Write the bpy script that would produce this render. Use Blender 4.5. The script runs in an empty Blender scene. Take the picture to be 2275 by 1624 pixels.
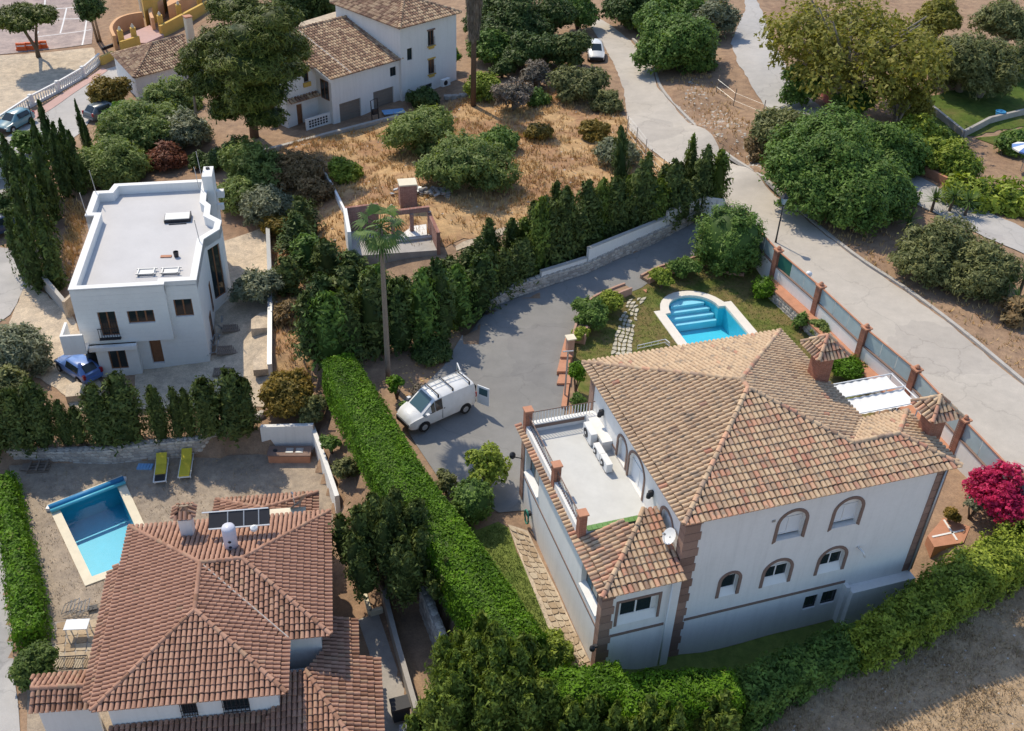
import bpy, bmesh, math, random
import numpy as np
from mathutils import Vector, Matrix

SC = bpy.context.scene
COL = SC.collection
RS = np.random.RandomState(7)
R = random.Random(11)
rad = math.radians

# ---------------------------------------------------------------- camera, world, sun, exposure
CAM_H = 35.4
PITCH, ROLL = rad(35.84), rad(-2.136)
FPX, CX, CY = 2260.7, 1137.0, 812.0           # focal length and centre in survey units
fw = np.array([0, math.cos(PITCH), -math.sin(PITCH)])
_rt = np.array([1., 0, 0]); _dn = np.cross(fw, _rt)
cr = math.cos(ROLL) * _rt + math.sin(ROLL) * _dn
cd = -math.sin(ROLL) * _rt + math.cos(ROLL) * _dn
cam = bpy.data.cameras.new('camera'); co = bpy.data.objects.new('camera', cam); COL.objects.link(co)
cam.sensor_width = 36; cam.lens = 36 * FPX / 2274.0
cam.clip_start = 0.5; cam.clip_end = 3000
m = Matrix(((cr[0], -cd[0], -fw[0], 0), (cr[1], -cd[1], -fw[1], 0), (cr[2], -cd[2], -fw[2], CAM_H), (0, 0, 0, 1)))
co.matrix_world = m
SC.camera = co

SUN_AZ, SUN_EL = 38.0, 51.0                    # sun behind-left of the scene
sun_dir = np.array([-math.sin(rad(SUN_AZ)) * math.cos(rad(SUN_EL)), math.cos(rad(SUN_AZ)) * math.cos(rad(SUN_EL)), math.sin(rad(SUN_EL))])
W = bpy.data.worlds.new('World'); SC.world = W; W.use_nodes = True
nt = W.node_tree; nt.nodes.clear()
sky = nt.nodes.new('ShaderNodeTexSky'); sky.sky_type = 'NISHITA'; sky.sun_disc = False
sky.sun_elevation = rad(SUN_EL); sky.sun_rotation = rad(-SUN_AZ)
sky.altitude = 50; sky.air_density = 1.0; sky.dust_density = 0.6; sky.ozone_density = 1.6
bg = nt.nodes.new('ShaderNodeBackground'); bg.inputs['Strength'].default_value = 0.142
out = nt.nodes.new('ShaderNodeOutputWorld')
nt.links.new(sky.outputs[0], bg.inputs[0]); nt.links.new(bg.outputs[0], out.inputs[0])
sl = bpy.data.lights.new('sun', 'SUN'); sl.energy = 2.9; sl.angle = rad(0.53); sl.color = (1.0, 0.89, 0.70)
so = bpy.data.objects.new('sun', sl); COL.objects.link(so)
so.rotation_euler = Vector(sun_dir).to_track_quat('Z', 'Y').to_euler()
so.location = (0, 60, 80)
vs = SC.view_settings
SC.display_settings.display_device = 'sRGB'
vs.view_transform = 'Standard'; vs.look = 'None'; vs.exposure = 0.50; vs.gamma = 1.0; vs.use_curve_mapping = False
SC.cycles.max_bounces = 5; SC.cycles.diffuse_bounces = 3; SC.cycles.transparent_max_bounces = 6

# ---------------------------------------------------------------- survey helpers
def ray(px, py):
    return fw + cr * (px - CX) / FPX + cd * (py - CY) / FPX
def at(px, py, z=0.0):
    d = ray(px, py); t = (z - CAM_H) / d[2]
    return np.array([0, 0, CAM_H]) + d * t
def pin(poly, x, y):
    c = False; n = len(poly); j = n - 1
    for i in range(n):
        xi, yi = poly[i]; xj, yj = poly[j]
        if (yi > y) != (yj > y) and x < (xj - xi) * (y - yi) / (yj - yi) + xi: c = not c
        j = i
    return c
def pin_np(poly, X, Y):
    c = np.zeros(X.shape, bool); n = len(poly); j = n - 1
    for i in range(n):
        xi, yi = poly[i]; xj, yj = poly[j]
        k = ((yi > Y) != (yj > Y)) & (X < (xj - xi) * (Y - yi) / (yj - yi + 1e-12) + xi)
        c ^= k; j = i
    return c
def pxpoly(pts, z): return [tuple(at(x, y, z)[:2]) for x, y in pts]

# ---------------------------------------------------------------- materials
def node_mat(name, rough=0.8, spec=0.3):
    mt = bpy.data.materials.new(name); mt.use_nodes = True
    t = mt.node_tree; b = t.nodes['Principled BSDF']
    b.inputs['Roughness'].default_value = rough; b.inputs['Specular IOR Level'].default_value = spec
    return mt, t, b
def posn(t): return t.nodes.new('ShaderNodeNewGeometry').outputs['Position']
def noise(t, scale, detail=4, rough=0.6, vec=None):
    n = t.nodes.new('ShaderNodeTexNoise'); n.inputs['Scale'].default_value = scale
    n.inputs['Detail'].default_value = detail; n.inputs['Roughness'].default_value = rough
    t.links.new(vec if vec is not None else posn(t), n.inputs['Vector']); return n.outputs['Fac']
def ramp(t, fac, stops, interp='LINEAR'):
    r = t.nodes.new('ShaderNodeValToRGB'); e = r.color_ramp.elements; r.color_ramp.interpolation = interp
    while len(e) > 1: e.remove(e[-1])
    e[0].position = stops[0][0]; e[0].color = (*stops[0][1], 1)
    for p, c in stops[1:]:
        q = e.new(p); q.color = (*c, 1)
    t.links.new(fac, r.inputs[0]); return r.outputs[0]
def mixc(t, fac, a, b, mode='MIX'):
    n = t.nodes.new('ShaderNodeMix'); n.data_type = 'RGBA'; n.blend_type = mode
    if isinstance(fac, (int, float)): n.inputs[0].default_value = fac
    else: t.links.new(fac, n.inputs[0])
    for i, v in ((6, a), (7, b)):
        if isinstance(v, tuple): n.inputs[i].default_value = (*v, 1)
        else: t.links.new(v, n.inputs[i])
    return n.outputs[2]
def bump(t, b, h, strength=0.3, dist=0.02):
    n = t.nodes.new('ShaderNodeBump'); n.inputs['Strength'].default_value = strength; n.inputs['Distance'].default_value = dist
    t.links.new(h, n.inputs['Height']); t.links.new(n.outputs[0], b.inputs['Normal'])
def sc(c, k): return tuple(min(1, x * k) for x in c)
def plain(name, c, rough=0.8, var=0.15, scale=1.5, bmp=0.0, spec=0.3, metal=0.0, fine=12):
    mt, t, b = node_mat(name, rough, spec); b.inputs['Metallic'].default_value = metal
    if var:
        f = noise(t, scale, 6, 0.65); f2 = noise(t, fine, 3)
        a = ramp(t, f, [(0.25, sc(c, 1 - var)), (0.75, sc(c, 1 + var))])
        g = ramp(t, f2, [(0.3, (1 - var * .6,) * 3), (0.7, (1, 1, 1))])
        t.links.new(mixc(t, 1.0, a, g, 'MULTIPLY'), b.inputs['Base Color'])
        if bmp: bump(t, b, f2, bmp)
    else: b.inputs['Base Color'].default_value = (*c, 1)
    return mt
def tinted(name, stops, rough=0.85, spec=0.2, spots=None, interp='LINEAR', bmp=0.0, nz=25):
    """colour comes from a per-piece 'tint' attribute"""
    mt, t, b = node_mat(name, rough, spec)
    a = t.nodes.new('ShaderNodeAttribute'); a.attribute_name = 'tint'
    c = ramp(t, a.outputs['Fac'], stops, interp)
    n = noise(t, nz, 4)
    c = mixc(t, 1.0, c, ramp(t, n, [(0.3, (.78, .78, .78)), (0.7, (1.08, 1.06, 1.04))]), 'MULTIPLY')
    if spots:
        n2 = noise(t, spots[1], 5, 0.7)
        c = mixc(t, ramp(t, n2, [(spots[2], (0, 0, 0)), (min(1, spots[2] + .12), (1, 1, 1))]), c, spots[0])
    t.links.new(c, b.inputs['Base Color'])
    if bmp: bump(t, b, n, bmp)
    return mt
def leafmat(name, lo, hi, trans=0.22, extra=None):
    mt = bpy.data.materials.new(name); mt.use_nodes = True; t = mt.node_tree
    b = t.nodes['Principled BSDF']; b.inputs['Roughness'].default_value = 0.55; b.inputs['Specular IOR Level'].default_value = 0.18
    a = t.nodes.new('ShaderNodeAttribute'); a.attribute_name = 'tint'
    st = [(0.0, lo), (0.85, hi)]
    if extra: st += [(0.93, hi), (0.95, extra)]
    c = ramp(t, a.outputs['Fac'], st)
    big = noise(t, 0.8, 5, .65)
    c = mixc(t, 1.0, c, ramp(t, big, [(0.32, (.56, .62, .56)), (0.68, (1.16, 1.10, 1.0))]), 'MULTIPLY')
    t.links.new(c, b.inputs['Base Color'])
    tr = t.nodes.new('ShaderNodeBsdfTranslucent'); mx = t.nodes.new('ShaderNodeMixShader'); mx.inputs[0].default_value = trans
    t.links.new(mixc(t, 1.0, c, (1.25, 1.3, .6), 'MULTIPLY'), tr.inputs[0])
    o = t.nodes['Material Output']
    t.links.new(b.outputs[0], mx.inputs[1]); t.links.new(tr.outputs[0], mx.inputs[2]); t.links.new(mx.outputs[0], o.inputs[0])
    return mt
def groundmat(name, cols, scales=(0.25, 2.2, 14), rough=0.95, bmp=0.5, dist=0.05):
    mt, t, b = node_mat(name, rough, 0.1)
    n1 = noise(t, scales[0], 6, 0.65); n2 = noise(t, scales[1], 6, 0.7); n3 = noise(t, scales[2], 4, 0.7)
    c = ramp(t, n1, [(0.3 + .4 * i / max(1, len(cols) - 1), k) for i, k in enumerate(cols)])
    c = mixc(t, 1.0, c, ramp(t, n2, [(0.3, (.68, .68, .70)), (0.7, (1.2, 1.17, 1.12))]), 'MULTIPLY')
    c = mixc(t, 1.0, c, ramp(t, n3, [(0.3, (.78, .78, .78)), (0.7, (1.14, 1.12, 1.1))]), 'MULTIPLY')
    t.links.new(c, b.inputs['Base Color'])
    if bmp: bump(t, b, n3, bmp, dist)
    return mt
def wallmat(name, c, streak=.10, bmp=.05):
    """painted render with rain streaks and faint patches"""
    mt, t, b = node_mat(name, .85, .2)
    mp = t.nodes.new('ShaderNodeMapping'); mp.inputs['Scale'].default_value = (3.2, 3.2, .22); t.links.new(posn(t), mp.inputs[0])
    n1 = noise(t, 1.0, 5, .7, mp.outputs[0]); n2 = noise(t, .55, 5, .65); n3 = noise(t, 7, 4)
    a = ramp(t, n1, [(.30, sc(c, 1 - streak * 1.6)), (.52, c)])
    a = mixc(t, 1.0, a, ramp(t, n2, [(.35, (1 - streak * .7, 1 - streak * .75, 1 - streak * .85)), (.6, (1, 1, 1))]), 'MULTIPLY')
    t.links.new(mixc(t, 1.0, a, ramp(t, n3, [(.3, (.965, .965, .96)), (.6, (1, 1, 1))]), 'MULTIPLY'), b.inputs['Base Color'])
    bump(t, b, n3, bmp, .01); return mt
def roadmat(name, cols, crack=.55, patch=(.8, .8, .82), bmp=.15):
    mt, t, b = node_mat(name, .93, .12)
    n1 = noise(t, .12, 6, .6); n2 = noise(t, .9, 5, .7); n3 = noise(t, 30, 3, .7)
    c = ramp(t, n1, [(.3 + .4 * i / max(1, len(cols) - 1), k) for i, k in enumerate(cols)])
    c = mixc(t, 1.0, c, ramp(t, n2, [(.3, (.90, .90, .90)), (.7, (1.06, 1.055, 1.05))]), 'MULTIPLY')
    c = mixc(t, 1.0, c, ramp(t, n3, [(.3, (.90, .90, .90)), (.7, (1.07, 1.07, 1.07))]), 'MULTIPLY')
    v = t.nodes.new('ShaderNodeTexVoronoi'); v.feature = 'DISTANCE_TO_EDGE'; v.inputs['Scale'].default_value = .16
    wv = t.nodes.new('ShaderNodeVectorMath'); wv.operation = 'ADD'; wn = t.nodes.new('ShaderNodeTexNoise'); wn.inputs['Scale'].default_value = .8; wn.inputs['Detail'].default_value = 5; t.links.new(posn(t), wn.inputs['Vector'])
    ws = t.nodes.new('ShaderNodeVectorMath'); ws.operation = 'SCALE'; ws.inputs['Scale'].default_value = 1.8; t.links.new(wn.outputs['Color'], ws.inputs[0]); t.links.new(posn(t), wv.inputs[0]); t.links.new(ws.outputs[0], wv.inputs[1]); t.links.new(wv.outputs[0], v.inputs['Vector'])
    c = mixc(t, 1.0, c, ramp(t, v.outputs['Distance'], [(.0, (crack,) * 3), (.006, (crack + .1,) * 3), (.011, (1, 1, 1))]), 'MULTIPLY')
    v2 = t.nodes.new('ShaderNodeTexVoronoi'); v2.inputs['Scale'].default_value = .22; t.links.new(wv.outputs[0], v2.inputs['Vector'])
    sx = t.nodes.new('ShaderNodeSeparateColor'); t.links.new(v2.outputs['Color'], sx.inputs[0])
    c = mixc(t, 1.0, c, ramp(t, sx.outputs[0], [(.84, (1, 1, 1)), (.86, patch)]), 'MULTIPLY')
    t.links.new(c, b.inputs['Base Color']); bump(t, b, n3, bmp, .01); return mt
def glassmat(name, c=(.02, .03, .035), rough=0.06):
    mt, t, b = node_mat(name, rough, 0.6); b.inputs['Base Color'].default_value = (*c, 1); return mt
def brickmat(name, c1, c2, mortar, bw=.25, bh=.065, rot=0.0):
    mt, t, b = node_mat(name, .9, .15)
    mp = t.nodes.new('ShaderNodeMapping'); mp.inputs['Rotation'].default_value = (rad(90), 0, rot)
    mp.vector_type = 'TEXTURE'
    t.links.new(posn(t), mp.inputs[0])
    br = t.nodes.new('ShaderNodeTexBrick'); br.inputs['Scale'].default_value = 1
    br.inputs['Brick Width'].default_value = bw; br.inputs['Row Height'].default_value = bh; br.inputs['Mortar Size'].default_value = .006
    br.inputs['Color1'].default_value = (*c1, 1); br.inputs['Color2'].default_value = (*c2, 1); br.inputs['Mortar'].default_value = (*mortar, 1)
    t.links.new(mp.outputs[0], br.inputs[0])
    n = noise(t, 3, 5)
    t.links.new(mixc(t, 1.0, br.outputs[0], ramp(t, n, [(.3, (.75, .73, .72)), (.7, (1.15, 1.12, 1.1))]), 'MULTIPLY'), b.inputs['Base Color'])
    bump(t, b, br.outputs['Fac'], -.4, .01)
    return mt

M = {}
M['white'] = wallmat('white_render', (.79, .775, .75), .045)
M['villa'] = wallmat('villa_render', (.80, .775, .745), .05)
M['clad'] = plain('pale_stone_cladding', (.80, .785, .75), .75, .05, .8, .08, fine=5)
M['roofdeck'] = plain('pale_roof_deck', (.55, .535, .53), .85, .07, .5, .1)
M['terrace'] = plain('pale_terrace_floor', (.58, .58, .56), .8, .08, .9, .05, fine=4)
M['coping'] = plain('pale_pool_coping', (.74, .69, .61), .8, .06, 2)
M['copingC'] = plain('cream_pool_coping', (.74, .66, .50), .8, .08, 2)
M['brown'] = plain('brown_painted_trim', (.23, .155, .125), .85, .12, 2)
M['quoin'] = tinted('brown_quoin_stone', [(0, (.25, .155, .12)), (1, (.36, .235, .185))], .9, .15, bmp=.3, nz=30)
M['brick'] = brickmat('red_brick', (.36, .15, .095), (.27, .11, .07), (.36, .27, .22), rot=rad(18.7))
M['oldbrick'] = brickmat('old_red_brick', (.36, .19, .15), (.28, .14, .11), (.44, .36, .32), rot=rad(12))
M['terracotta'] = plain('terracotta_floor_tile', (.50, .24, .145), .8, .16, 2.5, .15)
M['tileA'] = tinted('villa_roof_tile', [(0, (.27, .18, .13)), (.12, (.40, .27, .19)), (.25, (.52, .37, .245)), (.45, (.62, .46, .305)), (.6, (.55, .385, .255)), (.75, (.62, .36, .24)), (.88, (.50, .245, .17)), (1, (.40, .33, .25))], .9, .12, spots=((.30, .235, .18), 2.6, .53))
M['tileC'] = tinted('red_roof_tile', [(0, (.27, .15, .10)), (.2, (.36, .205, .145)), (.5, (.42, .24, .17)), (.8, (.48, .285, .205)), (1, (.38, .25, .17))], .9, .12, spots=((.20, .14, .11), 5, .68))
M['tileD'] = tinted('old_roof_tile', [(0, (.22, .14, .10)), (.3, (.36, .23, .16)), (.6, (.50, .35, .23)), (1, (.60, .45, .30))], .9, .12, spots=((.2, .15, .11), 3, .62))
M['tilebed'] = plain('shade_toned_tile_bed', (.20, .125, .09), .95, .25, 4)  # the shade in the tile pans is put into this dark colour
M['gravel'] = roadmat('grey_gravel_drive', [(.215, .21, .205), (.255, .25, .24), (.275, .265, .255)], .86, (.93, .93, .94), .4)
M['road'] = roadmat('worn_concrete_road', [(.44, .40, .35), (.50, .455, .40), (.47, .425, .37)], .84, (.9, .9, .91))
M['road2'] = roadmat('worn_asphalt_road', [(.37, .36, .35), (.45, .43, .41), (.47, .44, .41)], .82, (.9, .9, .91))
M['kerb'] = plain('pale_concrete', (.46, .43, .39), .9, .15, 2, .2)
M['soil'] = groundmat('dry_soil', [(.27, .175, .12), (.36, .25, .17), (.30, .20, .14)], (.12, 1.4, 12))
M['scrub'] = groundmat('dry_scrub_earth', [(.46, .275, .135), (.55, .375, .20), (.37, .22, .13), (.50, .32, .165)], (.22, 1.7, 13), bmp=.8)
M['field'] = groundmat('dry_field', [(.38, .28, .185), (.47, .355, .235), (.42, .31, .21)], (.3, 2.4, 16), bmp=.9)
M['yard'] = groundmat('dry_yard', [(.32, .265, .21), (.40, .335, .265), (.35, .29, .23)], (.3, 2, 18), bmp=.5)
M['sand'] = groundmat('pale_sand', [(.52, .43, .33), (.58, .49, .38), (.48, .40, .31)], (.25, 1.5, 12), bmp=.3)
M['lawn'] = groundmat('watered_lawn', [(.105, .15, .035), (.15, .17, .045), (.22, .17, .075), (.12, .16, .04)], (.45, 2.6, 30), bmp=.9, dist=.03)
M['lawn2'] = groundmat('side_lawn', [(.13, .20, .045), (.20, .25, .065), (.17, .225, .055)], (.5, 2.6, 30), bmp=.9, dist=.03)
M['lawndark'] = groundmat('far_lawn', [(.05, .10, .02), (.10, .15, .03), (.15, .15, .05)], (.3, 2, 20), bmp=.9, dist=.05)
M['court'] = groundmat('court_surface', [(.40, .33, .31), (.46, .38, .35)], (.1, .8, 8), bmp=.05)
M['paint'] = plain('white_line_paint', (.72, .70, .68), .8, .1, 3)
M['flag'] = tinted('flagstone', [(0, (.36, .27, .18)), (.5, (.46, .36, .25)), (1, (.52, .44, .33))], .9, .15, nz=9)
M['step'] = tinted('pale_stepping_stone', [(0, (.46, .42, .33)), (1, (.60, .56, .46))], .9, .15, nz=9)
M['paver'] = tinted('grey_yard_paver', [(0, (.33, .29, .25)), (1, (.45, .40, .35))], .9, .15, nz=9)
M['stone'] = tinted('rubble_stone', [(0, (.36, .33, .30)), (.5, (.50, .46, .41)), (1, (.62, .58, .52))], .92, .12, bmp=.3, nz=14)
M['mortar'] = plain('wall_mortar', (.36, .33, .30), .95, .2, 4, .3)
M['pooltile'] = plain('blue_pool_tile', (.11, .48, .62), .35, .06, 2)
M['pooltileA'] = plain('turquoise_pool_mosaic', (.13, .66, .80), .35, .05, 2, fine=5)
M['poolstep'] = plain('pale_pool_step', (.55, .80, .90), .4, .03, 2)
M['wood'] = plain('brown_window_wood', (.26, .12, .06), .6, .2, 5)
M['deadwood'] = plain('weathered_wood', (.24, .19, .15), .9, .2, 5)
M['bark'] = plain('bark', (.13, .095, .07), .95, .3, 5, .4)
M['palebark'] = plain('pale_bark', (.28, .235, .19), .95, .25, 4, .4)
M['glass'] = glassmat('dark_window_glass')
M['glassblue'] = glassmat('blue_tinted_glass', (.05, .10, .11), .08)
M['shutter'] = plain('white_shutter', (.72, .74, .76), .6, .03, 3)
M['metal'] = plain('grey_metal', (.42, .43, .44), .45, .05, 5, metal=.6)
M['iron'] = plain('black_iron', (.03, .03, .035), .5, .1, 5)
M['whitemetal'] = plain('white_painted_metal', (.76, .76, .75), .4, .03, 5)
M['panel'] = plain('frosted_glass_panel', (.40, .50, .53), .3, .10, 1.6, spec=.5)
M['greenpanel'] = plain('green_mesh_panel', (.03, .14, .105), .6, .1, 2)
M['rubber'] = plain('black_rubber', (.02, .02, .02), .8, .1, 5)
M['plastic'] = plain('black_plastic', (.03, .03, .035), .55, .1, 5)
M['fabric'] = plain('white_canopy_cloth', (.80, .79, .76), .9, .03, 3)
M['ochre'] = plain('ochre_render', (.62, .40, .10), .85, .08, 1)
M['peach'] = plain('peach_render', (.66, .38, .20), .85, .08, 1)
M['pinkfloor'] = plain('pink_terrace_tile', (.52, .34, .30), .85, .08, 2)
M['orange'] = plain('orange_plastic', (.75, .14, .035), .5, .06, 2)
M['yellow'] = plain('yellow_cushion', (.62, .50, .05), .9, .08, 6)
M['bluemat'] = plain('pale_blue_mat', (.22, .42, .68), .8, .05, 5)
M['bluecover'] = plain('blue_pool_cover', (.05, .26, .50), .5, .08, 2)
M['tank'] = plain('pale_boiler_enamel', (.58, .58, .66), .35, .03, 3)
M['garage'] = plain('brown_garage_door', (.24, .20, .165), .6, .08, 3)
M['green'] = plain('green_glazed_tile', (.16, .30, .09), .3, .2, 8)
M['hose'] = plain('green_hose', (.03, .22, .16), .5, .1, 6)
M['lamp'] = plain('lamp_glass', (.30, .40, .45), .2, .05, 3)
M['globe'] = plain('white_globe', (.78, .78, .78), .3, .02, 3)
M['concrete'] = plain('bare_concrete', (.40, .37, .34), .9, .15, 1.5, .2)
M['straw'] = tinted('dry_grass', [(0, (.44, .26, .11)), (.4, (.60, .39, .165)), (.8, (.70, .51, .26)), (1, (.28, .27, .09))], .95, .05)
M['strawpale'] = tinted('pale_dry_grass', [(0, (.30, .22, .135)), (.5, (.46, .345, .21)), (1, (.56, .44, .29))], .95, .05)
M['grass'] = tinted('grass_blades', [(0, (.06, .12, .02)), (.6, (.12, .19, .035)), (1, (.22, .22, .07))], .9, .1)
def paint(name, c): 
    mt, t, b = node_mat(name, .32, .5); b.inputs['Base Color'].default_value = (*c, 1)
    b.inputs['Coat Weight'].default_value = .5; b.inputs['Coat Roughness'].default_value = .08
    n = noise(t, 2.5, 4); t.links.new(mixc(t, 1.0, tuple(c), ramp(t, n, [(.3, (.88, .87, .85)), (.7, (1, 1, 1))]), 'MULTIPLY'), b.inputs['Base Color'])
    return mt
M['carwhite'] = paint('white_car_paint', (.74, .74, .73)); M['carblue'] = paint('blue_car_paint', (.13, .24, .55))
M['carteal'] = paint('teal_car_paint', (.12, .26, .32)); M['carnavy'] = paint('navy_car_paint', (.03, .06, .13)); M['cargrey'] = paint('grey_car_paint', (.10, .13, .15))
M['redlamp'] = plain('red_lamp', (.35, .02, .03), .25, 0)
M['clearlamp'] = plain('clear_lamp', (.65, .66, .66), .12, 0)
L = {}
L['dark'] = leafmat('leaf_dark', (.028, .052, .016), (.125, .185, .05), .15)
L['cypress'] = leafmat('leaf_cypress', (.035, .058, .018), (.165, .205, .055), .10)
L['mid'] = leafmat('leaf_mid', (0.046, 0.096, 0.023), (0.211, 0.332, 0.072))
L['bright'] = leafmat('leaf_bright', (.042, .095, .008), (.155, .31, .016), .22, (.20, .20, .06))
L['thuja'] = leafmat('leaf_thuja', (.05, .085, .014), (.27, .345, .07), .25)
L['lime'] = leafmat('leaf_lime', (0.091, 0.140, 0.017), (0.403, 0.483, 0.071))
L['olive'] = leafmat('leaf_olive', (.085, .10, .04), (.29, .30, .125), .2)
L['grey'] = leafmat('leaf_greygreen', (0.099, 0.116, 0.074), (0.343, 0.362, 0.251), .2)
L['fine'] = leafmat('leaf_feathery', (0.083, 0.124, 0.036), (0.322, 0.403, 0.131), .3)
L['plane'] = leafmat('leaf_plane_tree', (.13, .13, .028), (.40, .37, .085), .35, (.42, .30, .14))
L['pine'] = leafmat('leaf_pine', (.026, .045, .012), (.19, .22, .04), .1)
L['dry'] = leafmat('leaf_dry', (0.149, 0.098, 0.052), (0.391, 0.265, 0.138), .2)
L['twig'] = leafmat('leaf_twig', (0.110, 0.088, 0.072), (0.264, 0.220, 0.187), .05)
L['rust'] = leafmat('leaf_rust', (0.092, 0.086, 0.023), (0.414, 0.276, 0.057), .25)
L['red'] = leafmat('leaf_redbrown', (0.120, 0.042, 0.030), (0.312, 0.120, 0.072), .15)
L['pink'] = leafmat('leaf_bougainvillea', (.42, .02, .10), (.80, .05, .20), .35, (.12, .16, .04))
L['palm'] = leafmat('leaf_palm', (.03, .065, .018), (.15, .235, .065), .12)
L['flower'] = leafmat('leaf_white_flower', (0.042, 0.084, 0.021), (0.182, 0.252, 0.063), .3, (.75, .74, .70))

# ---------------------------------------------------------------- scene graph helpers
WLOC = {}
def wl(o): return WLOC.get(o.name, np.zeros(3)) if o is not None else np.zeros(3)
def tag(o, label=None, cat=None, group=None, kind=None):
    if label: o['label'] = label
    if cat: o['category'] = cat
    if group: o['group'] = group
    if kind: o['kind'] = kind
    return o
def thing(name, label, cat, loc=(0, 0, 0), group=None, rz=0):
    o = bpy.data.objects.new(name, None); COL.objects.link(o); o.empty_display_size = .3
    o.location = tuple(float(v) for v in loc); o.rotation_euler = (0, 0, rz)
    WLOC[o.name] = np.array(loc, float)
    return tag(o, label, cat, group)
def link(name, me, mat, parent=None, loc=None):
    o = bpy.data.objects.new(name, me); COL.objects.link(o)
    if mat is not None and len(me.materials) == 0: me.materials.append(mat)
    if parent is not None: o.parent = parent
    if loc is not None: o.location = tuple(float(v) for v in loc)
    WLOC[o.name] = wl(parent) + (np.array(loc, float) if loc is not None else 0)
    return o
def raw_mesh(name, V, Fq, tint=None, smooth=False):
    """V (n,3), Fq (m,k) fixed-size faces, fast path"""
    V = np.asarray(V, np.float32); Fq = np.asarray(Fq, np.int32); k = Fq.shape[1]
    me = bpy.data.meshes.new(name)
    me.vertices.add(len(V)); me.vertices.foreach_set('co', V.ravel())
    me.loops.add(Fq.size); me.loops.foreach_set('vertex_index', Fq.ravel())
    me.polygons.add(len(Fq)); me.polygons.foreach_set('loop_start', np.arange(0, Fq.size, k, dtype=np.int32))
    me.polygons.foreach_set('loop_total', np.full(len(Fq), k, np.int32))
    if smooth: me.polygons.foreach_set('use_smooth', np.ones(len(Fq), bool))
    if tint is not None:
        a = me.attributes.new('tint', 'FLOAT', 'POINT'); a.data.foreach_set('value', np.asarray(tint, np.float32))
    me.update(calc_edges=True); return me
class MB:
    def __init__(s): s.v = []; s.f = []; s.t = []; s.tv = None
    def add(s, vs, fs):
        n = len(s.v); s.v += [tuple(float(c) for c in p) for p in vs]; s.f += [tuple(i + n for i in f) for f in fs]
        s.t += [s.tv or 0.5] * len(vs); return s
    def quad(s, a, b, c, d): return s.add([a, b, c, d], [(0, 1, 2, 3)])
    def poly(s, pts): return s.add(pts, [tuple(range(len(pts)))])
    def box(s, x0, x1, y0, y1, z0, z1, P=None):
        vs = [(x, y, z) for z in (z0, z1) for x, y in ((x0, y0), (x1, y0), (x1, y1), (x0, y1))]
        if P: vs = [P(*v) for v in vs]
        return s.add(vs, [(3, 2, 1, 0), (4, 5, 6, 7), (0, 1, 5, 4), (1, 2, 6, 5), (2, 3, 7, 6), (3, 0, 4, 7)])
    def prism(s, pts, z0, z1, P=None, top=True):
        n = len(pts)
        a = sum(pts[i][0] * pts[(i + 1) % n][1] - pts[(i + 1) % n][0] * pts[i][1] for i in range(n))
        if a < 0: pts = pts[::-1]
        zf0 = z0 if callable(z0) else (lambda x, y: z0); zf1 = z1 if callable(z1) else (lambda x, y: z1)
        vs = [(x, y, zf0(x, y)) for x, y in pts] + [(x, y, zf1(x, y)) for x, y in pts]
        if P: vs = [P(*v) for v in vs]
        fs = [(i, (i + 1) % n, (i + 1) % n + n, i + n) for i in range(n)] + [tuple(range(n - 1, -1, -1))]
        if top: fs.append(tuple(range(n, 2 * n)))
        return s.add(vs, fs)
    def tube(s, pts, r, n=6, cap=True):
        pts = [np.array(p, float) for p in pts]; rs = r if isinstance(r, (list, tuple)) else [r] * len(pts)
        vs = []; fs = []; prev = None
        for i, p in enumerate(pts):
            d = pts[min(i + 1, len(pts) - 1)] - pts[max(i - 1, 0)]; d = d / (np.linalg.norm(d) + 1e-9)
            if prev is None: a = np.cross(d, [0, 0, 1.] if abs(d[2]) < .9 else [1., 0, 0])
            else: a = prev - d * (prev @ d)
            a = a / (np.linalg.norm(a) + 1e-9); prev = a; b = np.cross(d, a)
            for k in range(n):
                t = 2 * math.pi * k / n; vs.append(p + rs[i] * (math.cos(t) * a + math.sin(t) * b))
        for i in range(len(pts) - 1):
            for k in range(n):
                k2 = (k + 1) % n; fs.append((i * n + k, i * n + k2, (i + 1) * n + k2, (i + 1) * n + k))
        if cap: fs += [tuple(range(n - 1, -1, -1)), tuple(range((len(pts) - 1) * n, len(pts) * n))]
        return s.add(vs, fs)
    def lathe(s, prof, c=(0, 0, 0), n=12, P=None):
        vs = []; fs = []
        for r, z in prof:
            for k in range(n):
                t = 2 * math.pi * k / n; vs.append((c[0] + r * math.cos(t), c[1] + r * math.sin(t), c[2] + z))
        for i in range(len(prof) - 1):
            for k in range(n):
                k2 = (k + 1) % n; fs.append((i * n + k, i * n + k2, (i + 1) * n + k2, (i + 1) * n + k))
        fs += [tuple(range(n - 1, -1, -1)), tuple(range((len(prof) - 1) * n, len(prof) * n))]
        if P: vs = [P(*v) for v in vs]
        return s.add(vs, fs)
    def mesh(s, name, off=None, smooth=False):
        me = bpy.data.meshes.new(name)
        v = s.v if off is None else (np.array(s.v) - off).tolist()
        me.from_pydata(v, [], s.f)
        a = me.attributes.new('tint', 'FLOAT', 'POINT'); a.data.foreach_set('value', np.array(s.t, np.float32))
        if smooth: me.polygons.foreach_set('use_smooth', np.ones(len(me.polygons), bool))
        me.update(); return me
    def build(s, name, mat, parent=None, smooth=False, local=False):
        if not s.f: return None
        off = None
        if parent is not None and not local: off = wl(parent)
        return link(name, s.mesh(name, off, smooth), mat, parent)
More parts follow.
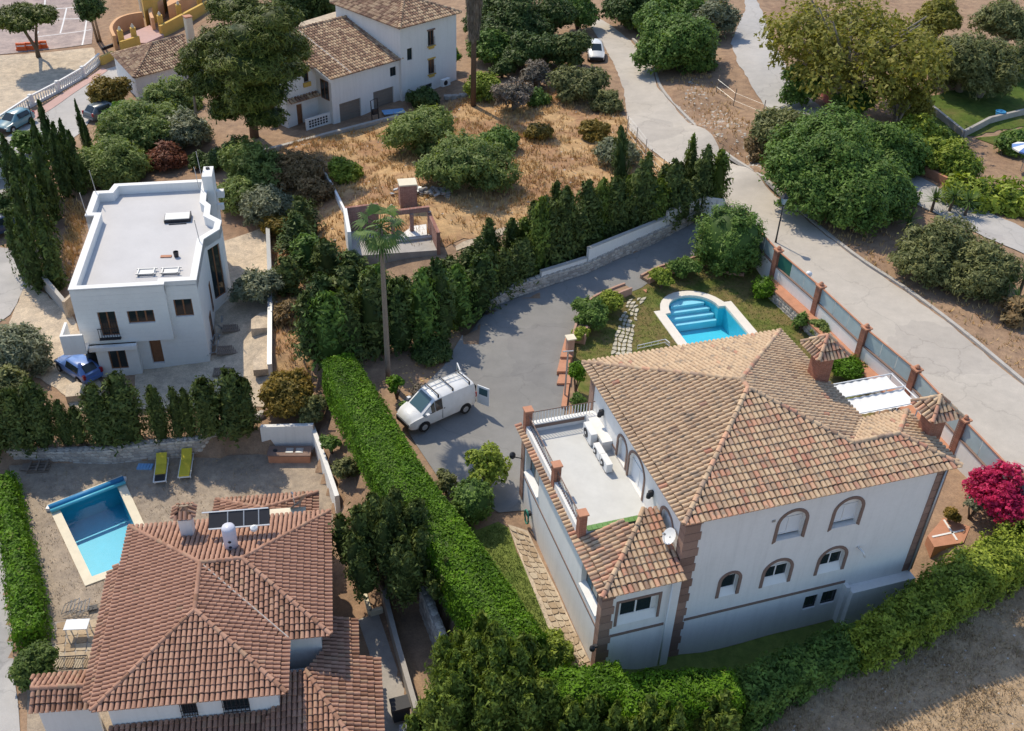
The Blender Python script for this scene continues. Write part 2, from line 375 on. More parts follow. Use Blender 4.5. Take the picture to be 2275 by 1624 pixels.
def center_obj(o):
    """move a world-built top-level mesh so its origin sits at its base"""
    me = o.data; n = len(me.vertices); a = np.empty(n * 3, np.float32); me.vertices.foreach_get('co', a); a = a.reshape(-1, 3)
    c = np.array([(a[:, 0].min() + a[:, 0].max()) / 2, (a[:, 1].min() + a[:, 1].max()) / 2, a[:, 2].min()])
    a = a - c; me.vertices.foreach_set('co', a.ravel()); o.location = tuple(float(x) for x in c); WLOC[o.name] = c; me.update(); return o
class Frame:
    def __init__(s, deg, o=(0, 0, 0)):
        t = rad(deg); s.a = np.array([math.cos(t), math.sin(t), 0]); s.b = np.array([-math.sin(t), math.cos(t), 0]); s.o = np.array(o, float); s.ang = t
    def __call__(s, u, v, z=0.0): return s.o + s.a * u + s.b * v + np.array([0, 0, z])
    def uv(s, p): q = np.array(p[:3] if len(p) > 2 else (*p, 0)) - s.o; return float(q @ s.a), float(q @ s.b)
# ---------------------------------------------------------------- terrain
_cp = [(880, 480, 1.0), (1000, 430, .9), (1200, 400, .8), (1400, 350, .6), (1530, 405, .9), (700, 330, -.3), (760, 300, -1.0), (900, 240, -.8), (1100, 220, 0), (1300, 240, .3), (1420, 230, .4), (1350, 80, 0), (1250, 30, -.5),
 (640, 640, -.6), (650, 760, -.5), (560, 560, -1.7), (300, 800, -2), (450, 850, -1.8), (60, 620, -2.4), (130, 760, -2.2), (0, 560, -2.8), (300, 350, -2.6), (420, 350, -2), (560, 330, -1.5), (250, 230, -4), (100, 250, -4.4), (30, 280, -4.4), (150, 80, -4.6), (60, 180, -4.6), (330, 60, -4.2), (500, 100, -3.5), (700, 60, -2.0), (850, 30, -1.6), (750, 250, -1.2), (650, 900, -1.6), (100, 930, -2), (20, 780, -2.4),
 (1500, 260, .6), (1600, 360, .8), (1680, 440, .9), (1800, 550, 1), (2000, 700, 1), (2200, 860, 1), (2274, 960, 1), (2400, 1000, 1),
 (1560, 200, 1.5), (1640, 290, 2), (1700, 380, 1.7), (1900, 540, 1.2), (2100, 690, 1.1), (1670, 20, 1.6), (1740, 150, 2), (1830, 270, 2.2), (2080, 420, 2.2), (2250, 520, 2.2),
 (2100, 150, 2), (2200, 250, 1.8), (2270, 300, 1.5), (1900, 100, 2), (1900, 1600, -.9), (2000, 1480, -.6), (2200, 1500, -.4), (2260, 1340, -.3), (1500, 1620, -2.3), (1100, 1600, -2.6), (10, 1500, -3), (10, 1250, -3), (-200, 1300, -3), (900, 1450, -2.7)]
CPB = np.array([[*at(x, y, z)[:2], z] for x, y, z in _cp])
_cm = [(1000, 850, 0), (1150, 780, 0), (900, 700, 0), (1080, 1000, -.1), (1400, 600, .4), (1300, 650, .25), (1560, 470, .9), (1620, 500, .7), (1500, 700, 0), (1400, 760, 0), (1550, 740, 0), (1700, 680, 0), (1850, 820, .1), (2000, 900, .1), (1130, 1130, -.4), (1200, 1300, -.65), (1290, 1450, -.7), (1120, 1250, -.65), (1450, 1460, -1.6), (1600, 1450, -2.0), (1800, 1380, -1.9), (2000, 1290, -1.6), (2130, 1190, 0), (2230, 1100, .4), (1700, 1000, 0), (1500, 1000, 0)]
CPM = np.array([[*at(x, y, z)[:2], z] for x, y, z in _cm])
def idw(C, X, Y, p=3.2):
    X = np.asarray(X, float); Y = np.asarray(Y, float)
    w = 0; s = 0
    for x, y, z in C:
        k = 1.0 / ((X - x) ** 2 + (Y - y) ** 2 + 1.5) ** (p / 2); w = w + k; s = s + k * z
    return s / w
H1 = [(750, 792, 1.9), (815, 912, 1.9), (895, 1052, 1.9), (1010, 1210, 1.7), (1163, 1430, 1.3)]     # clipped hedge, top centre
H1w = [at(*p) for p in H1]
main_poly = [tuple(at(690, 770, 0)[:2])] + [(p[0] - .9, p[1] - .3) for p in H1w] + pxpoly([(1215, 1560)], -1.2) + pxpoly([(1640, 1545), (1905, 1450), (2274, 1230)], -1.0) + pxpoly([(2300, 1090)], .3) + \
    pxpoly([(2185, 1030), (2035, 895), (1930, 800), (1828, 705), (1735, 615), (1690, 570), (1610, 470)], .9) + pxpoly([(1552, 484)], .9) + pxpoly([(1300, 608), (1080, 688), (1036, 745)], .2) + pxpoly([(960, 690), (800, 640), (680, 640)], 0)
yardC_poly = pxpoly([(-60, 1040), (20, 1025), (585, 1005), (700, 985), (745, 1110), (790, 1290), (850, 1360), (915, 1560), (960, 1700), (-60, 1700), (40, 1500), (20, 1250)], -2.8)
F17 = Frame(17.2); FA = Frame(18.7); FB = Frame(10.5); FC = Frame(9.4)
pA = [at(1452 + 0, 0, 0)] and None
_c = lambda x, y: ((1400 + x * 560 / 2274) / 1.12577, (560 + y * 560 / 2274) / 1.12577)
_iL = F17.uv(at(*_c(1075, 935), 0)); _iR = F17.uv(at(*_c(1670, 835), 0))
_pu0, _pu1, _pv = _iL[0], _iR[0], (_iL[1] + _iR[1]) / 2
_um = (_pu0 + _pu1) / 2 - .02; _ar = (_pu1 - _pu0) / 2 - .42
poolA_in = [(_pu0, _pv - 7.2), (_pu1, _pv - 7.2), (_pu1, _pv)] + [(_um + _ar * math.cos(t), _pv + .05 + _ar * 1.02 * math.sin(t)) for t in np.linspace(0, math.pi, 15)] + [(_pu0, _pv)]
_or = _ar + .56
poolA_out = [(_pu0 - .62, _pv - 7.8), (_pu1 + .62, _pv - 7.8), (_pu1 + .62, _pv + .45), (_um + _or, _pv + .45)] + [(_um + _or * math.cos(t), _pv + .05 + _or * 1.02 * math.sin(t)) for t in np.linspace(.3, math.pi - .3, 13)] + [(_um - _or, _pv + .45), (_pu0 - .62, _pv + .45)]
poolA_in = [tuple(F17(u, v)[:2]) for u, v in poolA_in]; poolA_out = [tuple(F17(u, v)[:2]) for u, v in poolA_out]
_d = lambda x, y: (x * .3817 / 1.12577, (1208 + y * .3817) / 1.12577)
def shift_out(poly, d):
    n = len(poly); cx = sum(p[0] for p in poly) / n; cy = sum(p[1] for p in poly) / n
    return [(x + (x - cx) / math.hypot(x - cx, y - cy) * d, y + (y - cy) / math.hypot(x - cx, y - cy) * d) for x, y in poly]
poolC_out = [tuple(at(*_d(x, y), -2.8)[:2]) for x, y in ((312, 150), (560, 682), (1050, 500), (800, -42))]
def lerp(a, b, t): return (a[0] + (b[0] - a[0]) * t, a[1] + (b[1] - a[1]) * t)
def inset_quad(q, d):
    out = []
    n = len(q)
    for i in range(n):
        p = np.array(q[i]); a = np.array(q[i - 1]); b = np.array(q[(i + 1) % n])
        e1 = (a - p) / np.linalg.norm(a - p); e2 = (b - p) / np.linalg.norm(b - p)
        s = abs(e1[0] * e2[1] - e1[1] * e2[0]); out.append(tuple(p + (e1 + e2) * d / s))
    return out
poolC_in = inset_quad(poolC_out, .45)
def offset_poly(poly, d):
    n = len(poly); o = []; a = sum(poly[i][0] * poly[(i + 1) % n][1] - poly[(i + 1) % n][0] * poly[i][1] for i in range(n)); sg = 1 if a > 0 else -1
    for i in range(n):
        p = np.array(poly[i]); e1 = p - np.array(poly[i - 1]); e2 = np.array(poly[(i + 1) % n]) - p; e1 = e1 / np.linalg.norm(e1); e2 = e2 / np.linalg.norm(e2)
        b = (np.array([e1[1], -e1[0]]) + np.array([e2[1], -e2[0]])) * sg; o.append(tuple(p + b * (2 * d / max(b @ b, .8))))
    return o
pitA = offset_poly(poolA_in, .50); pitC = offset_poly(poolC_in, .42)
def Z(X, Y):
    X = np.asarray(X, float); Y = np.asarray(Y, float); sh = X.shape; X = np.atleast_1d(X); Y = np.atleast_1d(Y)
    z = idw(CPB, X, Y)
    k = pin_np(main_poly, X, Y)
    if k.any(): z[k] = idw(CPM, X[k], Y[k])
    k = pin_np(yardC_poly, X, Y); z[k] = -2.8
    z[pin_np(pitA, X, Y)] = -2.2; z[pin_np(pitC, X, Y)] = -4.6
    return z.reshape(sh)
def z1(x, y): return float(Z(np.array([x]), np.array([y]))[0])
def ground(px, py, h=0.0):
    """point h above the terrain seen at survey position (px, py)"""
    d = ray(px, py); o = np.array([0, 0, CAM_H])
    t = np.linspace(20, 220, 500); pts = o + np.outer(t, d)
    g = Z(pts[:, 0], pts[:, 1]) + h - pts[:, 2]
    i = int(np.argmax(g > 0)) if (g > 0).any() else len(t) - 1
    a, b = t[max(i - 1, 0)], t[i]
    for _ in range(14):
        mdl = (a + b) / 2; p = o + d * mdl
        if z1(p[0], p[1]) + h > p[2]: b = mdl
        else: a = mdl
    return o + d * (a + b) / 2
xs = np.concatenate([[-900, -500, -300, -200, -150, -120, -100, -90], np.arange(-80, 85.01, .45), [90, 100, 120, 150, 200, 300, 500, 900]])
ys = np.concatenate([[-300, -100, -30, 0, 8, 12], np.arange(15, 140.01, .45), [145, 150, 160, 180, 220, 300, 500, 900, 1500]])
GX, GY = np.meshgrid(xs, ys); GZ = Z(GX, GY)
nx, ny = len(xs), len(ys)
idx = np.arange(nx * ny).reshape(ny, nx)
TF = np.stack([idx[:-1, :-1], idx[:-1, 1:], idx[1:, 1:], idx[1:, :-1]], -1).reshape(-1, 4)
ter = link('ground', raw_mesh('ground', np.stack([GX, GY, GZ], -1).reshape(-1, 3), TF, smooth=True), M['soil'])
tag(ter, kind='structure')

def sheet(name, poly, mat, off=.05, step=1.0, jit=0.0, z=None, kind='structure', seed=0):
    """an area draped on the terrain, edge optionally ragged"""
    rr = random.Random(seed or len(name))
    if jit:
        q = []
        for i in range(len(poly)):
            a, b = poly[i], poly[(i + 1) % len(poly)]; n = max(1, int(math.hypot(a[0] - b[0], a[1] - b[1]) / .7))
            for k in range(n):
                p = lerp(a, b, k / n); q.append((p[0] + rr.uniform(-jit, jit), p[1] + rr.uniform(-jit, jit)))
        poly = q
    bm = bmesh.new(); f = bm.faces.new([bm.verts.new((x, y, 0)) for x, y in poly]); f.normal_update()
    bmesh.ops.triangulate(bm, faces=[f])
    if z is None:
        for ax in (0, 1):
            lo = min(p[ax] for p in poly); hi = max(p[ax] for p in poly); c = math.floor(lo / step) * step + step
            while c < hi:
                co_ = [0, 0, 0]; no = [0, 0, 0]; co_[ax] = c; no[ax] = 1
                bmesh.ops.bisect_plane(bm, geom=bm.verts[:] + bm.edges[:] + bm.faces[:], plane_co=co_, plane_no=no); c += step
    vs_ = bm.verts[:]; zz = Z(np.array([v.co.x for v in vs_]), np.array([v.co.y for v in vs_])) if z is None else np.full(len(vs_), z)
    for v, q in zip(vs_, zz): v.co.z = q + off
    bmesh.ops.recalc_face_normals(bm, faces=bm.faces[:])
    if sum(f.normal.z for f in bm.faces) < 0: bmesh.ops.reverse_faces(bm, faces=bm.faces[:])
    me = bpy.data.meshes.new(name); bm.to_mesh(me); bm.free()
    for p in me.polygons: p.use_smooth = True
    o = link(name, me, mat); tag(o, kind=kind); return o
def gpoly(pts, h=0): return [tuple(ground(x, y, h)[:2]) for x, y in pts]
def smooth_line(pts, n=8):
    P = [np.array(p, float) for p in pts]; out = []
    for i in range(len(P) - 1):
        p0 = P[max(i - 1, 0)]; p1, p2 = P[i], P[i + 1]; p3 = P[min(i + 2, len(P) - 1)]
        for k in range(n):
            t = k / n; out.append(.5 * (2 * p1 + (p2 - p0) * t + (2 * p0 - 5 * p1 + 4 * p2 - p3) * t * t + (3 * p1 - p0 - 3 * p2 + p3) * t ** 3))
    out.append(P[-1]); return out

# ---------------------------------------------------------------- foliage
def rnd_dirs(n):
    v = RS.normal(size=(n, 3)); return v / np.linalg.norm(v, axis=1, keepdims=True)
def leaf_quads(P, N, size, tint, elong=1.6, fold=.15):
    n = len(P); r = RS.normal(size=(n, 3)); T = np.cross(N, r); T /= np.linalg.norm(T, axis=1, keepdims=True) + 1e-9
    B = np.cross(N, T); s = (size * RS.uniform(.4, 1.7, n))[:, None]
    V = np.stack([P - T * s * elong * .5 + B * s * .5, P - T * s * elong * .5 - B * s * .5, P + T * s * elong * .5 + N * s * fold], 1).reshape(-1, 3)
    return V, np.arange(3 * n).reshape(-1, 3), np.repeat(tint, 3)
def q2t(F): F = np.asarray(F); return np.vstack([F[:, [0, 1, 2]], F[:, [0, 2, 3]]])
def ico(sub=2):
    bm = bmesh.new(); bmesh.ops.create_icosphere(bm, subdivisions=sub, radius=1)
    v = np.array([x.co[:] for x in bm.verts]); f = np.array([[a.index for a in q.verts] for q in bm.faces]); bm.free(); return v, f
ICOV, ICOF = ico(2)
def crown_mesh(name, blobs, leaf=.16, dens=1.5, lump=.3, gap=.0, core=.62, droop=-.55, elong=1.6, up=.5, flat=1.0, maxn=60000):
    """leaves clustered in clumps over ellipsoids (cx,cy,cz,rx,ry,rz); an inner mass of the same leaf, inner shade painted in by its dark tint, keeps it solid"""
    leaf = leaf * .78; Vs, Fs, Ts = [], [], []; base = 0
    for (cx, cy, cz, rx, ry, rz) in blobs:
        rm = (rx * ry * rz) ** (1 / 3); area = 4 * math.pi * ((((rx * ry) ** 1.6 + (rx * rz) ** 1.6 + (ry * rz) ** 1.6) / 3) ** (1 / 1.6))
        clr = max(lump * rm, leaf * 1.3); K = int(max(10, area / (clr * clr * 1.5) * (1 - gap)))
        D = rnd_dirs(K * 2); D = D[D[:, 2] > droop][:K]; K = len(D)
        rf = RS.uniform(.62, 1.06, K); C = D * rf[:, None] * np.array([rx, ry, rz]) * (1 - clr / rm * .45)
        n = int(min(maxn, max(120, dens * area * (1 - gap) / (leaf * leaf * elong * .5)))); per = n // K + 1
        ci = np.repeat(np.arange(K), per); q = rnd_dirs(len(ci)) * (RS.uniform(0, 1, len(ci)) ** .6)[:, None]
        cs = clr * RS.uniform(.55, 1.45, K)[ci][:, None]
        P = C[ci] + q * cs * np.array([1, 1, .8 * flat])
        N = q * .7 + D[ci] * .5 + RS.normal(size=q.shape) * .4 + np.array([0, 0, up]); N /= np.linalg.norm(N, axis=1, keepdims=True)
        tint = np.clip(RS.uniform(.05, .8, K)[ci] * .55 + RS.uniform(0, 1, len(ci)) * .45, 0, 1)
        V, F, T = leaf_quads(P + np.array([cx, cy, cz]), N, leaf, tint, elong)
        Vs.append(V); Fs.append(F + base); Ts.append(T); base += len(V)
        if core:
            w = 1 + .12 * np.sin(ICOV[:, [0]] * 7 + cx) * np.cos(ICOV[:, [1]] * 6 + cy)
            V = ICOV * w * np.array([rx, ry, rz]) * core + np.array([cx, cy, cz])
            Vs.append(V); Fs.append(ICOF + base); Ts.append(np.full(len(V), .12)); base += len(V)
    return raw_mesh(name, np.vstack(Vs), np.vstack(Fs), np.concatenate(Ts))
def trunk_mb(base, tips, r0, lean=.15, n=6):
    mb = MB(); base = np.array(base, float)
    for tp in tips:
        tp = np.array(tp, float); mid = base + (tp - base) * np.array([.25, .25, .55]); mid[:2] += RS.uniform(-lean, lean, 2)
        mb.tube([base - [0, 0, .2], base + (mid - base) * .4, mid, tp], [r0, r0 * .8, r0 * .55, r0 * .15], n)
    return mb
TREES = []
def tree(kind, px, py, zc, rpx, rz=.8, pal='mid', label='', cat='tree', up=.5, bs=(.32, .62), group=None, leaf=.17, dens=1.3, lump=.3, nb=5, gap=0., core=.6, trunk='bark', spread=.55, elong=1.6, tr=None, name=None, ry=1.0, flat=1.0, droop=-.55):
    """a broad plant: crown centre seen at (px,py), zc above the ground, crown radius rpx in survey units"""
    c = ground(px, py, zc); dist = (c - np.array([0, 0, CAM_H])) @ fw; r = rpx * dist / FPX
    base = np.array([c[0], c[1], z1(c[0], c[1])]); zc = c[2] - base[2]
    t = thing(name or kind, label, cat, base, group)
    bl = []; tips = []
    if nb <= 1: bl = [(0, 0, zc, r, r * ry, r * rz)]; tips = [(0, 0, zc)]
    else:
        bl.append((0, 0, zc + r * rz * .12, r * .62, r * .62 * ry, r * rz * .8)); tips.append((0, 0, zc))
        a0 = R.random() * 6.28
        for i in range(nb):
            a = a0 + i * 6.283 / nb + R.uniform(-.25, .25); q = r * spread * R.uniform(.8, 1.15); s = r * R.uniform(*bs)
            p = (q * math.cos(a), q * math.sin(a) * ry, zc + r * rz * R.uniform(-.55, .32)); bl.append((*p, s, s * ry, s * rz * 1.05)); tips.append(p)
    bl = [(x, y, max(z, h * .75 + .05), a, b, h) for x, y, z, a, b, h in bl]
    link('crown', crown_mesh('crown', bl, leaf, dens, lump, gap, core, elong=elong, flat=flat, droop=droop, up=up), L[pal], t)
    trunk_mb((0, 0, 0), tips, tr or max(.06, r * .07)).build('trunk', M[trunk], t, local=True, smooth=True)
    TREES.append(t); return t
def conifer_mesh(h, r, leaf, dens, seed, tip=1.0, base=.05, power=.8, ragged=.25):
    rs = np.random.RandomState(seed); n = int(dens * math.pi * r * h / (leaf * leaf * .8)); K = max(30, int(h * r * 22))
    u = rs.uniform(0, 1, K) ** .85; zc = base + u * (h - base); prof = lambda z: r * np.clip((1 - ((z - base) / (h - base)) ** 1.7) ** power, .04, 1) * np.clip((z / (h * .16)) ** .5, .3, 1)
    a = rs.uniform(0, 2 * math.pi, K); rr = prof(zc) * rs.uniform(1 - ragged, 1 + ragged * .5, K)
    C = np.column_stack([rr * np.cos(a) * .8, rr * np.sin(a) * .8, zc]); ci = rs.randint(0, K, n)
    q = rs.normal(size=(n, 3)) * np.array([.3, .3, .62]) * np.clip(prof(zc[ci]) * .65, .08, .4)[:, None]
    P = C[ci] + q; D = np.column_stack([np.cos(a[ci]), np.sin(a[ci]), np.full(n, .4)])
    N = D + rs.normal(size=(n, 3)) * .42; N /= np.linalg.norm(N, axis=1, keepdims=True)
    tint = np.clip(rs.uniform(0, .8, K)[ci] * .5 + rs.uniform(0, 1, n) * .5, 0, 1)
    V, F, T = leaf_quads(P, N, leaf, tint, 2.0)
    zz = np.linspace(base, h * .93, 9); m_ = 10; pr = prof(zz) * .62
    cv = np.array([[p * math.cos(6.283 * k / m_), p * math.sin(6.283 * k / m_), z] for z, p in zip(zz, pr) for k in range(m_)])
    cf = np.array([[i * m_ + k, i * m_ + (k + 1) % m_, (i + 1) * m_ + (k + 1) % m_, (i + 1) * m_ + k] for i in range(8) for k in range(m_)])
    return raw_mesh('crown', np.vstack([V, cv]), np.vstack([F, q2t(cf) + len(V)]), np.concatenate([T, np.full(len(cv), .1)]))  # dark core tint paints in the shade inside the crown
CON = {}
def mesh_arrays(me):
    v = np.empty(len(me.vertices) * 3, np.float32); me.vertices.foreach_get('co', v); f = np.empty(len(me.loops), np.int32); me.loops.foreach_get('vertex_index', f); t = np.empty(len(me.vertices), np.float32); me.attributes['tint'].data.foreach_get('value', t)
    return v.reshape(-1, 3), f.reshape(-1, 3), t
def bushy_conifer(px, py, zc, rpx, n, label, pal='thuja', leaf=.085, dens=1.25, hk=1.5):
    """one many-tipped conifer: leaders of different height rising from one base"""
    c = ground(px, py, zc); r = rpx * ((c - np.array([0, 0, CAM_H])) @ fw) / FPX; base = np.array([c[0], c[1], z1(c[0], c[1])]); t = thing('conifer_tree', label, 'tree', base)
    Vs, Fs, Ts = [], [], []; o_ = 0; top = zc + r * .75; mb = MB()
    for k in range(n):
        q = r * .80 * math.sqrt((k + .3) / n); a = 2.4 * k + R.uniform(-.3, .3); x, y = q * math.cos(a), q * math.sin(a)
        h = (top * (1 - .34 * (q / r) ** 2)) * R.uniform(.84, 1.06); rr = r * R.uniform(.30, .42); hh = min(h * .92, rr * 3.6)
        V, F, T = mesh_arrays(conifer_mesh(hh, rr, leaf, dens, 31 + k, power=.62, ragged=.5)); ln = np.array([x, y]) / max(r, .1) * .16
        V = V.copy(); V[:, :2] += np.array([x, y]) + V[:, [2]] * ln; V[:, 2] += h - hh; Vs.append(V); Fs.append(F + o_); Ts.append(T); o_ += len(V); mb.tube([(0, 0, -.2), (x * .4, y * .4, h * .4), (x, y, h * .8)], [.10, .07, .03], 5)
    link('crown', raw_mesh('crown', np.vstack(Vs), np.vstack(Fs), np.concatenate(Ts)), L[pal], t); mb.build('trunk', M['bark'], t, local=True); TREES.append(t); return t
def conifer(px, py, h, r, label, var=0, pal='cypress', cat='tree', group=None, leaf=.13, dens=1.6, at_base=True, kind='cypress', power=.8, ragged=.25, loc=None, sx=1.0):
    key = (kind, var, pal, power, ragged, leaf, dens)
    if key not in CON:
        CON[key] = (conifer_mesh(4.0, .9, leaf, dens, hash(key[1]) % 1000 + 5, power=power, ragged=ragged), MB().tube([(0, 0, -.2), (0, 0, 1.2), (0, 0, 3.2)], [.1, .08, .03], 6).mesh('trunk'))
        CON[key][0].materials.append(L[pal]); CON[key][1].materials.append(M['bark'])
    p = loc if loc is not None else ground(px, py)
    if not at_base:
        p = ground(px, py, h)
        p = np.array([p[0], p[1], z1(p[0], p[1])])
    t = thing(kind, label, cat, p, group); tl = .10 if ragged > .3 else .03; tilt_ = (R.gauss(0, tl * .6), R.gauss(0, tl * .6), R.uniform(0, 6.28))
    for nm, me in zip(('crown', 'trunk'), CON[key]):
        o = bpy.data.objects.new(nm, me); COL.objects.link(o); o.parent = t; o.scale = (r / .9 * sx, r / .9, h / 4.0); o.rotation_euler = (tilt_[0], tilt_[1], tilt_[2])
    TREES.append(t); return t
def hedge_mesh(pts, halfw, height, leaf=.11, dens=1.35, rough=.10, lump=.35, zfun=None, topdens=1.0):
    """clipped hedge along world points (x,y,ztop)"""
    P = smooth_line(pts, 6); P = np.array(P); n = len(P); hw = halfw if not np.isscalar(halfw) else np.full(len(pts), halfw)
    hw = np.interp(np.linspace(0, 1, n), np.linspace(0, 1, len(hw)), hw)
    d = np.gradient(P[:, :2], axis=0); d /= np.linalg.norm(d, axis=1, keepdims=True); nr = np.column_stack([d[:, 1], -d[:, 0]])
    seg = np.linalg.norm(np.diff(P[:, :2], axis=0), axis=1); cum = np.concatenate([[0], np.cumsum(seg)]); Lt = cum[-1]
    def samp(m_): 
        s = RS.uniform(0, Lt, m_); return np.stack([np.interp(s, cum, P[:, k]) for k in range(3)], 1), np.stack([np.interp(s, cum, nr[:, k]) for k in range(2)], 1), np.interp(s, cum, hw)
    A = []; NN = []; k0 = leaf * leaf * .8
    mt_ = int(dens * topdens * Lt * 2 * hw.mean() / k0); c, nn, w = samp(mt_); u = RS.uniform(-1, 1, mt_); ph = c[:, 0] * 1.7 + c[:, 1] * 1.1
    bmp_ = rough * (np.sin(ph * 1.9 + u * 4) + np.sin(ph * 4.3 - u * 7) * .6) * .5 - (rough * .9 + .16) * np.abs(u) ** 5
    A.append(np.column_stack([c[:, :2] + nn * (u * w)[:, None], c[:, 2] + bmp_ + RS.normal(size=mt_) * rough * .4])); NN.append(np.column_stack([nn * u[:, None] * .25, np.ones(mt_)]))
    for sgn in (-1, 1):
        ms = int(dens * Lt * height / k0); c, nn, w = samp(ms); h = RS.uniform(0, 1, ms); ph = c[:, 0] * 1.7 + c[:, 1] * 1.1
        off = w * (1 - .10 * (1 - h)) + rough * np.sin(ph * 2.3 + h * 6) * .6 + RS.normal(size=ms) * rough * .5
        A.append(np.column_stack([c[:, :2] + nn * (sgn * off)[:, None], c[:, 2] - h * height])); NN.append(np.column_stack([nn * sgn, np.full(ms, .35)]))
    for e, sg in ((0, -1), (-1, 1)):
        ms = int(dens * 2 * hw[e] * height / k0); u = RS.uniform(-1, 1, ms); h = RS.uniform(0, 1, ms)
        A.append(np.column_stack([P[e, :2] + nr[e] * (u * hw[e])[:, None] + d[e] * sg * (RS.normal(size=ms) * rough * .5)[:, None], P[e, 2] - h * height])); NN.append(np.tile([*(d[e] * sg), .3], (ms, 1)))
    A = np.vstack(A); q_ = A[:, 0] * .9 + A[:, 1] * .7; A[:, 2] += rough * .9 * (np.sin(q_ * 1.1) * .6 + np.sin(q_ * 2.7 + 1) * .4) * np.clip((A[:, 2] - (P[:, 2].min() - height)) / height, 0, 1); keep_ = RS.uniform(0, 1, len(A)) > .5 * np.clip(np.sin(A[:, 0] * 2.1 + 2 * np.sin(A[:, 1] * 1.3)) * np.sin(A[:, 1] * 1.9 + A[:, 2]) - .45, 0, 1); NN = np.vstack(NN)[keep_]; A = A[keep_]; NN = NN + RS.normal(size=A.shape) * .42; NN /= np.linalg.norm(NN, axis=1, keepdims=True)
    cl = .5 + .5 * np.sin(A[:, 0] * 3.1 + np.sin(A[:, 1] * 2.3) * 2) * np.cos(A[:, 1] * 2.7 + A[:, 2] * 3)
    tint = np.clip(cl * .45 + RS.uniform(0, 1, len(A)) * .55, 0, 1)
    V, F, T = leaf_quads(A, NN, leaf, tint, 1.8)
    ins = rough * 1.1 + .03; cv = []
    for i in range(n):
        for sg, zz in ((-1, -height), (-1, -ins), (1, -ins), (1, -height)): cv.append([*(P[i, :2] + nr[i] * sg * (hw[i] - ins)), P[i, 2] + zz])
    cf = [[i * 4 + k, i * 4 + k + 1, (i + 1) * 4 + k + 1, (i + 1) * 4 + k] for i in range(n - 1) for k in range(3)] + [[0, 1, 2, 3], [4 * n - 1, 4 * n - 2, 4 * n - 3, 4 * n - 4]]
    return raw_mesh('hedge', np.vstack([V, cv]), np.vstack([F, q2t(cf) + len(V)]), np.concatenate([T, np.full(len(cv), .12)]))  # dark core tint paints in the shade inside the hedge
def hedge(pts, halfw, height, pal, label, cat='hedge', group=None, **k):
    o = link('clipped_hedge', hedge_mesh(pts, halfw, height, **k), L[pal]); tag(o, label, cat, group); return center_obj(o)
def tufts(name, pos, hmin, hmax, blades, mat, spread=.18, kind='stuff', w=.03, parent=None):
    pos = np.asarray(pos); n = len(pos); m_ = n * blades; b = np.repeat(pos, blades, 0)
    a = RS.uniform(0, 6.283, m_); r = RS.uniform(0, spread, m_); h = RS.uniform(hmin, hmax, m_); ln = RS.uniform(.1, .8, m_) * h
    base = b + np.column_stack([r * np.cos(a), r * np.sin(a), np.zeros(m_)]); tip = base + np.column_stack([ln * np.cos(a), ln * np.sin(a), h])
    t = a + 1.57; ww = w * RS.uniform(.6, 1.6, m_); sd = np.column_stack([np.cos(t) * ww, np.sin(t) * ww, np.zeros(m_)])
    V = np.stack([base - sd, base + sd, tip], 1).reshape(-1, 3); F = np.arange(3 * m_).reshape(-1, 3)
    tint = np.clip(np.repeat(RS.uniform(0, 1, n), blades) * .6 + RS.uniform(0, .4, m_), 0, 1)
    o = link(name, raw_mesh(name, V, F, np.repeat(tint, 3)), mat, parent); tag(o, kind=kind); return o
def scatter(poly, n, h=0.0, dens=None):
    xs_ = [p[0] for p in poly]; ys_ = [p[1] for p in poly]; X = RS.uniform(min(xs_), max(xs_), n); Y = RS.uniform(min(ys_), max(ys_), n)
    k = pin_np(poly, X, Y); X, Y = X[k], Y[k]
    if dens is not None:
        c = dens(X, Y); k = RS.uniform(0, 1, len(X)) < c; X, Y = X[k], Y[k]
    return np.column_stack([X, Y, Z(X, Y) + h])

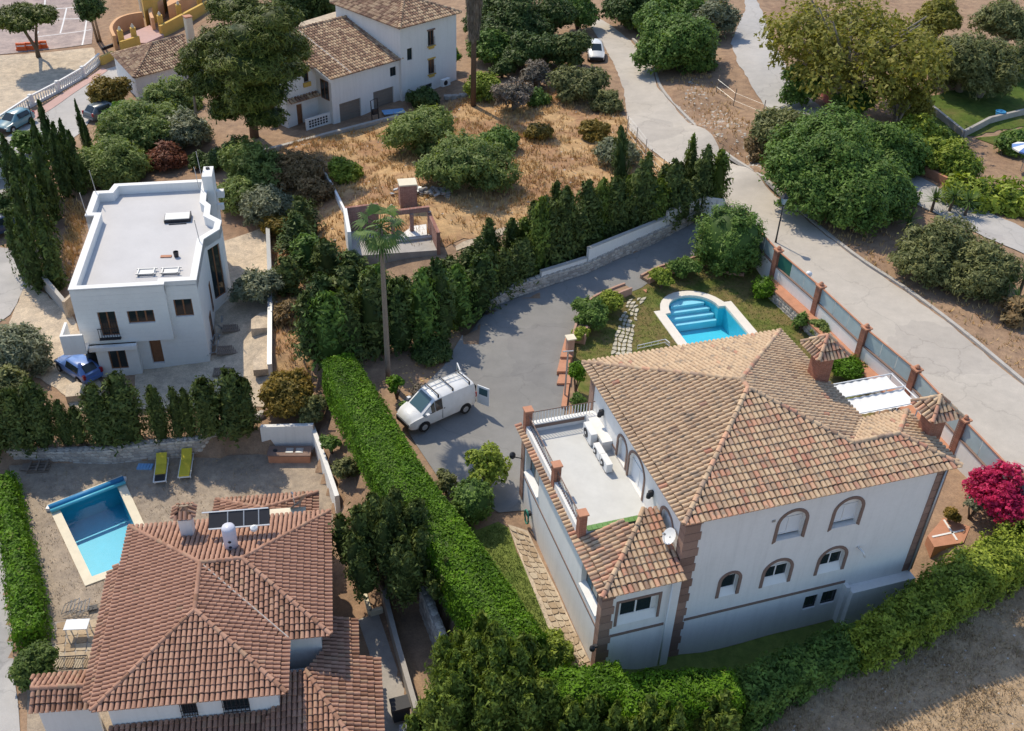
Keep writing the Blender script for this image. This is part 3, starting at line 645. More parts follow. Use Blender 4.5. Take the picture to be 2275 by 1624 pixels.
# ---------------------------------------------------------------- tiles, walls, paving
def tile_template(w, l):
    r0, r1 = w * .435, w * .375; n = 6; vs = []; 
    for (y, r, zo) in ((0, r0, .035), (l, r1, .0)):
        for k in range(n + 1):
            a = math.pi * k / n; vs.append((-math.cos(a) * r, y, zo + math.sin(a) * r * 1.0))
    V = np.array(vs); fs = [(k, k + 1, n + 2 + k, n + 1 + k) for k in range(n)] 
    return V, fs, tuple(range(n, -1, -1))
CAMP = np.array([0, 0, CAM_H])
class Roof:
    """barrel tiles; the largest-looking ones are separate parts, the rest one part"""
    def __init__(s, parent, mat, w, l, tstops=None, nparts=300): s.p = parent; s.mat = mat; s.w = w; s.l = l; s.tiles = []; s.bed = MB(); s.ridges = []; s.np = nparts
    def slope(s, pts, tint=None, lift=.03):
        P = [np.array(p, float) for p in pts]; e = P[1] - P[0]; e[2] = 0; e /= np.linalg.norm(e)
        nrm = np.zeros(3)
        for i in range(len(P)): nrm += np.cross(P[i] - P[0], P[(i + 1) % len(P)] - P[0])
        nrm /= np.linalg.norm(nrm)
        if nrm[2] < 0: nrm = -nrm
        up = np.cross(nrm, e); 
        if up[2] < 0: up = -up; 
        ex = np.cross(up, nrm)
        q = [((p - P[0]) @ ex, (p - P[0]) @ up) for p in P]
        s.bed.poly([p - nrm * .02 for p in P])
        x0 = min(a for a, b in q); x1 = max(a for a, b in q); nc = max(1, int(round((x1 - x0) / s.w))); w = (x1 - x0) / nc
        for c in range(nc):
            x = x0 + (c + .5) * w; ys_ = []
            for i in range(len(q)):
                (ax, ay), (bx, by) = q[i], q[(i + 1) % len(q)]
                if (ax - x) * (bx - x) < 0: ys_.append(ay + (by - ay) * (x - ax) / (bx - ax))
            ys_.sort()
            for a, b in zip(ys_[::2], ys_[1::2]):
                n = max(1, int(math.ceil((b - a) / s.l - .25))); j = R.uniform(-.02, .02)
                for k in range(n):
                    y = a + k * s.l + (j if k else -.06); ln = min(s.l * 1.1, b - y + .03)
                    if ln < .08: continue
                    o = P[0] + ex * (x + R.uniform(-.008, .008)) + up * y + nrm * lift
                    rot = R.uniform(-.02, .02); ax_ = ex * math.cos(rot) + up * math.sin(rot); ay_ = -ex * math.sin(rot) + up * math.cos(rot)
                    d = o - CAMP; vis = max(0, -(d / np.linalg.norm(d)) @ nrm) * ln / (d @ d)
                    tt = R.random(); tt = tt if (tint is None or R.random() < .045) else tint[0] + tt * tint[1]; s.tiles.append((vis, o, ax_, ay_, nrm, w / s.w, ln / (s.l * 1.1), tt))
    def ridge(s, a, b, r=None, l=.38):
        a = np.array(a, float); b = np.array(b, float); d = b - a; n = max(1, int(round(np.linalg.norm(d) / l))); d /= np.linalg.norm(d); l = np.linalg.norm(b - a) / n
        sd = np.cross(d, [0, 0, 1.]); sd /= np.linalg.norm(sd); up = np.cross(sd, d)
        for k in range(n): s.ridges.append((a + d * l * k + up * .05, sd, d, up, (r or s.w * .55) / (s.w * .47), l * 1.12 / (s.l * 1.1), R.random()))
    def build(s, tname='roof_tile', rname='ridge_tile'):
        V0, fs, cap = tile_template(s.w, s.l * 1.1); off = wl(s.p)
        s.bed.build('tile_bed', M['tilebed'], s.p)
        s.tiles.sort(key=lambda t: -t[0]); var = []
        for i in range(14):
            mb = MB(); mb.tv = (i + .5) / 14; mb.add(V0, fs + [cap]); me = mb.mesh(tname, smooth=False); me.materials.append(s.mat); var.append(me)
        def place(nm, o, x, y, z, sx, sy, t):
            ob = bpy.data.objects.new(nm, var[min(13, int(t * 14))]); COL.objects.link(ob); ob.parent = s.p
            o = o - off
            ob.matrix_local = Matrix(((x[0] * sx, y[0] * sy, z[0] * sx, o[0]), (x[1] * sx, y[1] * sy, z[1] * sx, o[1]), (x[2] * sx, y[2] * sy, z[2] * sx, o[2]), (0, 0, 0, 1)))
        for t in s.tiles[:s.np]: place(tname, t[1], t[2], t[3], t[4], t[5], t[6], t[7])
        rest = s.tiles[s.np:]
        if rest:
            n = len(rest); O = np.array([t[1] for t in rest]); A = np.array([[t[2] * t[5], t[3] * t[6], t[4]] for t in rest]); V = np.einsum('vk,nkc->nvc', V0, A) + O[:, None] - off
            nv = len(V0); me = bpy.data.meshes.new('roof_tiles'); V = V.reshape(-1, 3); 
            quads = np.array(fs)[None] + (np.arange(n) * nv)[:, None, None]; caps = np.array([cap])[None] + (np.arange(n) * nv)[:, None, None]
            lv = np.concatenate([quads.reshape(-1), caps.reshape(-1)]); tot = np.concatenate([np.full(n * len(fs), 4), np.full(n, len(cap))]); st = np.concatenate([[0], np.cumsum(tot)[:-1]])
            me.vertices.add(len(V)); me.vertices.foreach_set('co', V.astype(np.float32).ravel()); me.loops.add(len(lv)); me.loops.foreach_set('vertex_index', lv.astype(np.int32))
            me.polygons.add(len(tot)); me.polygons.foreach_set('loop_start', st.astype(np.int32)); me.polygons.foreach_set('loop_total', tot.astype(np.int32))
            a = me.attributes.new('tint', 'FLOAT', 'POINT'); a.data.foreach_set('value', np.repeat([t[7] for t in rest], nv).astype(np.float32)); me.polygons.foreach_set('use_smooth', np.zeros(len(tot), bool)); me.update(calc_edges=True)
            tag(link('roof_tiles', me, s.mat, s.p), kind='stuff')
        for t in s.ridges[:300]: place(rname, t[0], t[1], t[2], t[3], t[4], t[5], t[6])
def arch_pts(x0, x1, zs, z1, n=10):
    xm = (x0 + x1) / 2; rx = (x1 - x0) / 2; rz = z1 - zs
    return [(xm + rx * math.cos(math.pi * (1 - k / n)), zs + rz * math.sin(math.pi * k / n)) for k in range(n + 1)]
def wall(mb, O, X, x0, x1, z0, z1, ops=()):
    """wall face with real openings: ops = (xa, xb, za, zb, spring z or None, depth)"""
    O = np.array(O, float); X = np.array(X, float); N = np.cross(X, [0, 0, 1.])
    P = lambda x, z, d=0.0: O + X * x + np.array([0, 0, z]) - N * d
    bx = sorted({x0, x1, *[o[0] for o in ops], *[o[1] for o in ops]}); bz = sorted({z0, z1, *[o[2] for o in ops], *[o[3] for o in ops]})
    for i in range(len(bx) - 1):
        for j in range(len(bz) - 1):
            xm = (bx[i] + bx[i + 1]) / 2; zm = (bz[j] + bz[j + 1]) / 2
            if any(o[0] < xm < o[1] and o[2] < zm < o[3] for o in ops): continue
            mb.quad(P(bx[i], bz[j]), P(bx[i + 1], bz[j]), P(bx[i + 1], bz[j + 1]), P(bx[i], bz[j + 1]))
    for xa, xb, za, zb, sp, dp in ops:
        if sp is None: loop = [(xa, za), (xb, za), (xb, zb), (xa, zb)]
        else:
            ar = arch_pts(xa, xb, sp, zb); xm = (xa + xb) / 2; h = len(ar) // 2
            mb.poly([P(*p) for p in [(xa, zb)] + ar[:h + 1][::1]][::-1] if False else [P(xa, zb)] + [P(*p) for p in ar[:h + 1]])
            mb.poly([P(xb, zb)] + [P(*p) for p in ar[h:]])
            loop = [(xa, za), (xb, za)] + ar[::-1]
        n = len(loop)
        for i in range(n):
            a, b = loop[i], loop[(i + 1) % n]
            if abs(a[0] - b[0]) + abs(a[1] - b[1]) < 1e-6: continue
            mb.quad(P(*a), P(*a, dp), P(*b, dp), P(*b))
    return P
def window(par, P, xa, xb, za, zb, depth, fr=M['whitemetal'], gl=M['glass'], leaves=2, fw_=.05, name='window', bar=0, label=None):
    """frame set in an opening, panes as sub-parts"""
    mb = MB(); d0, d1 = depth - .06, depth - .01; q = lambda x, y, z: P(x, z, y)
    for a, b, c, e in ((xa, xb, za, za + fw_), (xa, xb, zb - fw_, zb), (xa, xa + fw_, za + fw_, zb - fw_), (xb - fw_, xb, za + fw_, zb - fw_)): mb.box(a, b, d0, d1, c, e, q)
    for k in range(1, leaves):
        x = xa + (xb - xa) * k / leaves; mb.box(x - fw_ * .6, x + fw_ * .6, d0 + .004, d1 - .003, za + fw_, zb - fw_, q)
    w = mb.build(name, fr, par)
    if label: w['label'] = label
    for k in range(leaves):
        a = xa + (xb - xa) * k / leaves + fw_ * .7; b = xa + (xb - xa) * (k + 1) / leaves - fw_ * .7
        p = MB().box(a, b, d0 + .02, d1 - .006, za + fw_ + .003, zb - fw_ - .003, q)
        link('pane', p.mesh('pane', wl(w)), gl, w)
    return w
def stone_variants(n=10):
    out = []
    for i in range(n):
        bm = bmesh.new(); bmesh.ops.create_icosphere(bm, subdivisions=1, radius=.55); rr = random.Random(i)
        for v in bm.verts: v.co *= rr.uniform(.85, 1.18)
        for v in bm.verts: v.co.x = max(-.5, min(.5, v.co.x * 1.25)); v.co.z = max(-.5, min(.5, v.co.z * 1.25)); v.co.y *= .9
        V = np.array([v.co[:] for v in bm.verts]); F = [tuple(q.index for q in f.verts) for f in bm.faces]; bm.free()
        mb = MB(); mb.tv = (i + .5) / n; mb.add(V, F); me = mb.mesh('stone'); me.materials.append(M['stone']); out.append((me, V, F))
    return out
STONES = stone_variants()
def stone_wall(name, label, line, thick=.3, rowh=.24, slen=.36, cat='wall', faces=(1,), cap=None, core=None, maxp=300, capw=0, group=None):
    """rubble wall along world points (x, y, z bottom, z top); stones proud of a mortar core"""
    P = [np.array(p, float) for p in line]; b0 = np.array([P[0][0], P[0][1], P[0][2]]); t = thing(name, label, cat, b0, group); mb = MB(); st = []
    for i in range(len(P) - 1):
        a, b = P[i], P[i + 1]; d = (b - a)[:2]; ln = np.linalg.norm(d); d /= ln; nr = np.array([d[1], -d[0]])
        A = lambda s_, y, z: np.array([*(a[:2] + d * s_ + nr * y), z])
        zb = lambda s_: a[2] + (b[2] - a[2]) * s_ / ln; zt = lambda s_: a[3] + (b[3] - a[3]) * s_ / ln
        vs_ = [A(0, -thick / 2, zb(0)), A(ln, -thick / 2, zb(ln)), A(ln, thick / 2, zb(ln)), A(0, thick / 2, zb(0)), A(0, -thick / 2, zt(0)), A(ln, -thick / 2, zt(ln)), A(ln, thick / 2, zt(ln)), A(0, thick / 2, zt(0))]
        mb.add(vs_, [(3, 2, 1, 0), (4, 5, 6, 7), (0, 1, 5, 4), (1, 2, 6, 5), (2, 3, 7, 6), (3, 0, 4, 7)])
        for f in faces:
            s_ = 0
            nr_ = max(1, int(round((max(zt(0), zt(ln)) - min(zb(0), zb(ln))) / rowh)))
            for r in range(nr_):
                s_ = R.uniform(-slen, 0) * .5
                while s_ < ln:
                    l = slen * R.uniform(.6, 1.4); sm = min(ln - .05, max(.05, s_ + l / 2)); z0, z1_ = zb(sm), zt(sm); h = (z1_ - z0) / nr_
                    c = A(sm, f * thick / 2, z0 + (r + .5) * h + R.uniform(-.02, .02)); st.append((c, d, nr * f, l * .95, h * R.uniform(.9, 1.12), R.uniform(.06, .12))); s_ += l
        s_ = 0
        while s_ < ln:
            l = slen * R.uniform(.7, 1.4); sm = min(ln - .05, s_ + l / 2); st.append((A(sm, 0, zt(sm)), d, nr, l * .95, .16, thick * .95)); s_ += l
    mb.build('wall_core', core or M['mortar'], t)
    st.sort(key=lambda q: -((q[0] - CAMP) @ (q[0] - CAMP)) ** -1.0)
    off = wl(t)
    for c, d, nr, l, h, th in st[:maxp]:
        me = R.choice(STONES)[0]; ob = bpy.data.objects.new('stone', me); COL.objects.link(ob); ob.parent = t; c = c - off
        ob.matrix_local = Matrix(((d[0] * l, nr[0] * th, 0, c[0]), (d[1] * l, nr[1] * th, 0, c[1]), (0, 0, h, c[2]), (0, 0, 0, 1)))
    if st[maxp:]:
        mb = MB()
        for c, d, nr, l, h, th in st[maxp:]:
            i = R.randrange(len(STONES)); mb.tv = (i + .5) / len(STONES); V = STONES[i][1]
            mb.add([c + np.array([d[0] * x * l + nr[0] * y * th, d[1] * x * l + nr[1] * y * th, z * h]) for x, y, z in V], STONES[i][2])
        tag(mb.build('stones', M['stone'], t), kind='stuff')
    return t
def slabs(parent, grid, mat, name='paving_stone', inset=.025, h=.04, keep=None, jit=.0, hole=None, zoff=.06):
    """separate paving pieces from a jittered grid function grid(i,j)->(x,y); grid size in keep"""
    ni, nj = keep
    G = {(i, j): np.array(grid(i, j)) + RS.uniform(-jit, jit, 2) for i in range(ni + 1) for j in range(nj + 1)}
    for i in range(ni):
        for j in range(nj):
            if hole and hole(i, j): continue
            q = np.array([G[i, j], G[i + 1, j], G[i + 1, j + 1], G[i, j + 1]]); c = q.mean(0); 
            q = c + (q - c) * (1 - inset / np.maximum(.05, np.linalg.norm(q - c, axis=1)))[:, None]
            mid = [tuple((q[k] + q[(k + 1) % 4]) / 2 + (q[k] + q[(k + 1) % 4] - 2 * c) * R.uniform(-.02, .05)) for k in range(4)] if jit else []
            pts = [p for k in range(4) for p in ((tuple(q[k] + (c - q[k]) * (.10 if jit else 0)),) + ((mid[k],) if jit else ()))]
            z = z1(c[0], c[1]); o = np.array([c[0], c[1], z]); mb = MB(); mb.tv = R.random()
            hh = h + R.uniform(0, .012); mb.prism([(a - c[0], b - c[1]) for a, b in pts], -.03, zoff + hh)
            ob = link(name, mb.mesh(name), mat, parent, o - wl(parent))

ORD = 'first second third fourth fifth sixth seventh eighth ninth tenth eleventh twelfth thirteenth fourteenth fifteenth sixteenth seventeenth eighteenth nineteenth twentieth'.split()
def ordinal(k, n, a='leftmost', b='rightmost'): return a if k == 0 else b if k == n - 1 else ORD[k]
# ================================================================ the setting: roads, sheets
road_l = [(1285, 30), (1345, 110), (1385, 200), (1398, 290), (1440, 330), (1500, 370), (1592, 402), (1600, 470), (1700, 575), (1838, 695), (1935, 785), (2040, 885), (2140, 1000), (2190, 1085), (2240, 1180), (2420, 1420), (2750, 1900)]
road_r = [(1300, 20), (1400, 92), (1440, 130), (1460, 195), (1510, 255), (1600, 340), (1690, 400), (1760, 465), (1890, 570), (2010, 650), (2130, 740), (2274, 860), (2420, 980), (2800, 1330), (3200, 1750)]
sheet('road', gpoly(road_l + road_r[::-1]), M['road'], .06, jit=.06)
def strip(name, pts, w, h, mat, h0=0.0):
    """low kerb along survey points"""
    P = smooth_line([ground(x, y) for x, y in pts], 6); mb = MB()
    for i in range(len(P) - 1):
        a, b = P[i], P[i + 1]; d = (b - a)[:2]; d /= np.linalg.norm(d); n = np.array([d[1], -d[0]]) * w / 2
        vs_ = [(*(a[:2] - n), a[2] - .1), (*(a[:2] + n), a[2] - .1), (*(b[:2] + n), b[2] - .1), (*(b[:2] - n), b[2] - .1), (*(a[:2] - n), a[2] + h), (*(a[:2] + n), a[2] + h), (*(b[:2] + n), b[2] + h), (*(b[:2] - n), b[2] + h)]
        mb.add(vs_, [(4, 5, 6, 7), (0, 1, 5, 4), (2, 3, 7, 6)] + ([(3, 0, 4, 7)] if True else []) + [(1, 2, 6, 5)])
    o = mb.build(name, mat); tag(o, kind='structure'); return o
strip('road_kerb', [(1405, 88), (1445, 128), (1466, 193), (1516, 253), (1606, 338), (1696, 398), (1766, 462), (1896, 567), (2016, 647), (2136, 737), (2280, 857)], .24, .16, M['kerb'])
k3 = lambda x, y: ((1700 + x * .3817) / 1.12577, y * .3817 / 1.12577)
sheet('upper_road', gpoly([k3(*p) for p in [(400, -60), (430, 60), (330, 280), (380, 420), (500, 620), (640, 760), (900, 960), (1150, 1150), (1480, 1310), (1700, 1420), (2000, 1560), (2400, 1740), (2400, 1590), (2253, 1500), (2000, 1380), (1800, 1290), (1560, 1160), (1250, 980), (1000, 790), (850, 640), (700, 450), (620, 300), (540, 80), (470, -60)]]), M['road2'], .06, jit=.1)
sheet('road_verge', gpoly([(1440, 100), (1560, 150), (1600, 230), (1700, 320), (1790, 350), (1900, 480), (2274, 700), (2380, 800), (2274, 850), (2130, 735), (2010, 645), (1890, 565), (1760, 460), (1690, 395), (1600, 335), (1510, 250), (1465, 195)]), M['soil'], .035, jit=.2)
sheet('driveway', gpoly([(1552, 484), (1604, 476), (1604, 510), (1545, 566), (1480, 603), (1425, 640), (1345, 672), (1290, 700), (1268, 760), (1248, 800), (1258, 880), (1252, 930), (1180, 950), (1166, 1135), (1108, 1140), (1060, 1110), (1000, 1105), (925, 990), (885, 925), (888, 895), (935, 865), (985, 815), (1036, 748), (1080, 690), (1300, 608)]), M['gravel'], .05)
_hole = offset_poly(poolA_in, .585); _nh = len(_hole); _top = 3 + 7
_gl = pxpoly([(1300, 960), (1268, 770), (1296, 700), (1345, 672), (1405, 652), (1440, 632), (1480, 610)], 0); _gr = pxpoly([(1560, 604), (1690, 590), (1760, 690), (1960, 850), (1930, 960)], 0)
_bm = ((_hole[0][0] + _hole[1][0]) / 2, (_hole[0][1] + _hole[1][1]) / 2)
sheet('lawn', [(_bm[0], _bm[1] - 1.5)] + _gl + pxpoly([(1530, 598)], 0) + [_hole[_top]] + _hole[_top + 1:] + [_hole[0], _bm], M['lawn'], .035)
sheet('lawn', [_hole[_top]] + pxpoly([(1530, 598)], 0) + _gr + [(_bm[0], _bm[1] - 1.5), _bm, _hole[1], _hole[2]] + _hole[3:_top], M['lawn'], .037)
sheet('side_lawn', gpoly([(1040, 1150), (1060, 1180), (1108, 1160), (1128, 1172), (1218, 1390), (1290, 1530), (1210, 1530), (1120, 1400)]), M['lawn2'], .04, jit=.04)
sheet('front_lawn', gpoly([(1290, 1500), (1480, 1460), (1900, 1360), (2040, 1290), (2080, 1310), (1900, 1450), (1640, 1520), (1300, 1545)]), M['lawn2'], .04)
path = sheet('flagstone_path', gpoly([(1128, 1166), (1172, 1180), (1240, 1320), (1318, 1490), (1275, 1510), (1215, 1390)]), M['sand'], .045)
fld = sheet('dry_field', gpoly([(1560, 1600), (1905, 1475), (2274, 1275), (2480, 1200), (2500, 1800), (1400, 1800)]), M['field'], .04, jit=.15)
lot_px = [(655, 470), (600, 380), (640, 320), (800, 290), (905, 245), (1060, 215), (1300, 190), (1375, 250), (1420, 320), (1500, 375), (1560, 400), (1480, 440), (1330, 462), (1150, 505), (1010, 540), (860, 575), (760, 640), (700, 760), (690, 850), (615, 850), (608, 600), (600, 500)]
lot = gpoly(lot_px); sheet('scrub_lot', lot, M['scrub'], .04, jit=.3)
sheet('sand_yard', gpoly([(60, 620), (150, 690), (215, 790), (228, 900), (175, 915), (125, 860), (50, 830), (20, 720)]), M['sand'], .04, jit=.15)
sheet('house_yard', gpoly([(470, 545), (598, 500), (602, 835), (590, 905), (300, 910), (300, 812), (480, 790)]), M['sand'], .045)
sheet('side_road', gpoly([(-80, 540), (40, 555), (66, 615), (25, 700), (-80, 760)]), M['road2'], .05, jit=.05)
sheet('town_road', gpoly([(-60, 345), (68, 268), (225, 158), (320, 130), (300, 190), (215, 240), (185, 290), (120, 345), (10, 430), (-60, 460)]), M['road2'], .05)
sheet('sand_ground', gpoly([(-60, 128), (205, 106), (222, 140), (60, 245), (-60, 300)]), M['sand'], .04, jit=.1)
crt = sheet('sports_court', gpoly([(-60, -60), (208, -60), (204, 98), (-60, 128)]), M['court'], .05)
ke = lambda x, y: (x * 520 / 2275 / 1.12577, y * 520 / 2275 / 1.12577)
def line_mark(a, b, w=.09):
    a = ground(*a); b = ground(*b); d = (b - a)[:2]; d /= np.linalg.norm(d); n = np.array([d[1], -d[0]]) * w
    return [tuple(a[:2] - n), tuple(a[:2] + n), tuple(b[:2] + n), tuple(b[:2] - n)]
for a, b in (((500, -40), (490, 60)), ((730, 95), (660, 370)), ((950, 200), (900, 500)), ((560, 105), (850, 85)), ((400, 410), (1000, 330)), ((620, 215), (1000, 205)), ((420, 350), (385, 420))):
    sheet('court_marking', line_mark(ke(*a), ke(*b)), M['paint'], .06)
sheet('lane_road', gpoly([(-80, 1150), (12, 1160), (22, 1290), (34, 1500), (52, 1660), (-80, 1660)]), M['road2'], .05, jit=.05)
_hC = offset_poly(poolC_in, .45)
_yc = pxpoly([(20, 1035), (580, 1010), (700, 990), (742, 1110), (735, 1230)], -2.8)
_b = pxpoly([(640, 1700), (60, 1700), (62, 1380)], -2.8)
sheet('dry_yard', [_yc[0], _yc[1], _hC[3], _hC[0], _hC[1]] + [_b[2]], M['yard'], .035)
sheet('dry_yard', [_yc[1], _yc[2], _yc[3], _yc[4], _b[0], _b[1], _b[2], _hC[1], _hC[2], _hC[3]], M['yard'], .037)
sheet('paved_lane', gpoly([(795, 1378), (840, 1362), (905, 1555), (930, 1660), (845, 1660), (820, 1450)]), M['concrete'], .05)
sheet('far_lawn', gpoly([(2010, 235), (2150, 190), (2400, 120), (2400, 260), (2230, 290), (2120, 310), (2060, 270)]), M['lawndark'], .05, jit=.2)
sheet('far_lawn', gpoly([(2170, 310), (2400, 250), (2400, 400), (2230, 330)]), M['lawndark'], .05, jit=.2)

# ---------------------------------------------------------------- pools
def pool(name, label, inner, outer, z, depth, cop, steps=None, ch=.1):
    n = len(inner); c = np.array([sum(p[0] for p in inner) / n, sum(p[1] for p in inner) / n, z]); t = thing(name, label, 'pool', c)
    mb = MB(); zt = z + ch
    bm = bmesh.new(); oi = [bm.verts.new((x, y, 0)) for x, y in outer]; ii = [bm.verts.new((x, y, 0)) for x, y in inner]
    ed = [bm.edges.new((l[k], l[(k + 1) % len(l)])) for l in (oi, ii) for k in range(len(l))]
    g = bmesh.ops.triangle_fill(bm, use_beauty=True, use_dissolve=False, edges=ed)
    bm.verts.index_update(); V = [(v.co.x, v.co.y, zt) for v in bm.verts]; F = []
    for f in bm.faces:
        if pin(inner, *f.calc_center_median()[:2]): continue
        idx_ = [v.index for v in f.verts]; F.append(tuple(idx_ if f.normal.z > 0 else idx_[::-1]))
    bm.free(); mb.add(V, F)
    for l, s in ((outer, 1), (inner, -1)):
        for k in range(len(l)):
            a, b = l[k], l[(k + 1) % len(l)]; mb.quad((*a, zt), (*b, zt), (*b, z - .12 if s < 0 else z - .1), (*a, z - .12 if s < 0 else z - .1))
    mb.build('coping', cop, t)
    mb = MB()
    for k in range(n):
        a, b = inner[k], inner[(k + 1) % n]; mb.quad((*a, z - .12), (*b, z - .12), (*b, z - depth), (*a, z - depth))
    mb.poly([(*p, z - depth) for p in inner]); mb.build('basin', M['pooltileA' if cop is M['coping'] else 'pooltile'], t)
    o = MB().poly([(*p, z - .04) for p in inner]).build('water', M['water'], t)
    return t
mt, t_, b_ = node_mat('pool_water', .03, .5); b_.inputs['Base Color'].default_value = (.42, .80, .92, 1)
b_.inputs['Transmission Weight'].default_value = 1; b_.inputs['IOR'].default_value = 1.33; M['water'] = mt
_w = t_.nodes.new('ShaderNodeTexNoise'); _w.inputs['Scale'].default_value = 4.5; _w.inputs['Detail'].default_value = 2; t_.links.new(posn(t_), _w.inputs['Vector']); bump(t_, b_, _w.outputs['Fac'], .22, .03)
# light must reach the basin through the water: treat the surface as mostly clear for shadow rays by mixing with transparency
_tr = t_.nodes.new('ShaderNodeBsdfTransparent'); _tr.inputs[0].default_value = (.72, .94, 1.0, 1); _mx = t_.nodes.new('ShaderNodeMixShader'); _mx.inputs[0].default_value = .75
_gl2 = t_.nodes.new('ShaderNodeBsdfGlossy'); _gl2.inputs['Roughness'].default_value = .05
_fr = t_.nodes.new('ShaderNodeFresnel'); _fr.inputs[0].default_value = 1.33; t_.links.new(b_.inputs['Normal'].links[0].from_socket, _fr.inputs['Normal']); t_.links.new(b_.inputs['Normal'].links[0].from_socket, _gl2.inputs['Normal'])
t_.links.new(_fr.outputs[0], _mx.inputs[0]); t_.links.new(_tr.outputs[0], _mx.inputs[1]); t_.links.new(_gl2.outputs[0], _mx.inputs[2]); t_.links.new(_mx.outputs[0], t_.nodes['Material Output'].inputs[0])
pa = pool('swimming_pool', 'turquoise pool with a rounded stepped end on the lawn behind the big villa', poolA_in, poolA_out, 0, 1.5, M['coping'])
for k in range(4):
    mb = MB(); a0 = .0; r = _ar - .02; yb = _pv + .05 + _ar * (.62 - .22 * k)
    pts = [(u, v) for u, v in [(_um + r * math.cos(t), _pv + .05 + r * 1.02 * math.sin(t)) for t in np.linspace(0, math.pi, 25)] if v > yb]
    pts = [(pts[0][0], yb)] + pts + [(pts[-1][0], yb)]
    mb.prism([tuple(F17(u, v)[:2]) for u, v in pts], -1.45, -.2 - .25 * k); mb.build('pool_step', M['poolstep'], pa)
pc = pool('swimming_pool', 'plain rectangular pool with cream coping on the dry lower yard', poolC_in, poolC_out, -2.8, 1.4, M['copingC'])
_q = [np.array([*p, -2.62]) for p in poolC_out]
ro = thing('pool_cover_roller', 'blue rolled pool cover lying across the head of the rectangular pool', 'pool cover', _q[0])
a, b = _q[0] + (_q[1] - _q[0]) * .06, _q[3] + (_q[2] - _q[3]) * .06
MB().tube([a, b], .17, 12).build('rolled_sheet', M['bluecover'], ro, smooth=True)
a2, b2 = _q[0] + (_q[1] - _q[0]) * .115, _q[3] + (_q[2] - _q[3]) * .115
MB().tube([a2 + [0, 0, .06], b2 + [0, 0, .06]], .10, 10).build('cover_edge', M['pooltile'], ro, smooth=True)
for p in (a, b): MB().box(-.12, .12, -.12, .12, -.28, .06, lambda x, y, z, p=p: p + np.array([x, y, z])).build('roller_stand', M['whitemetal'], ro)

# ================================================================ big villa
P = FA
vil = thing('villa', 'big two storey villa with tan barrel tile hip roof and arched brick windows', 'house', FA(21, 30, 0))
U0, U1, U2, V0, V1, V2 = 16.25, 26.25, 28.6, 25.5, 36.0, 28.9
mb = MB(); X = FA.a; Yv = FA.b
ops = [(20.66, 21.9, 4.5, 6.12, 5.5, .32), (23.36, 24.62, 4.5, 6.12, 5.5, .32), (18.44, 19.27, 1.7, 3.1, 2.68, .26), (20.56, 21.8, 1.7, 3.2, 2.6, .26), (23.3, 24.54, 1.68, 3.18, 2.58, .26), (23.08, 23.76, -.6, .28, None, .15), (23.98, 24.78, -.56, .32, None, .15)]
PF = wall(mb, FA(0, V0), X, U0, U2, -2.8, 6.95, ops)
opsL = [(-32.4, -31.45, 4.55, 5.95, 5.5, .22), (-31.1, -29.5, 4.42, 6.2, 5.5, .22), (-27.6, -26.55, 4.5, 5.9, 5.45, .22)]
PL = wall(mb, FA(U0, 0), -Yv, -V1, -V0, -1.0, 6.95, opsL)
mb.quad(FA(U0, V1, -1), FA(U1, V1, -1), FA(U1, V1, 6.95), FA(U0, V1, 6.95))
mb.quad(FA(U1, V1, -1), FA(U1, V2, -1), FA(U1, V2, 6.95), FA(U1, V1, 6.95)); mb.quad(FA(U1, V2, -1), FA(U2, V2, -1), FA(U2, V2, 6.95), FA(U1, V2, 6.95)); mb.quad(FA(U2, V2, -1), FA(U2, V0, -2.8), FA(U2, V0, 6.95), FA(U2, V2, 6.95))
mb.build('main_wall', M['villa'], vil)
MB().prism([(U0 - .02, V0 - .02), (U2 + .02, V0 - .02), (U2 + .02, V2 + .02), (U1 + .02, V2 + .02), (U1 + .02, V1 + .02), (U0 - .02, V1 + .02)], 6.80, 6.93, FA).build('eave_board', M['brown'], vil)
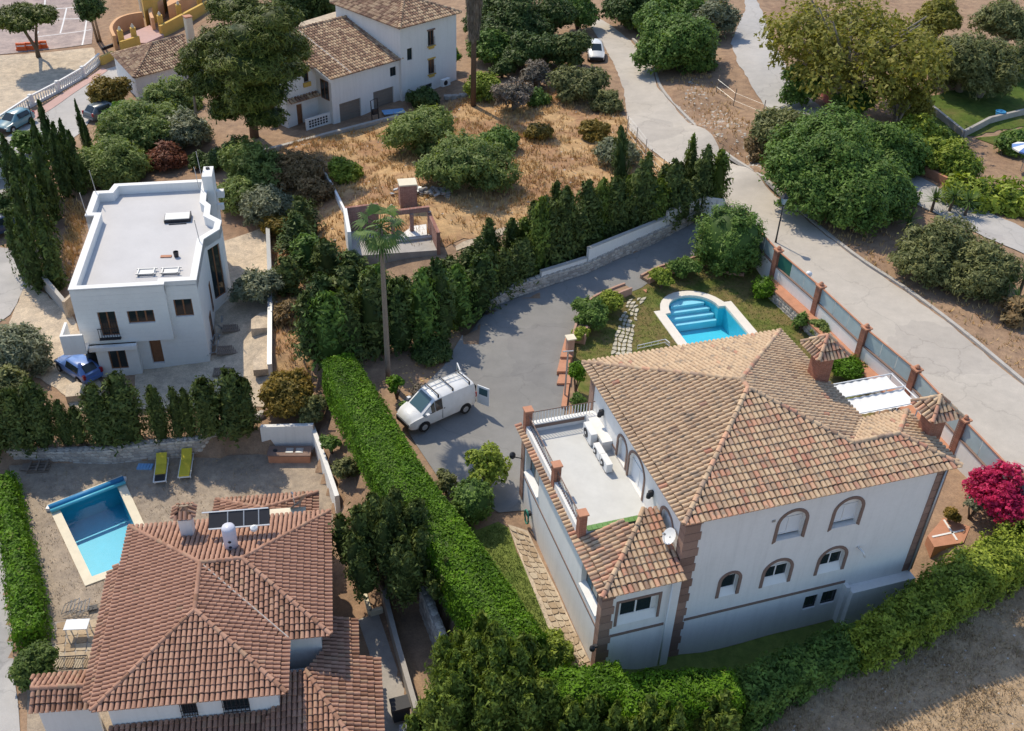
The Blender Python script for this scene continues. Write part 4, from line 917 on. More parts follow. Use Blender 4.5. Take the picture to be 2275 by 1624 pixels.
for i, o in enumerate(ops):
    if i < 2:
        w = window(vil, PF, o[0], o[1], o[2] + .12, o[4] + .08, .30, M['whitemetal'], M['shutter'], 2, .05, 'window')
        MB().box(o[0], o[1], .27, .31, o[4] + .09, o[3], lambda x, y, z: PF(x, z, y)).build('arch_panel', M['villa'], vil)
    elif i < 5:
        w = window(vil, PF, o[0] + .02, o[1] - .02, o[2] + .34, o[4] + .17, .24, M['whitemetal'], M['glass'], 2 if i > 2 else 1, .05)
        MB().box(o[0], o[1], .22, .255, o[4] + .18, o[3], lambda x, y, z: PF(x, z, y)).build('arch_panel', M['villa'], vil)
        q = [PF(o[0] + .01, o[2] + .02, -.02), PF(o[1] - .01, o[2] + .02, -.02), PF(o[1] - .01, o[2] + .33, .2), PF(o[0] + .01, o[2] + .33, .2)]
        MB().quad(*q).build('sloping_sill', M['clad'], vil)
    else: window(vil, PF, o[0], o[1], o[2], o[3], .14, M['iron'], M['glass'], 2, .04)
    if i < 5:
        bw = .15; mb = MB(); d = -.035; ar_i = arch_pts(o[0], o[1], o[4], o[3], 12); ar_o = arch_pts(o[0] - bw, o[1] + bw, o[4], o[3] + bw, 12)
        li = [(o[0], o[2])] + ar_i + [(o[1], o[2])]; lo_ = [(o[0] - bw, o[2] - (.1 if i < 2 else 0))] + ar_o + [(o[1] + bw, o[2] - (.1 if i < 2 else 0))]
        for k in range(len(li) - 1):
            mb.quad(PF(*lo_[k], d), PF(*li[k], d), PF(*li[k + 1], d), PF(*lo_[k + 1], d)); mb.quad(PF(*li[k], d), PF(*li[k], .03), PF(*li[k + 1], .03), PF(*li[k + 1], d)); mb.quad(PF(*lo_[k], .03), PF(*lo_[k], d), PF(*lo_[k + 1], d), PF(*lo_[k + 1], .03))
        mb.build('arch_surround', M['brown'], vil)
for o in opsL:
    w = window(vil, PL, o[0] + .01, o[1] - .01, o[2] + .01, o[4], .21, M['whitemetal'], M['shutter'], 2, .05, 'terrace_door')
    MB().box(o[0], o[1], .19, .215, o[4] + .01, o[3], lambda x, y, z: PL(x, z, y)).build('arch_panel', M['shutter'], vil)
    bw = .13; mb = MB(); d = -.035; ar_i = arch_pts(o[0], o[1], o[4], o[3], 12); ar_o = arch_pts(o[0] - bw, o[1] + bw, o[4], o[3] + bw, 12)
    li = [(o[0], o[2])] + ar_i + [(o[1], o[2])]; lo_ = [(o[0] - bw, o[2])] + ar_o + [(o[1] + bw, o[2])]
    for k in range(len(li) - 1):
        mb.quad(PL(*lo_[k], d), PL(*li[k], d), PL(*li[k + 1], d), PL(*lo_[k + 1], d)); mb.quad(PL(*li[k], d), PL(*li[k], .03), PL(*li[k + 1], .03), PL(*li[k + 1], d)); mb.quad(PL(*lo_[k], .03), PL(*lo_[k], d), PL(*lo_[k + 1], d), PL(*lo_[k + 1], .03))
    mb.build('arch_surround', M['brown'], vil)
MB().box(16.95, 25.0, -.035, .02, .68, .82, lambda x, y, z: PF(x, z, y)).build('string_course', M['brown'], vil)
MB().box(-35.9, -32.5, -.03, .02, 4.72, 4.82, lambda x, y, z: PL(x, z, y)).build('string_course', M['brown'], vil)
MB().box(24.98, 25.2, V0 - .28, V0 - .003, -2.8, .6, FA).build('buttress', M['villa'], vil)
MB().box(25.2, 28.55, V0 - .5, V0 - .003, -2.6, .42, FA).build('planter_ledge', M['villa'], vil)
def pipe(pts, r=.045, mat=M['metal'], par=vil, nm='downpipe'): MB().tube(pts, r, 7).build(nm, mat, par, smooth=True)
pipe([FA(28.45, V0 - .08, 6.9), FA(28.45, V0 - .08, .5)]); pipe([FA(15.75, 24.98, 4.1), FA(15.75, 24.98, -1.3)], mat=M['whitemetal'])
pipe([FA(25.1, V0 - .02, 2.95), FA(25.15, V0 - .35, 2.95), FA(25.3, V0 - .4, 2.65)], .05, M['whitemetal'], nm='vent_pipe')
MB().box(20.25, 20.4, V0 - .03, V0 + .01, 5.75, 5.87, FA).build('vent_cover', M['metal'], vil)
def quoins(u0, u1, v0, v1, z0, z1, h=.46):
    z = z0; k = 0
    while z < z1 - .08:
        e = .0 if k % 2 else .09; hh = min(h, z1 - z); mb = MB(); mb.tv = R.random()
        uu0, uu1, vv0, vv1 = u0, u1, v0, v1
        mb.box(uu0, uu1 + (e if u0 in (16.2, 12.7) else 0), vv0, vv1, z + .012, z + hh - .012, FA); o = mb.build('quoin_stone', M['quoin'], vil); z += h; k += 1
quoins(16.2, 16.88, V0 - .05, V0 + .42, -2.6, 6.78); quoins(28.1, 28.65, V0 - .05 + .02, V0 + .5, .5, 6.78)
quoins(16.2, 16.6, 35.55, 36.05, 4.4, 6.78)
# wing with terrace
WU0, WV0, WV1 = 12.75, 25.12, 35.6; mb = MB()
opsW = [(13.5, 15.3, 1.92, 3.32, None, .2)]
PWf = wall(mb, FA(0, WV0), X, WU0, U0 - .003, -2.6, 4.25, opsW)
opsWL = [(-35.0, -33.1, 2.15, 3.6, None, .30), (-27.4, -25.5, 2.35, 3.75, None, .30)]
PWl = wall(mb, FA(WU0, 0), -Yv, -WV1, -WV0, -1.6, 4.25, opsWL)
mb.quad(FA(WU0, WV1, -1), FA(U0, WV1, -1), FA(U0, WV1, 4.25), FA(WU0, WV1, 4.25)); mb.build('wing_wall', M['villa'], vil)
o = opsW[0]; window(vil, PWf, o[0] + .1, o[1] - .22, o[2] + .42, o[3] - .05, .18, M['whitemetal'], M['glass'], 2, .06)
MB().quad(PWf(o[0], o[2] + .02, -.02), PWf(o[1], o[2] + .02, -.02), PWf(o[1], o[2] + .42, .16), PWf(o[0], o[2] + .42, .16)).build('sloping_sill', M['clad'], vil)
MB().box(o[0], o[1], .181, .2, o[2], o[3], lambda x, y, z: PWf(x, z, y)).build('recess_back', M['villa'], vil)
bw = .12; mb = MB(); q = lambda x, y, z: PWf(x, z, y)
for a, b_, c, e in ((o[0] - bw, o[1] + bw, o[3], o[3] + bw), (o[0] - bw, o[0], o[2], o[3]), (o[1], o[1] + bw, o[2], o[3])): mb.box(a, b_, -.03, .02, c, e, q)
mb.build('window_surround', M['brown'], vil)
for o in opsWL:
    window(vil, PWl, o[0] + .02, o[1] - .02, o[2] + .02, o[3] - .02, .29, M['brown'], M['glassblue'], 3, .05)
    MB().quad(PWl(o[0], o[2] + .015, -.1), PWl(o[1], o[2] + .015, -.1), PWl(o[1], o[2] + .1, .24), PWl(o[0], o[2] + .1, .24)).build('window_sill', M['white'], vil)
MB().box(-35.3, -25.4, -.03, .02, 1.66, 1.76, lambda x, y, z: PWl(x, z, y)).build('string_course', M['brown'], vil)
MB().box(13.25, 15.72, -.035, .02, 1.28, 1.42, lambda x, y, z: PWf(x, z, y)).build('string_course', M['brown'], vil)
quoins(12.7, 13.2, WV0 - .05, WV0 + .35, -.9, 4.15); quoins(12.7, 12.95, 35.2, 35.65, .1, 4.15)
MB().box(12.72, U0, 28.1, 35.45, 4.26, 4.4, FA).build('terrace_floor', M['terrace'], vil)
MB().box(12.72, 12.98, 28.0, 35.5, 4.2, 4.86, FA).build('parapet', M['white'], vil)
MB().box(12.98, U0, 35.22, 35.5, 4.4, 4.86, FA).build('parapet', M['white'], vil)
MB().box(12.99, 15.7, 35.195, 35.219, 4.62, 4.80, FA).build('skirting_band', M['brown'], vil)
MB().box(12.98, U0, 28.0, 28.2, 4.4, 4.78, FA).build('parapet', M['white'], vil)
for k in range(13): MB().box(13.1 + k * .24, 13.1 + k * .24 + .225, 27.96, 28.24, 4.781, 4.84, FA).build('glazed_coping_tile', M['green'], vil)
MB().box(15.75, U0, 33.0, 35.22, 4.4, 4.95, FA).build('plinth', M['white'], vil)
for v, h in ((35.33, .85), (31.3, .85), (28.1, .9)):
    o = MB().box(12.68, 13.02, v - .17, v + .17, 4.5, 4.86 + h, FA).build('terrace_pillar', M['brick'], vil)
    mb = MB().box(12.63, 13.07, v - .22, v + .22, 4.86 + h, 4.93 + h, FA); link('pillar_cap', mb.mesh('pillar_cap', wl(o)), M['terracotta'], o)
mb = MB(); mb.tube([FA(12.85, 35.1, 5.45), FA(12.85, 31.5, 5.45)], .025, 5); mb.tube([FA(12.85, 31.1, 5.45), FA(12.85, 28.3, 5.45)], .025, 5); mb.tube([FA(12.85, 35.1, 4.98), FA(12.85, 28.3, 4.98)], .02, 5)
mb.tube([FA(13.05, 35.36, 5.5), FA(U0, 35.36, 5.5)], .025, 5); mb.build('handrail', M['brown'], vil)
bal = MB().tube([(0, 0, 0), (0, 0, .6)], .014, 5).mesh('baluster'); bal.materials.append(M['iron'])
for v in np.arange(28.4, 35.0, .16): link('baluster', bal, None, vil, FA(12.85, v, 4.86) - wl(vil))
bal2_ = MB().tube([(0, 0, 0), (0, 0, .64)], .024, 5).mesh('baluster'); bal2_.materials.append(M['whitemetal'])
for u in np.arange(13.15, 16.1, .15): link('baluster', bal2_, None, vil, FA(u, 35.36, 4.86) - wl(vil))
for v in (34.3, 28.55):
    mb = MB().box(U0 - .22, U0 - .01, v - .07, v + .07, 5.5, 5.8, FA); mb.lathe([(.01, .0), (.11, .05), (.1, .25), (.02, .33)], FA(U0 - .2, v, 5.4), 8); mb.build('wall_lamp', M['iron'], vil)
# roofs
ze = 7.0; A = lambda u, v, z: FA(u, v, z)
FLe, FRe, BLe, Te = A(15.92, 25.2, ze), A(28.94, 25.2, ze), A(15.92, 36.5, ze), A(26.6, 36.5, ze)
P2, P1 = A(21.26, 30.54, 8.8), A(21.26, 31.16, 8.8); A1, A2, A3, J = A(24.65, 27.15, 7.657), A(26.99, 27.15, 7.657), A(28.94, 29.1, ze), A(26.6, 29.1, ze)
rf = Roof(vil, M['tileA'], .235, .34)
rf.slope([FLe, FRe, A2, A1, P2], (.14, .80)); rf.slope([BLe, FLe, P2, P1], (.22, .34)); rf.slope([Te, BLe, P1], (.28, .28)); rf.slope([J, Te, P1, P2, A1], (.2, .34)); rf.slope([A3, J, A1, A2], (.3, .25)); rf.slope([FRe, A3, A2], (.25, .3))
for a, b in ((FLe, P2), (BLe, P1), (Te, P1), (P1, P2), (A1, P2), (A2, A1), (FRe, A2), (A3, A2)): rf.ridge(a, b)
W1, W2, W3 = A(12.5, 36.0, 4.33), A(12.5, 24.72, 4.33), A(16.2, 24.72, 4.33); H = A(15.0, 27.25, 5.2)
rf.slope([W1, W2, A(12.74, 24.97, 4.42), A(12.74, 36.0, 4.42)]) ; rf.slope([W2 + Yv * 3.25, W2, H, A(14.6, 27.97, 5.06), A(12.78, 27.97, 4.43)]); rf.slope([W2, W3, A(16.2, 27.9, 5.42), A(15.6, 27.97, 5.42), H])
rf.ridge(W2, H); rf.ridge(H, A(15.55, 27.95, 5.42))
rf.build()
def chimney(u, v, z0, z1_, w, hat, za, zb):
    c = MB().box(u - w / 2, u + w / 2, v - w / 2, v + w / 2, z0, z1_, FA); c.box(u - w / 2 - .06, u + w / 2 + .06, v - w / 2 - .06, v + w / 2 + .06, z1_, z1_ + .08, FA)
    o = c.build('chimney', M['brick'], vil)
    mb = MB()
    for a, b in ((-1, -1), (1, -1), (1, 1), (-1, 1)): mb.box(u + a * w * .42 - .07, u + a * w * .42 + .07, v + b * w * .42 - .07, v + b * w * .42 + .07, z1_ + .08, za, FA)
    link('vent_post', mb.mesh('vent_post', wl(o)), M['brick'], o)
    r = Roof(o, M['tileA'], .2, .36, nparts=80); q = [FA(u + a * hat, v + b * hat, za) for a, b in ((-1, -1), (1, -1), (1, 1), (-1, 1))]; ap = FA(u, v, zb)
    for i in range(4): r.slope([q[i], q[(i + 1) % 4], ap]); r.ridge(q[i], ap, .1)
    r.build('hat_tile', 'hat_ridge_tile'); return o
chimney(26.15, 32.25, 6.9, 8.62, .74, .76, 8.86, 9.62); chimney(28.95, 27.5, 6.4, 8.1, .74, .74, 8.34, 9.05)
# things on the villa
def ac_unit(u, v, z, w, d, h, label):
    t = thing('air_conditioner', label, 'air conditioner', FA(u, v, z), 'air conditioners on the villa terrace'); g = lambda x, y, zz: FA(u + x, v + y, z + zz)
    MB().box(-d / 2, d / 2, -w / 2, w / 2, .08, h, g).build('case', M['whitemetal'], t)
    for s in (-1, 1): MB().box(-d / 2, d / 2, s * w * .35 - .04, s * w * .35 + .04, 0, .078, g).build('foot', M['iron'], t)
    mb = MB(); mb.lathe([(h * .34, 0), (h * .34, .02), (.05, .025)], (0, 0, 0), 14, lambda x, y, zz: g(-d / 2 - .003 - zz, y + w * .12, h * .54 + x)); f = mb.build('fan_grille', M['iron'], t)
    link('hub', MB().lathe([(.07, .026), (.07, .04)], (0, 0, 0), 8, lambda x, y, zz: g(-d / 2 - .003 - zz, y + w * .12, h * .54 + x)).mesh('hub', wl(f)), M['whitemetal'], f)
    MB().box(-d / 2 + .05, d / 2 - .05, w / 2 + .002, w / 2 + .05, .2, .5, g).build('pipe_cover', M['iron'], t)
ac_unit(15.5, 33.95, 4.4, 1.0, .32, .74, 'largest white air conditioner with a black fan at the far end of the terrace')
ac_unit(15.5, 32.75, 4.4, .8, .3, .5, 'middle white air conditioner of the row along the terrace wall'); ac_unit(15.5, 31.88, 4.4, .8, .3, .55, 'near white air conditioner of the row, beside the arched terrace door')
def dish(c, r, az, label, arm=1.0, mat='whitemetal'):
    t = thing('satellite_dish', label, 'satellite dish', c); mb = MB(); n = np.array([math.cos(az) * .8, math.sin(az) * .8, .6]); a = np.cross(n, [0, 0, 1.]); a /= np.linalg.norm(a); b = np.cross(a, n)
    c0 = np.array(c) + [0, 0, arm]; vs_ = [c0 - n * r * .25]; fs = []
    for k in range(16):
        t_a = 2 * math.pi * k / 16; vs_.append(c0 - n * r * .13 + (a * math.cos(t_a) + b * math.sin(t_a)) * r * .6)
    for k in range(16):
        t_a = 2 * math.pi * k / 16; vs_.append(c0 + (a * math.cos(t_a) + b * math.sin(t_a)) * r)
    fs = [(0, 1 + k, 1 + (k + 1) % 16) for k in range(16)] + [(1 + k, 17 + k, 17 + (k + 1) % 16, 1 + (k + 1) % 16) for k in range(16)]
    mb.add(vs_, fs).build('reflector', M[mat], t, smooth=True)
    MB().tube([c, c0 - n * r * .2], .035, 6).build('mast', M['metal'], t); f = c0 + n * r * .9
    MB().tube([c0 - b * r * .9, f], .015, 5).tube([f - n * .08, f + n * .06], .05, 6).build('feed_arm', M['metal'], t)
dish(FA(15.95, 26.2, 4.95), .36, rad(200), 'white satellite dish on the small roof beside the terrace door', .5)
# white cloth canopy
cn = thing('shade_canopy', 'white cloth canopy with scalloped edges behind the villa by the fence', 'canopy', FA(32.3, 35, 0))
def cloth(u0, u1, v0, v1, z, nw, nm):
    mb = MB(); nu, nv = 40, 10; vs_ = [FA(u0 + (u1 - u0) * i / nu, v0 + (v1 - v0) * j / nv, z + .022 * math.cos(i * 2 * math.pi * nw / nu) - .05 * math.sin(math.pi * j / nv)) for j in range(nv + 1) for i in range(nu + 1)]
    mb.add(vs_, [(j * (nu + 1) + i, j * (nu + 1) + i + 1, (j + 1) * (nu + 1) + i + 1, (j + 1) * (nu + 1) + i) for j in range(nv) for i in range(nu)])
    mb.build(nm, M['fabric'], cn, smooth=True)
cloth(30.6, 34.05, 35.35, 36.45, 2.82, 7, 'cloth_panel'); cloth(30.4, 34.3, 33.95, 35.3, 2.72, 8, 'cloth_panel')
for v in (36.5, 35.33, 33.9): MB().tube([FA(30.3, v, 2.86), FA(34.5, v, 2.86)], .035, 6).build('rail', M['whitemetal'], cn)
for u in (30.4, 34.4): MB().tube([FA(u, 36.5, 2.86), FA(u, 33.9, 2.86)], .035, 6).build('rail', M['whitemetal'], cn)
for u in (30.4, 34.4):
    for v in (36.5, 35.33, 33.9): MB().tube([FA(u, v, -.3), FA(u, v, 2.86)], .04, 6).build('post', M['whitemetal'], cn)
# paved path pieces
c0, c1, c2, c3 = [ground(*p) for p in ((1130, 1170), (1170, 1184), (1316, 1486), (1278, 1506))]
slabs(path, lambda i, j: ((c0 + (c3 - c0) * j / 24) * (1 - i / 3) + (c1 + (c2 - c1) * j / 24) * (i / 3))[:2], M['flag'], 'flagstone', .03, .03, (3, 24), .07)
kp = lambda x, y: ((1400 + x * 560 / 2274) / 1.12577, (560 + y * 560 / 2274) / 1.12577)
c0, c1, c2, c3 = [at(*kp(*p), 0) for p in ((690, 790), (870, 760), (730, 1340), (505, 1340))]
cm0, cm1 = at(*kp(590, 1020), 0), at(*kp(760, 1060), 0)
def sgrid(i, j):
    t = j / 15; l = (1 - t) ** 2 * c0 + 2 * t * (1 - t) * (cm0 * 2 - (c0 + c3) / 2) + t * t * c3; r = (1 - t) ** 2 * c1 + 2 * t * (1 - t) * (cm1 * 2 - (c1 + c2) / 2) + t * t * c2
    return (l + (r - l) * i / 4)[:2]
stp = thing('stepping_stones', 'pale irregular stepping stones crossing the lawn left of the rounded pool', 'stepping stones', at(*kp(650, 1100), 0))
slabs(stp, sgrid, M['step'], 'stepping_stone', .06, .025, (4, 15), .085, hole=lambda i, j: (j < 8 and (i * 5 + j * 3) % 4 == 1))
hs = thing('garden_hose', 'coiled green hose hanging at the foot of the villa side wall', 'hose', FA(12.6, 33.9, -.3)); mb = MB()
mb.tube([FA(12.55 - .03 * (k % 3), 33.9 + .28 * math.cos(k * .55), -.05 + .42 * math.sin(k * .55) + .25) for k in range(48)], .025, 5); mb.build('coil', M['hose'], hs, smooth=True)
MB().box(12.5, 12.72, 33.8, 34.0, .3, .5, FA).build('hook', M['iron'], hs)

sheet('dirt_path', gpoly([(1012, 548), (1150, 493), (1330, 452), (1480, 428), (1480, 440), (1330, 463), (1150, 507), (1016, 560)]), M['sand'], .055, jit=.12)
strip('lot_kerb', [(560, 345), (640, 326), (760, 294), (885, 262)], .35, .3, M['kerb'])
# ================================================================ pale flat-roofed house
zB = 4.2
hb = thing('flat_roof_house', 'pale cubic house with flat roof, stone cladding and brown windows', 'house', FB(-12.5, 60, -2))
out_ = [(-16.06, 52.8), (-10.85, 52.8), (-10.85, 53.1), (-9.05, 53.1), (-9.03, 58.0), (-8.15, 59.2), (-8.1, 60.35), (-8.9, 61.25), (-8.93, 62.6), (-9.3, 63.2), (-9.4, 66.55), (-15.5, 66.4), (-15.7, 65.42), (-16.68, 65.4), (-16.66, 61.95), (-16.06, 61.9)]
def inset_poly(poly, d):
    n = len(poly); o = []
    a = sum(poly[i][0] * poly[(i + 1) % n][1] - poly[(i + 1) % n][0] * poly[i][1] for i in range(n)); sg = 1 if a > 0 else -1
    for i in range(n):
        p = np.array(poly[i]); e1 = p - np.array(poly[i - 1]); e2 = np.array(poly[(i + 1) % n]) - p; e1 = e1 / np.linalg.norm(e1); e2 = e2 / np.linalg.norm(e2)
        n1 = np.array([-e1[1], e1[0]]) * sg; n2 = np.array([-e2[1], e2[0]]) * sg; b = n1 + n2; k = b @ b
        o.append(tuple(p + b * (2 * d / max(k, .5))))
    return o
inn = inset_poly(out_, .34)
def ring(mb, o, i, z0, z1_, P):
    n = len(o)
    for k in range(n):
        a, b, c, d = o[k], o[(k + 1) % n], i[(k + 1) % n], i[k]
        mb.quad(P(*a, z1_), P(*b, z1_), P(*c, z1_), P(*d, z1_)); mb.quad(P(*a, z0), P(*b, z0), P(*b, z1_), P(*a, z1_)); mb.quad(P(*d, z1_), P(*c, z1_), P(*c, z0), P(*d, z0))
mb = MB(); ring(mb, out_, inn, 3.55, zB - .08, FB); mb.build('parapet', M['white'], hb)
mb = MB(); ring(mb, inset_poly(out_, -.03), inset_poly(inn, .03), zB - .079, zB, FB); mb.build('parapet_coping', M['white'], hb)
MB().poly([FB(x, y, 3.56) for x, y in inn]).build('roof_deck', M['roofdeck'], hb)
# front walls: cladding courses with recessed joints
def courses(O, X, x0, x1, z0, z1_, ops, par, h=.3, d=.006, mat='clad', name='cladding_course'):
    O = np.array(O, float); N = np.cross(X, [0, 0, 1.]); z = z0; Q = lambda x, y, zz: O + X * x + N * y + np.array([0, 0, zz])
    while z < z1_ - .03:
        zt = min(z + h, z1_); cuts = sorted({x0, x1, *[c for o in ops for c in o[:2] if x0 < c < x1]}); tv_ = R.random()
        for a, b in zip(cuts[:-1], cuts[1:]):
            segs = [(z, zt)]
            for o in ops:
                if o[0] < (a + b) / 2 < o[1]:
                    ns = []
                    for s0, s1 in segs:
                        if o[3] <= s0 or o[2] >= s1: ns.append((s0, s1)); continue
                        if o[2] > s0: ns.append((s0, o[2]))
                        if o[3] < s1: ns.append((o[3], s1))
                    segs = ns
            for s0, s1 in segs:
                if s1 - s0 > .02: mb = MB(); mb.tv = tv_; mb.box(a, b, .002, d, s0 + (.004 if s0 == z else 0), s1 - (.004 if s1 == zt else 0), Q); mb.build(name, M[mat], par)
        z += h
XB, YB = FB.a, FB.b
opU = [(-14.85, -13.85, .85, 2.55, None, .2), (-13.2, -11.7, 1.62, 2.5, None, .2)]
mb = MB(); PBu = wall(mb, FB(0, 52.8), XB, -16.06, -10.85, .34, zB - .1, opU)
opR = [(-10.55, -9.5, 1.72, 2.92, None, .2), (-12.4, -11.72, -1.55, .33, None, .25)]
PBr = wall(mb, FB(0, 53.1), XB, -13.05, -9.05, -2.4, 3.9, opR)
opG = [(-14.75, -13.75, -1.5, 0.0, None, .2), (-15.2, -13.2, -3.2, -2.06, None, .4)]
PBg = wall(mb, FB(0, 52.68), XB, -15.42, -13.05, -3.2, .34, opG)
mb.quad(FB(-13.05, 52.68, -3), FB(-13.05, 53.1, -3), FB(-13.05, 53.1, .34), FB(-13.05, 52.68, .34)); mb.quad(FB(-10.85, 52.8, .34), FB(-10.85, 53.1, .34), FB(-10.85, 53.1, 4), FB(-10.85, 52.8, 4))
mb.quad(FB(-16.06, 52.8, .34), FB(-10.85, 52.8, .34), FB(-10.85, 53.1, .34), FB(-16.06, 53.1, .34))
o2 = out_[3:] + [out_[0]]
for k in range(len(o2) - 1):
    if k in (1,): continue
    mb.quad(FB(*o2[k], -3.2), FB(*o2[k + 1], -3.2), FB(*o2[k + 1], zB - .1), FB(*o2[k], zB - .1))
# diagonal bay with the tall corner window
bx = FB(*out_[4]) ; by = FB(*out_[5]); Xb = (by - bx) / np.linalg.norm(by - bx); lb = float(np.linalg.norm(by - bx))
PBb = wall(mb, bx, Xb, 0, lb, -3.2, zB - .1, [(.2, lb - .2, -.4, 3.3, None, .15)])
mb.build('wall', M['clad'], hb)
courses(FB(0, 52.8), XB, -16.06, -10.85, .36, zB - .12, opU, hb); courses(FB(0, 53.1), XB, -13.03, -9.05, -2.2, 3.86, opR, hb); courses(FB(0, 52.68), XB, -15.42, -13.05, -2.9, .34, opG, hb)
for Pw, o, nl in ((PBu, opU[0], 2), (PBu, opU[1], 3), (PBr, opR[0], 2), (PBg, opG[0], 2)): window(hb, Pw, o[0], o[1], o[2], o[3], .18, M['wood'], M['glass'], nl, .07)
w = window(hb, PBr, -12.39, -11.73, -1.54, .32, .24, M['wood'], M['wood'], 2, .06, 'front_door'); window(hb, PBg, *opG[1][:4], .38, M['iron'], M['iron'], 1, .05, 'garage_door')
window(hb, PBb, .2, lb - .2, -.4, 3.3, .14, M['wood'], M['glass'], 2, .08, label='tall brown framed window in the angled bay')
PBs = lambda x, z, d=0.0: FB(-9.04, 53.1, 0) + YB * x + np.array([0, 0, z]) - XB * d
window(hb, PBs, 2.2, 2.9, -1.5, .2, .02, M['wood'], M['glass'], 1, .07); window(hb, PBs, 4.0, 4.5, -.6, 1.4, .02, M['wood'], M['glass'], 1, .06)
mb = MB().box(-15.0, -13.8, 52.55, 52.79, .72, .78, FB)
for k in range(9): mb.box(-14.98 + k * .145, -14.95 + k * .145, 52.56, 52.58, .78, 1.5, FB)
mb.box(-15.0, -13.8, 52.555, 52.585, 1.5, 1.54, FB); mb.build('balcony_rail', M['iron'], hb)
mb = MB(); mb.box(-16.95, -15.7, 51.9, 52.05, .3, 1.62, FB); mb.box(-16.95, -16.8, 52.05, 53.4, .3, 1.62, FB); mb.box(-16.8, -15.7, 52.05, 53.0, .3, .42, FB); mb.build('side_balcony', M['white'], hb)
mb = MB(); mb.box(-15.7, -13.0, 52.4, 52.67, .05, .33, FB); mb.build('balcony_ledge', M['white'], hb)
# roof chimney block, masts
MB().box(-9.5, -8.85, 64.7, 66.3, 1, 5.25, FB).build('chimney_block', M['white'], hb); MB().lathe([(.14, 0), (.14, .1), (.03, .1)], FB(-9.2, 65.9, 5.25), 8).build('flue', M['iron'], hb)
MB().box(-8.83, -8.35, 65.6, 66.0, 3.2, 3.7, FB).box(-8.83, -8.4, 65.0, 65.3, 2.6, 3.0, FB).build('side_ledge', M['white'], hb)
for u, v, h in ((-16.5, 65.2, 1.6), (-16.6, 62.1, 1.5), (-9.2, 57.7, 1.5), (-9.7, 66.2, 2.2), (-9.9, 65.5, 1.4)): MB().tube([FB(u, v, zB - .2), FB(u - .12, v, zB + h)], .025, 5).build('roof_mast', M['metal'], hb)
def onB(px, py, z=3.57): return at(px, py, z)
sk = thing('roof_hatch', 'dark framed metal skylight lying on the flat pale roof', 'skylight', onB(398, 487)); c = onB(398, 487); G = Frame(12, c)
MB().box(-.85, .7, -.45, .45, .18, .26, G).build('cover', M['metal'], sk); mb = MB(); mb.box(-.9, .75, -.5, -.44, 0, .2, G).box(-.9, -.84, -.44, .5, 0, .2, G).box(.7, .76, -.44, .5, 0, .3, G); mb.build('upstand', M['iron'], sk)
MB().box(-.6, .5, -.72, -.66, 0, .05, G).build('loose_bar', M['iron'], sk)
rc = thing('roof_rack', 'pair of weathered metal frames lying near the front parapet of the flat roof', 'frame', onB(353, 607)); G = Frame(9, onB(353, 607)); mb = MB()
for x in (-1.3, .1): mb.box(x, x + 1.2, -.3, -.24, .12, .18, G).box(x, x + 1.2, .3, .36, .12, .18, G).box(x + .1, x + .16, -.3, .36, 0, .2, G).box(x + 1.0, x + 1.06, -.3, .36, 0, .2, G)
mb.build('frame', M['metal'], rc); MB().box(-1.15, -.2, -.2, .28, .05, .12, G).box(.3, 1.2, -.2, .28, .05, .12, G).build('panel', M['whitemetal'], rc)
rp = thing('paint_bucket', 'dark bucket beside a rusty pinkish plate on the flat roof', 'bucket', onB(392, 570)); c = onB(392, 570)
MB().lathe([(.14, 0), (.17, .34), (.15, .34), (.13, .05)], c, 10).build('bucket', M['iron'], rp); pl = MB().box(-.95, -.3, -.1, .15, .0, .05, Frame(8, c)).build('flat_plate', M['terracotta'], None); tag(pl, 'rusty pinkish plate lying flat on the roof beside a bucket', 'plate'); center_obj(pl)
# yard wall right of the pale house, with pale ledge and planters
def seg_wall(name, label, pts, h, th, mat, cat='wall', cap=None, par=None, h0=-.3, base_px=True, group=None):
    P_ = [ground(*p) if base_px else np.array(p, float) for p in pts]; t = thing(name, label, cat, P_[0], group) if par is None else par
    for i in range(len(P_) - 1):
        a, b = P_[i], P_[i + 1]; d = (b - a)[:2]; ln = np.linalg.norm(d); d /= ln; n = np.array([d[1], -d[0]]) * th / 2
        hh = h if np.isscalar(h) else h[i]
        Q = lambda s, y, z: np.array([*(a[:2] + d * s * ln + n * y), z + a[2] + (b[2] - a[2]) * s])
        mb = MB(); mb.add([Q(0, -1, h0), Q(1, -1, h0), Q(1, 1, h0), Q(0, 1, h0), Q(0, -1, hh), Q(1, -1, hh), Q(1, 1, hh), Q(0, 1, hh)], [(3, 2, 1, 0), (4, 5, 6, 7), (0, 1, 5, 4), (1, 2, 6, 5), (2, 3, 7, 6), (3, 0, 4, 7)])
        mb.build('wall_panel', mat, t)
        if cap is not None:
            mb = MB(); mb.add([Q(-.002, -1.25, hh + .003), Q(1.002, -1.25, hh + .003), Q(1.002, 1.25, hh + .003), Q(-.002, 1.25, hh + .003), Q(-.002, -1.25, hh + .07), Q(1.002, -1.25, hh + .07), Q(1.002, 1.25, hh + .07), Q(-.002, 1.25, hh + .07)], [(3, 2, 1, 0), (4, 5, 6, 7), (0, 1, 5, 4), (1, 2, 6, 5), (2, 3, 7, 6), (3, 0, 4, 7)])
            mb.build('wall_coping', cap, t)
    return t
seg_wall('yard_wall', 'grey topped boundary wall along the right side of the pale cubic house', [(597, 520), (603, 660), (602, 838)], .9, .22, M['white'], cap=M['metal'])
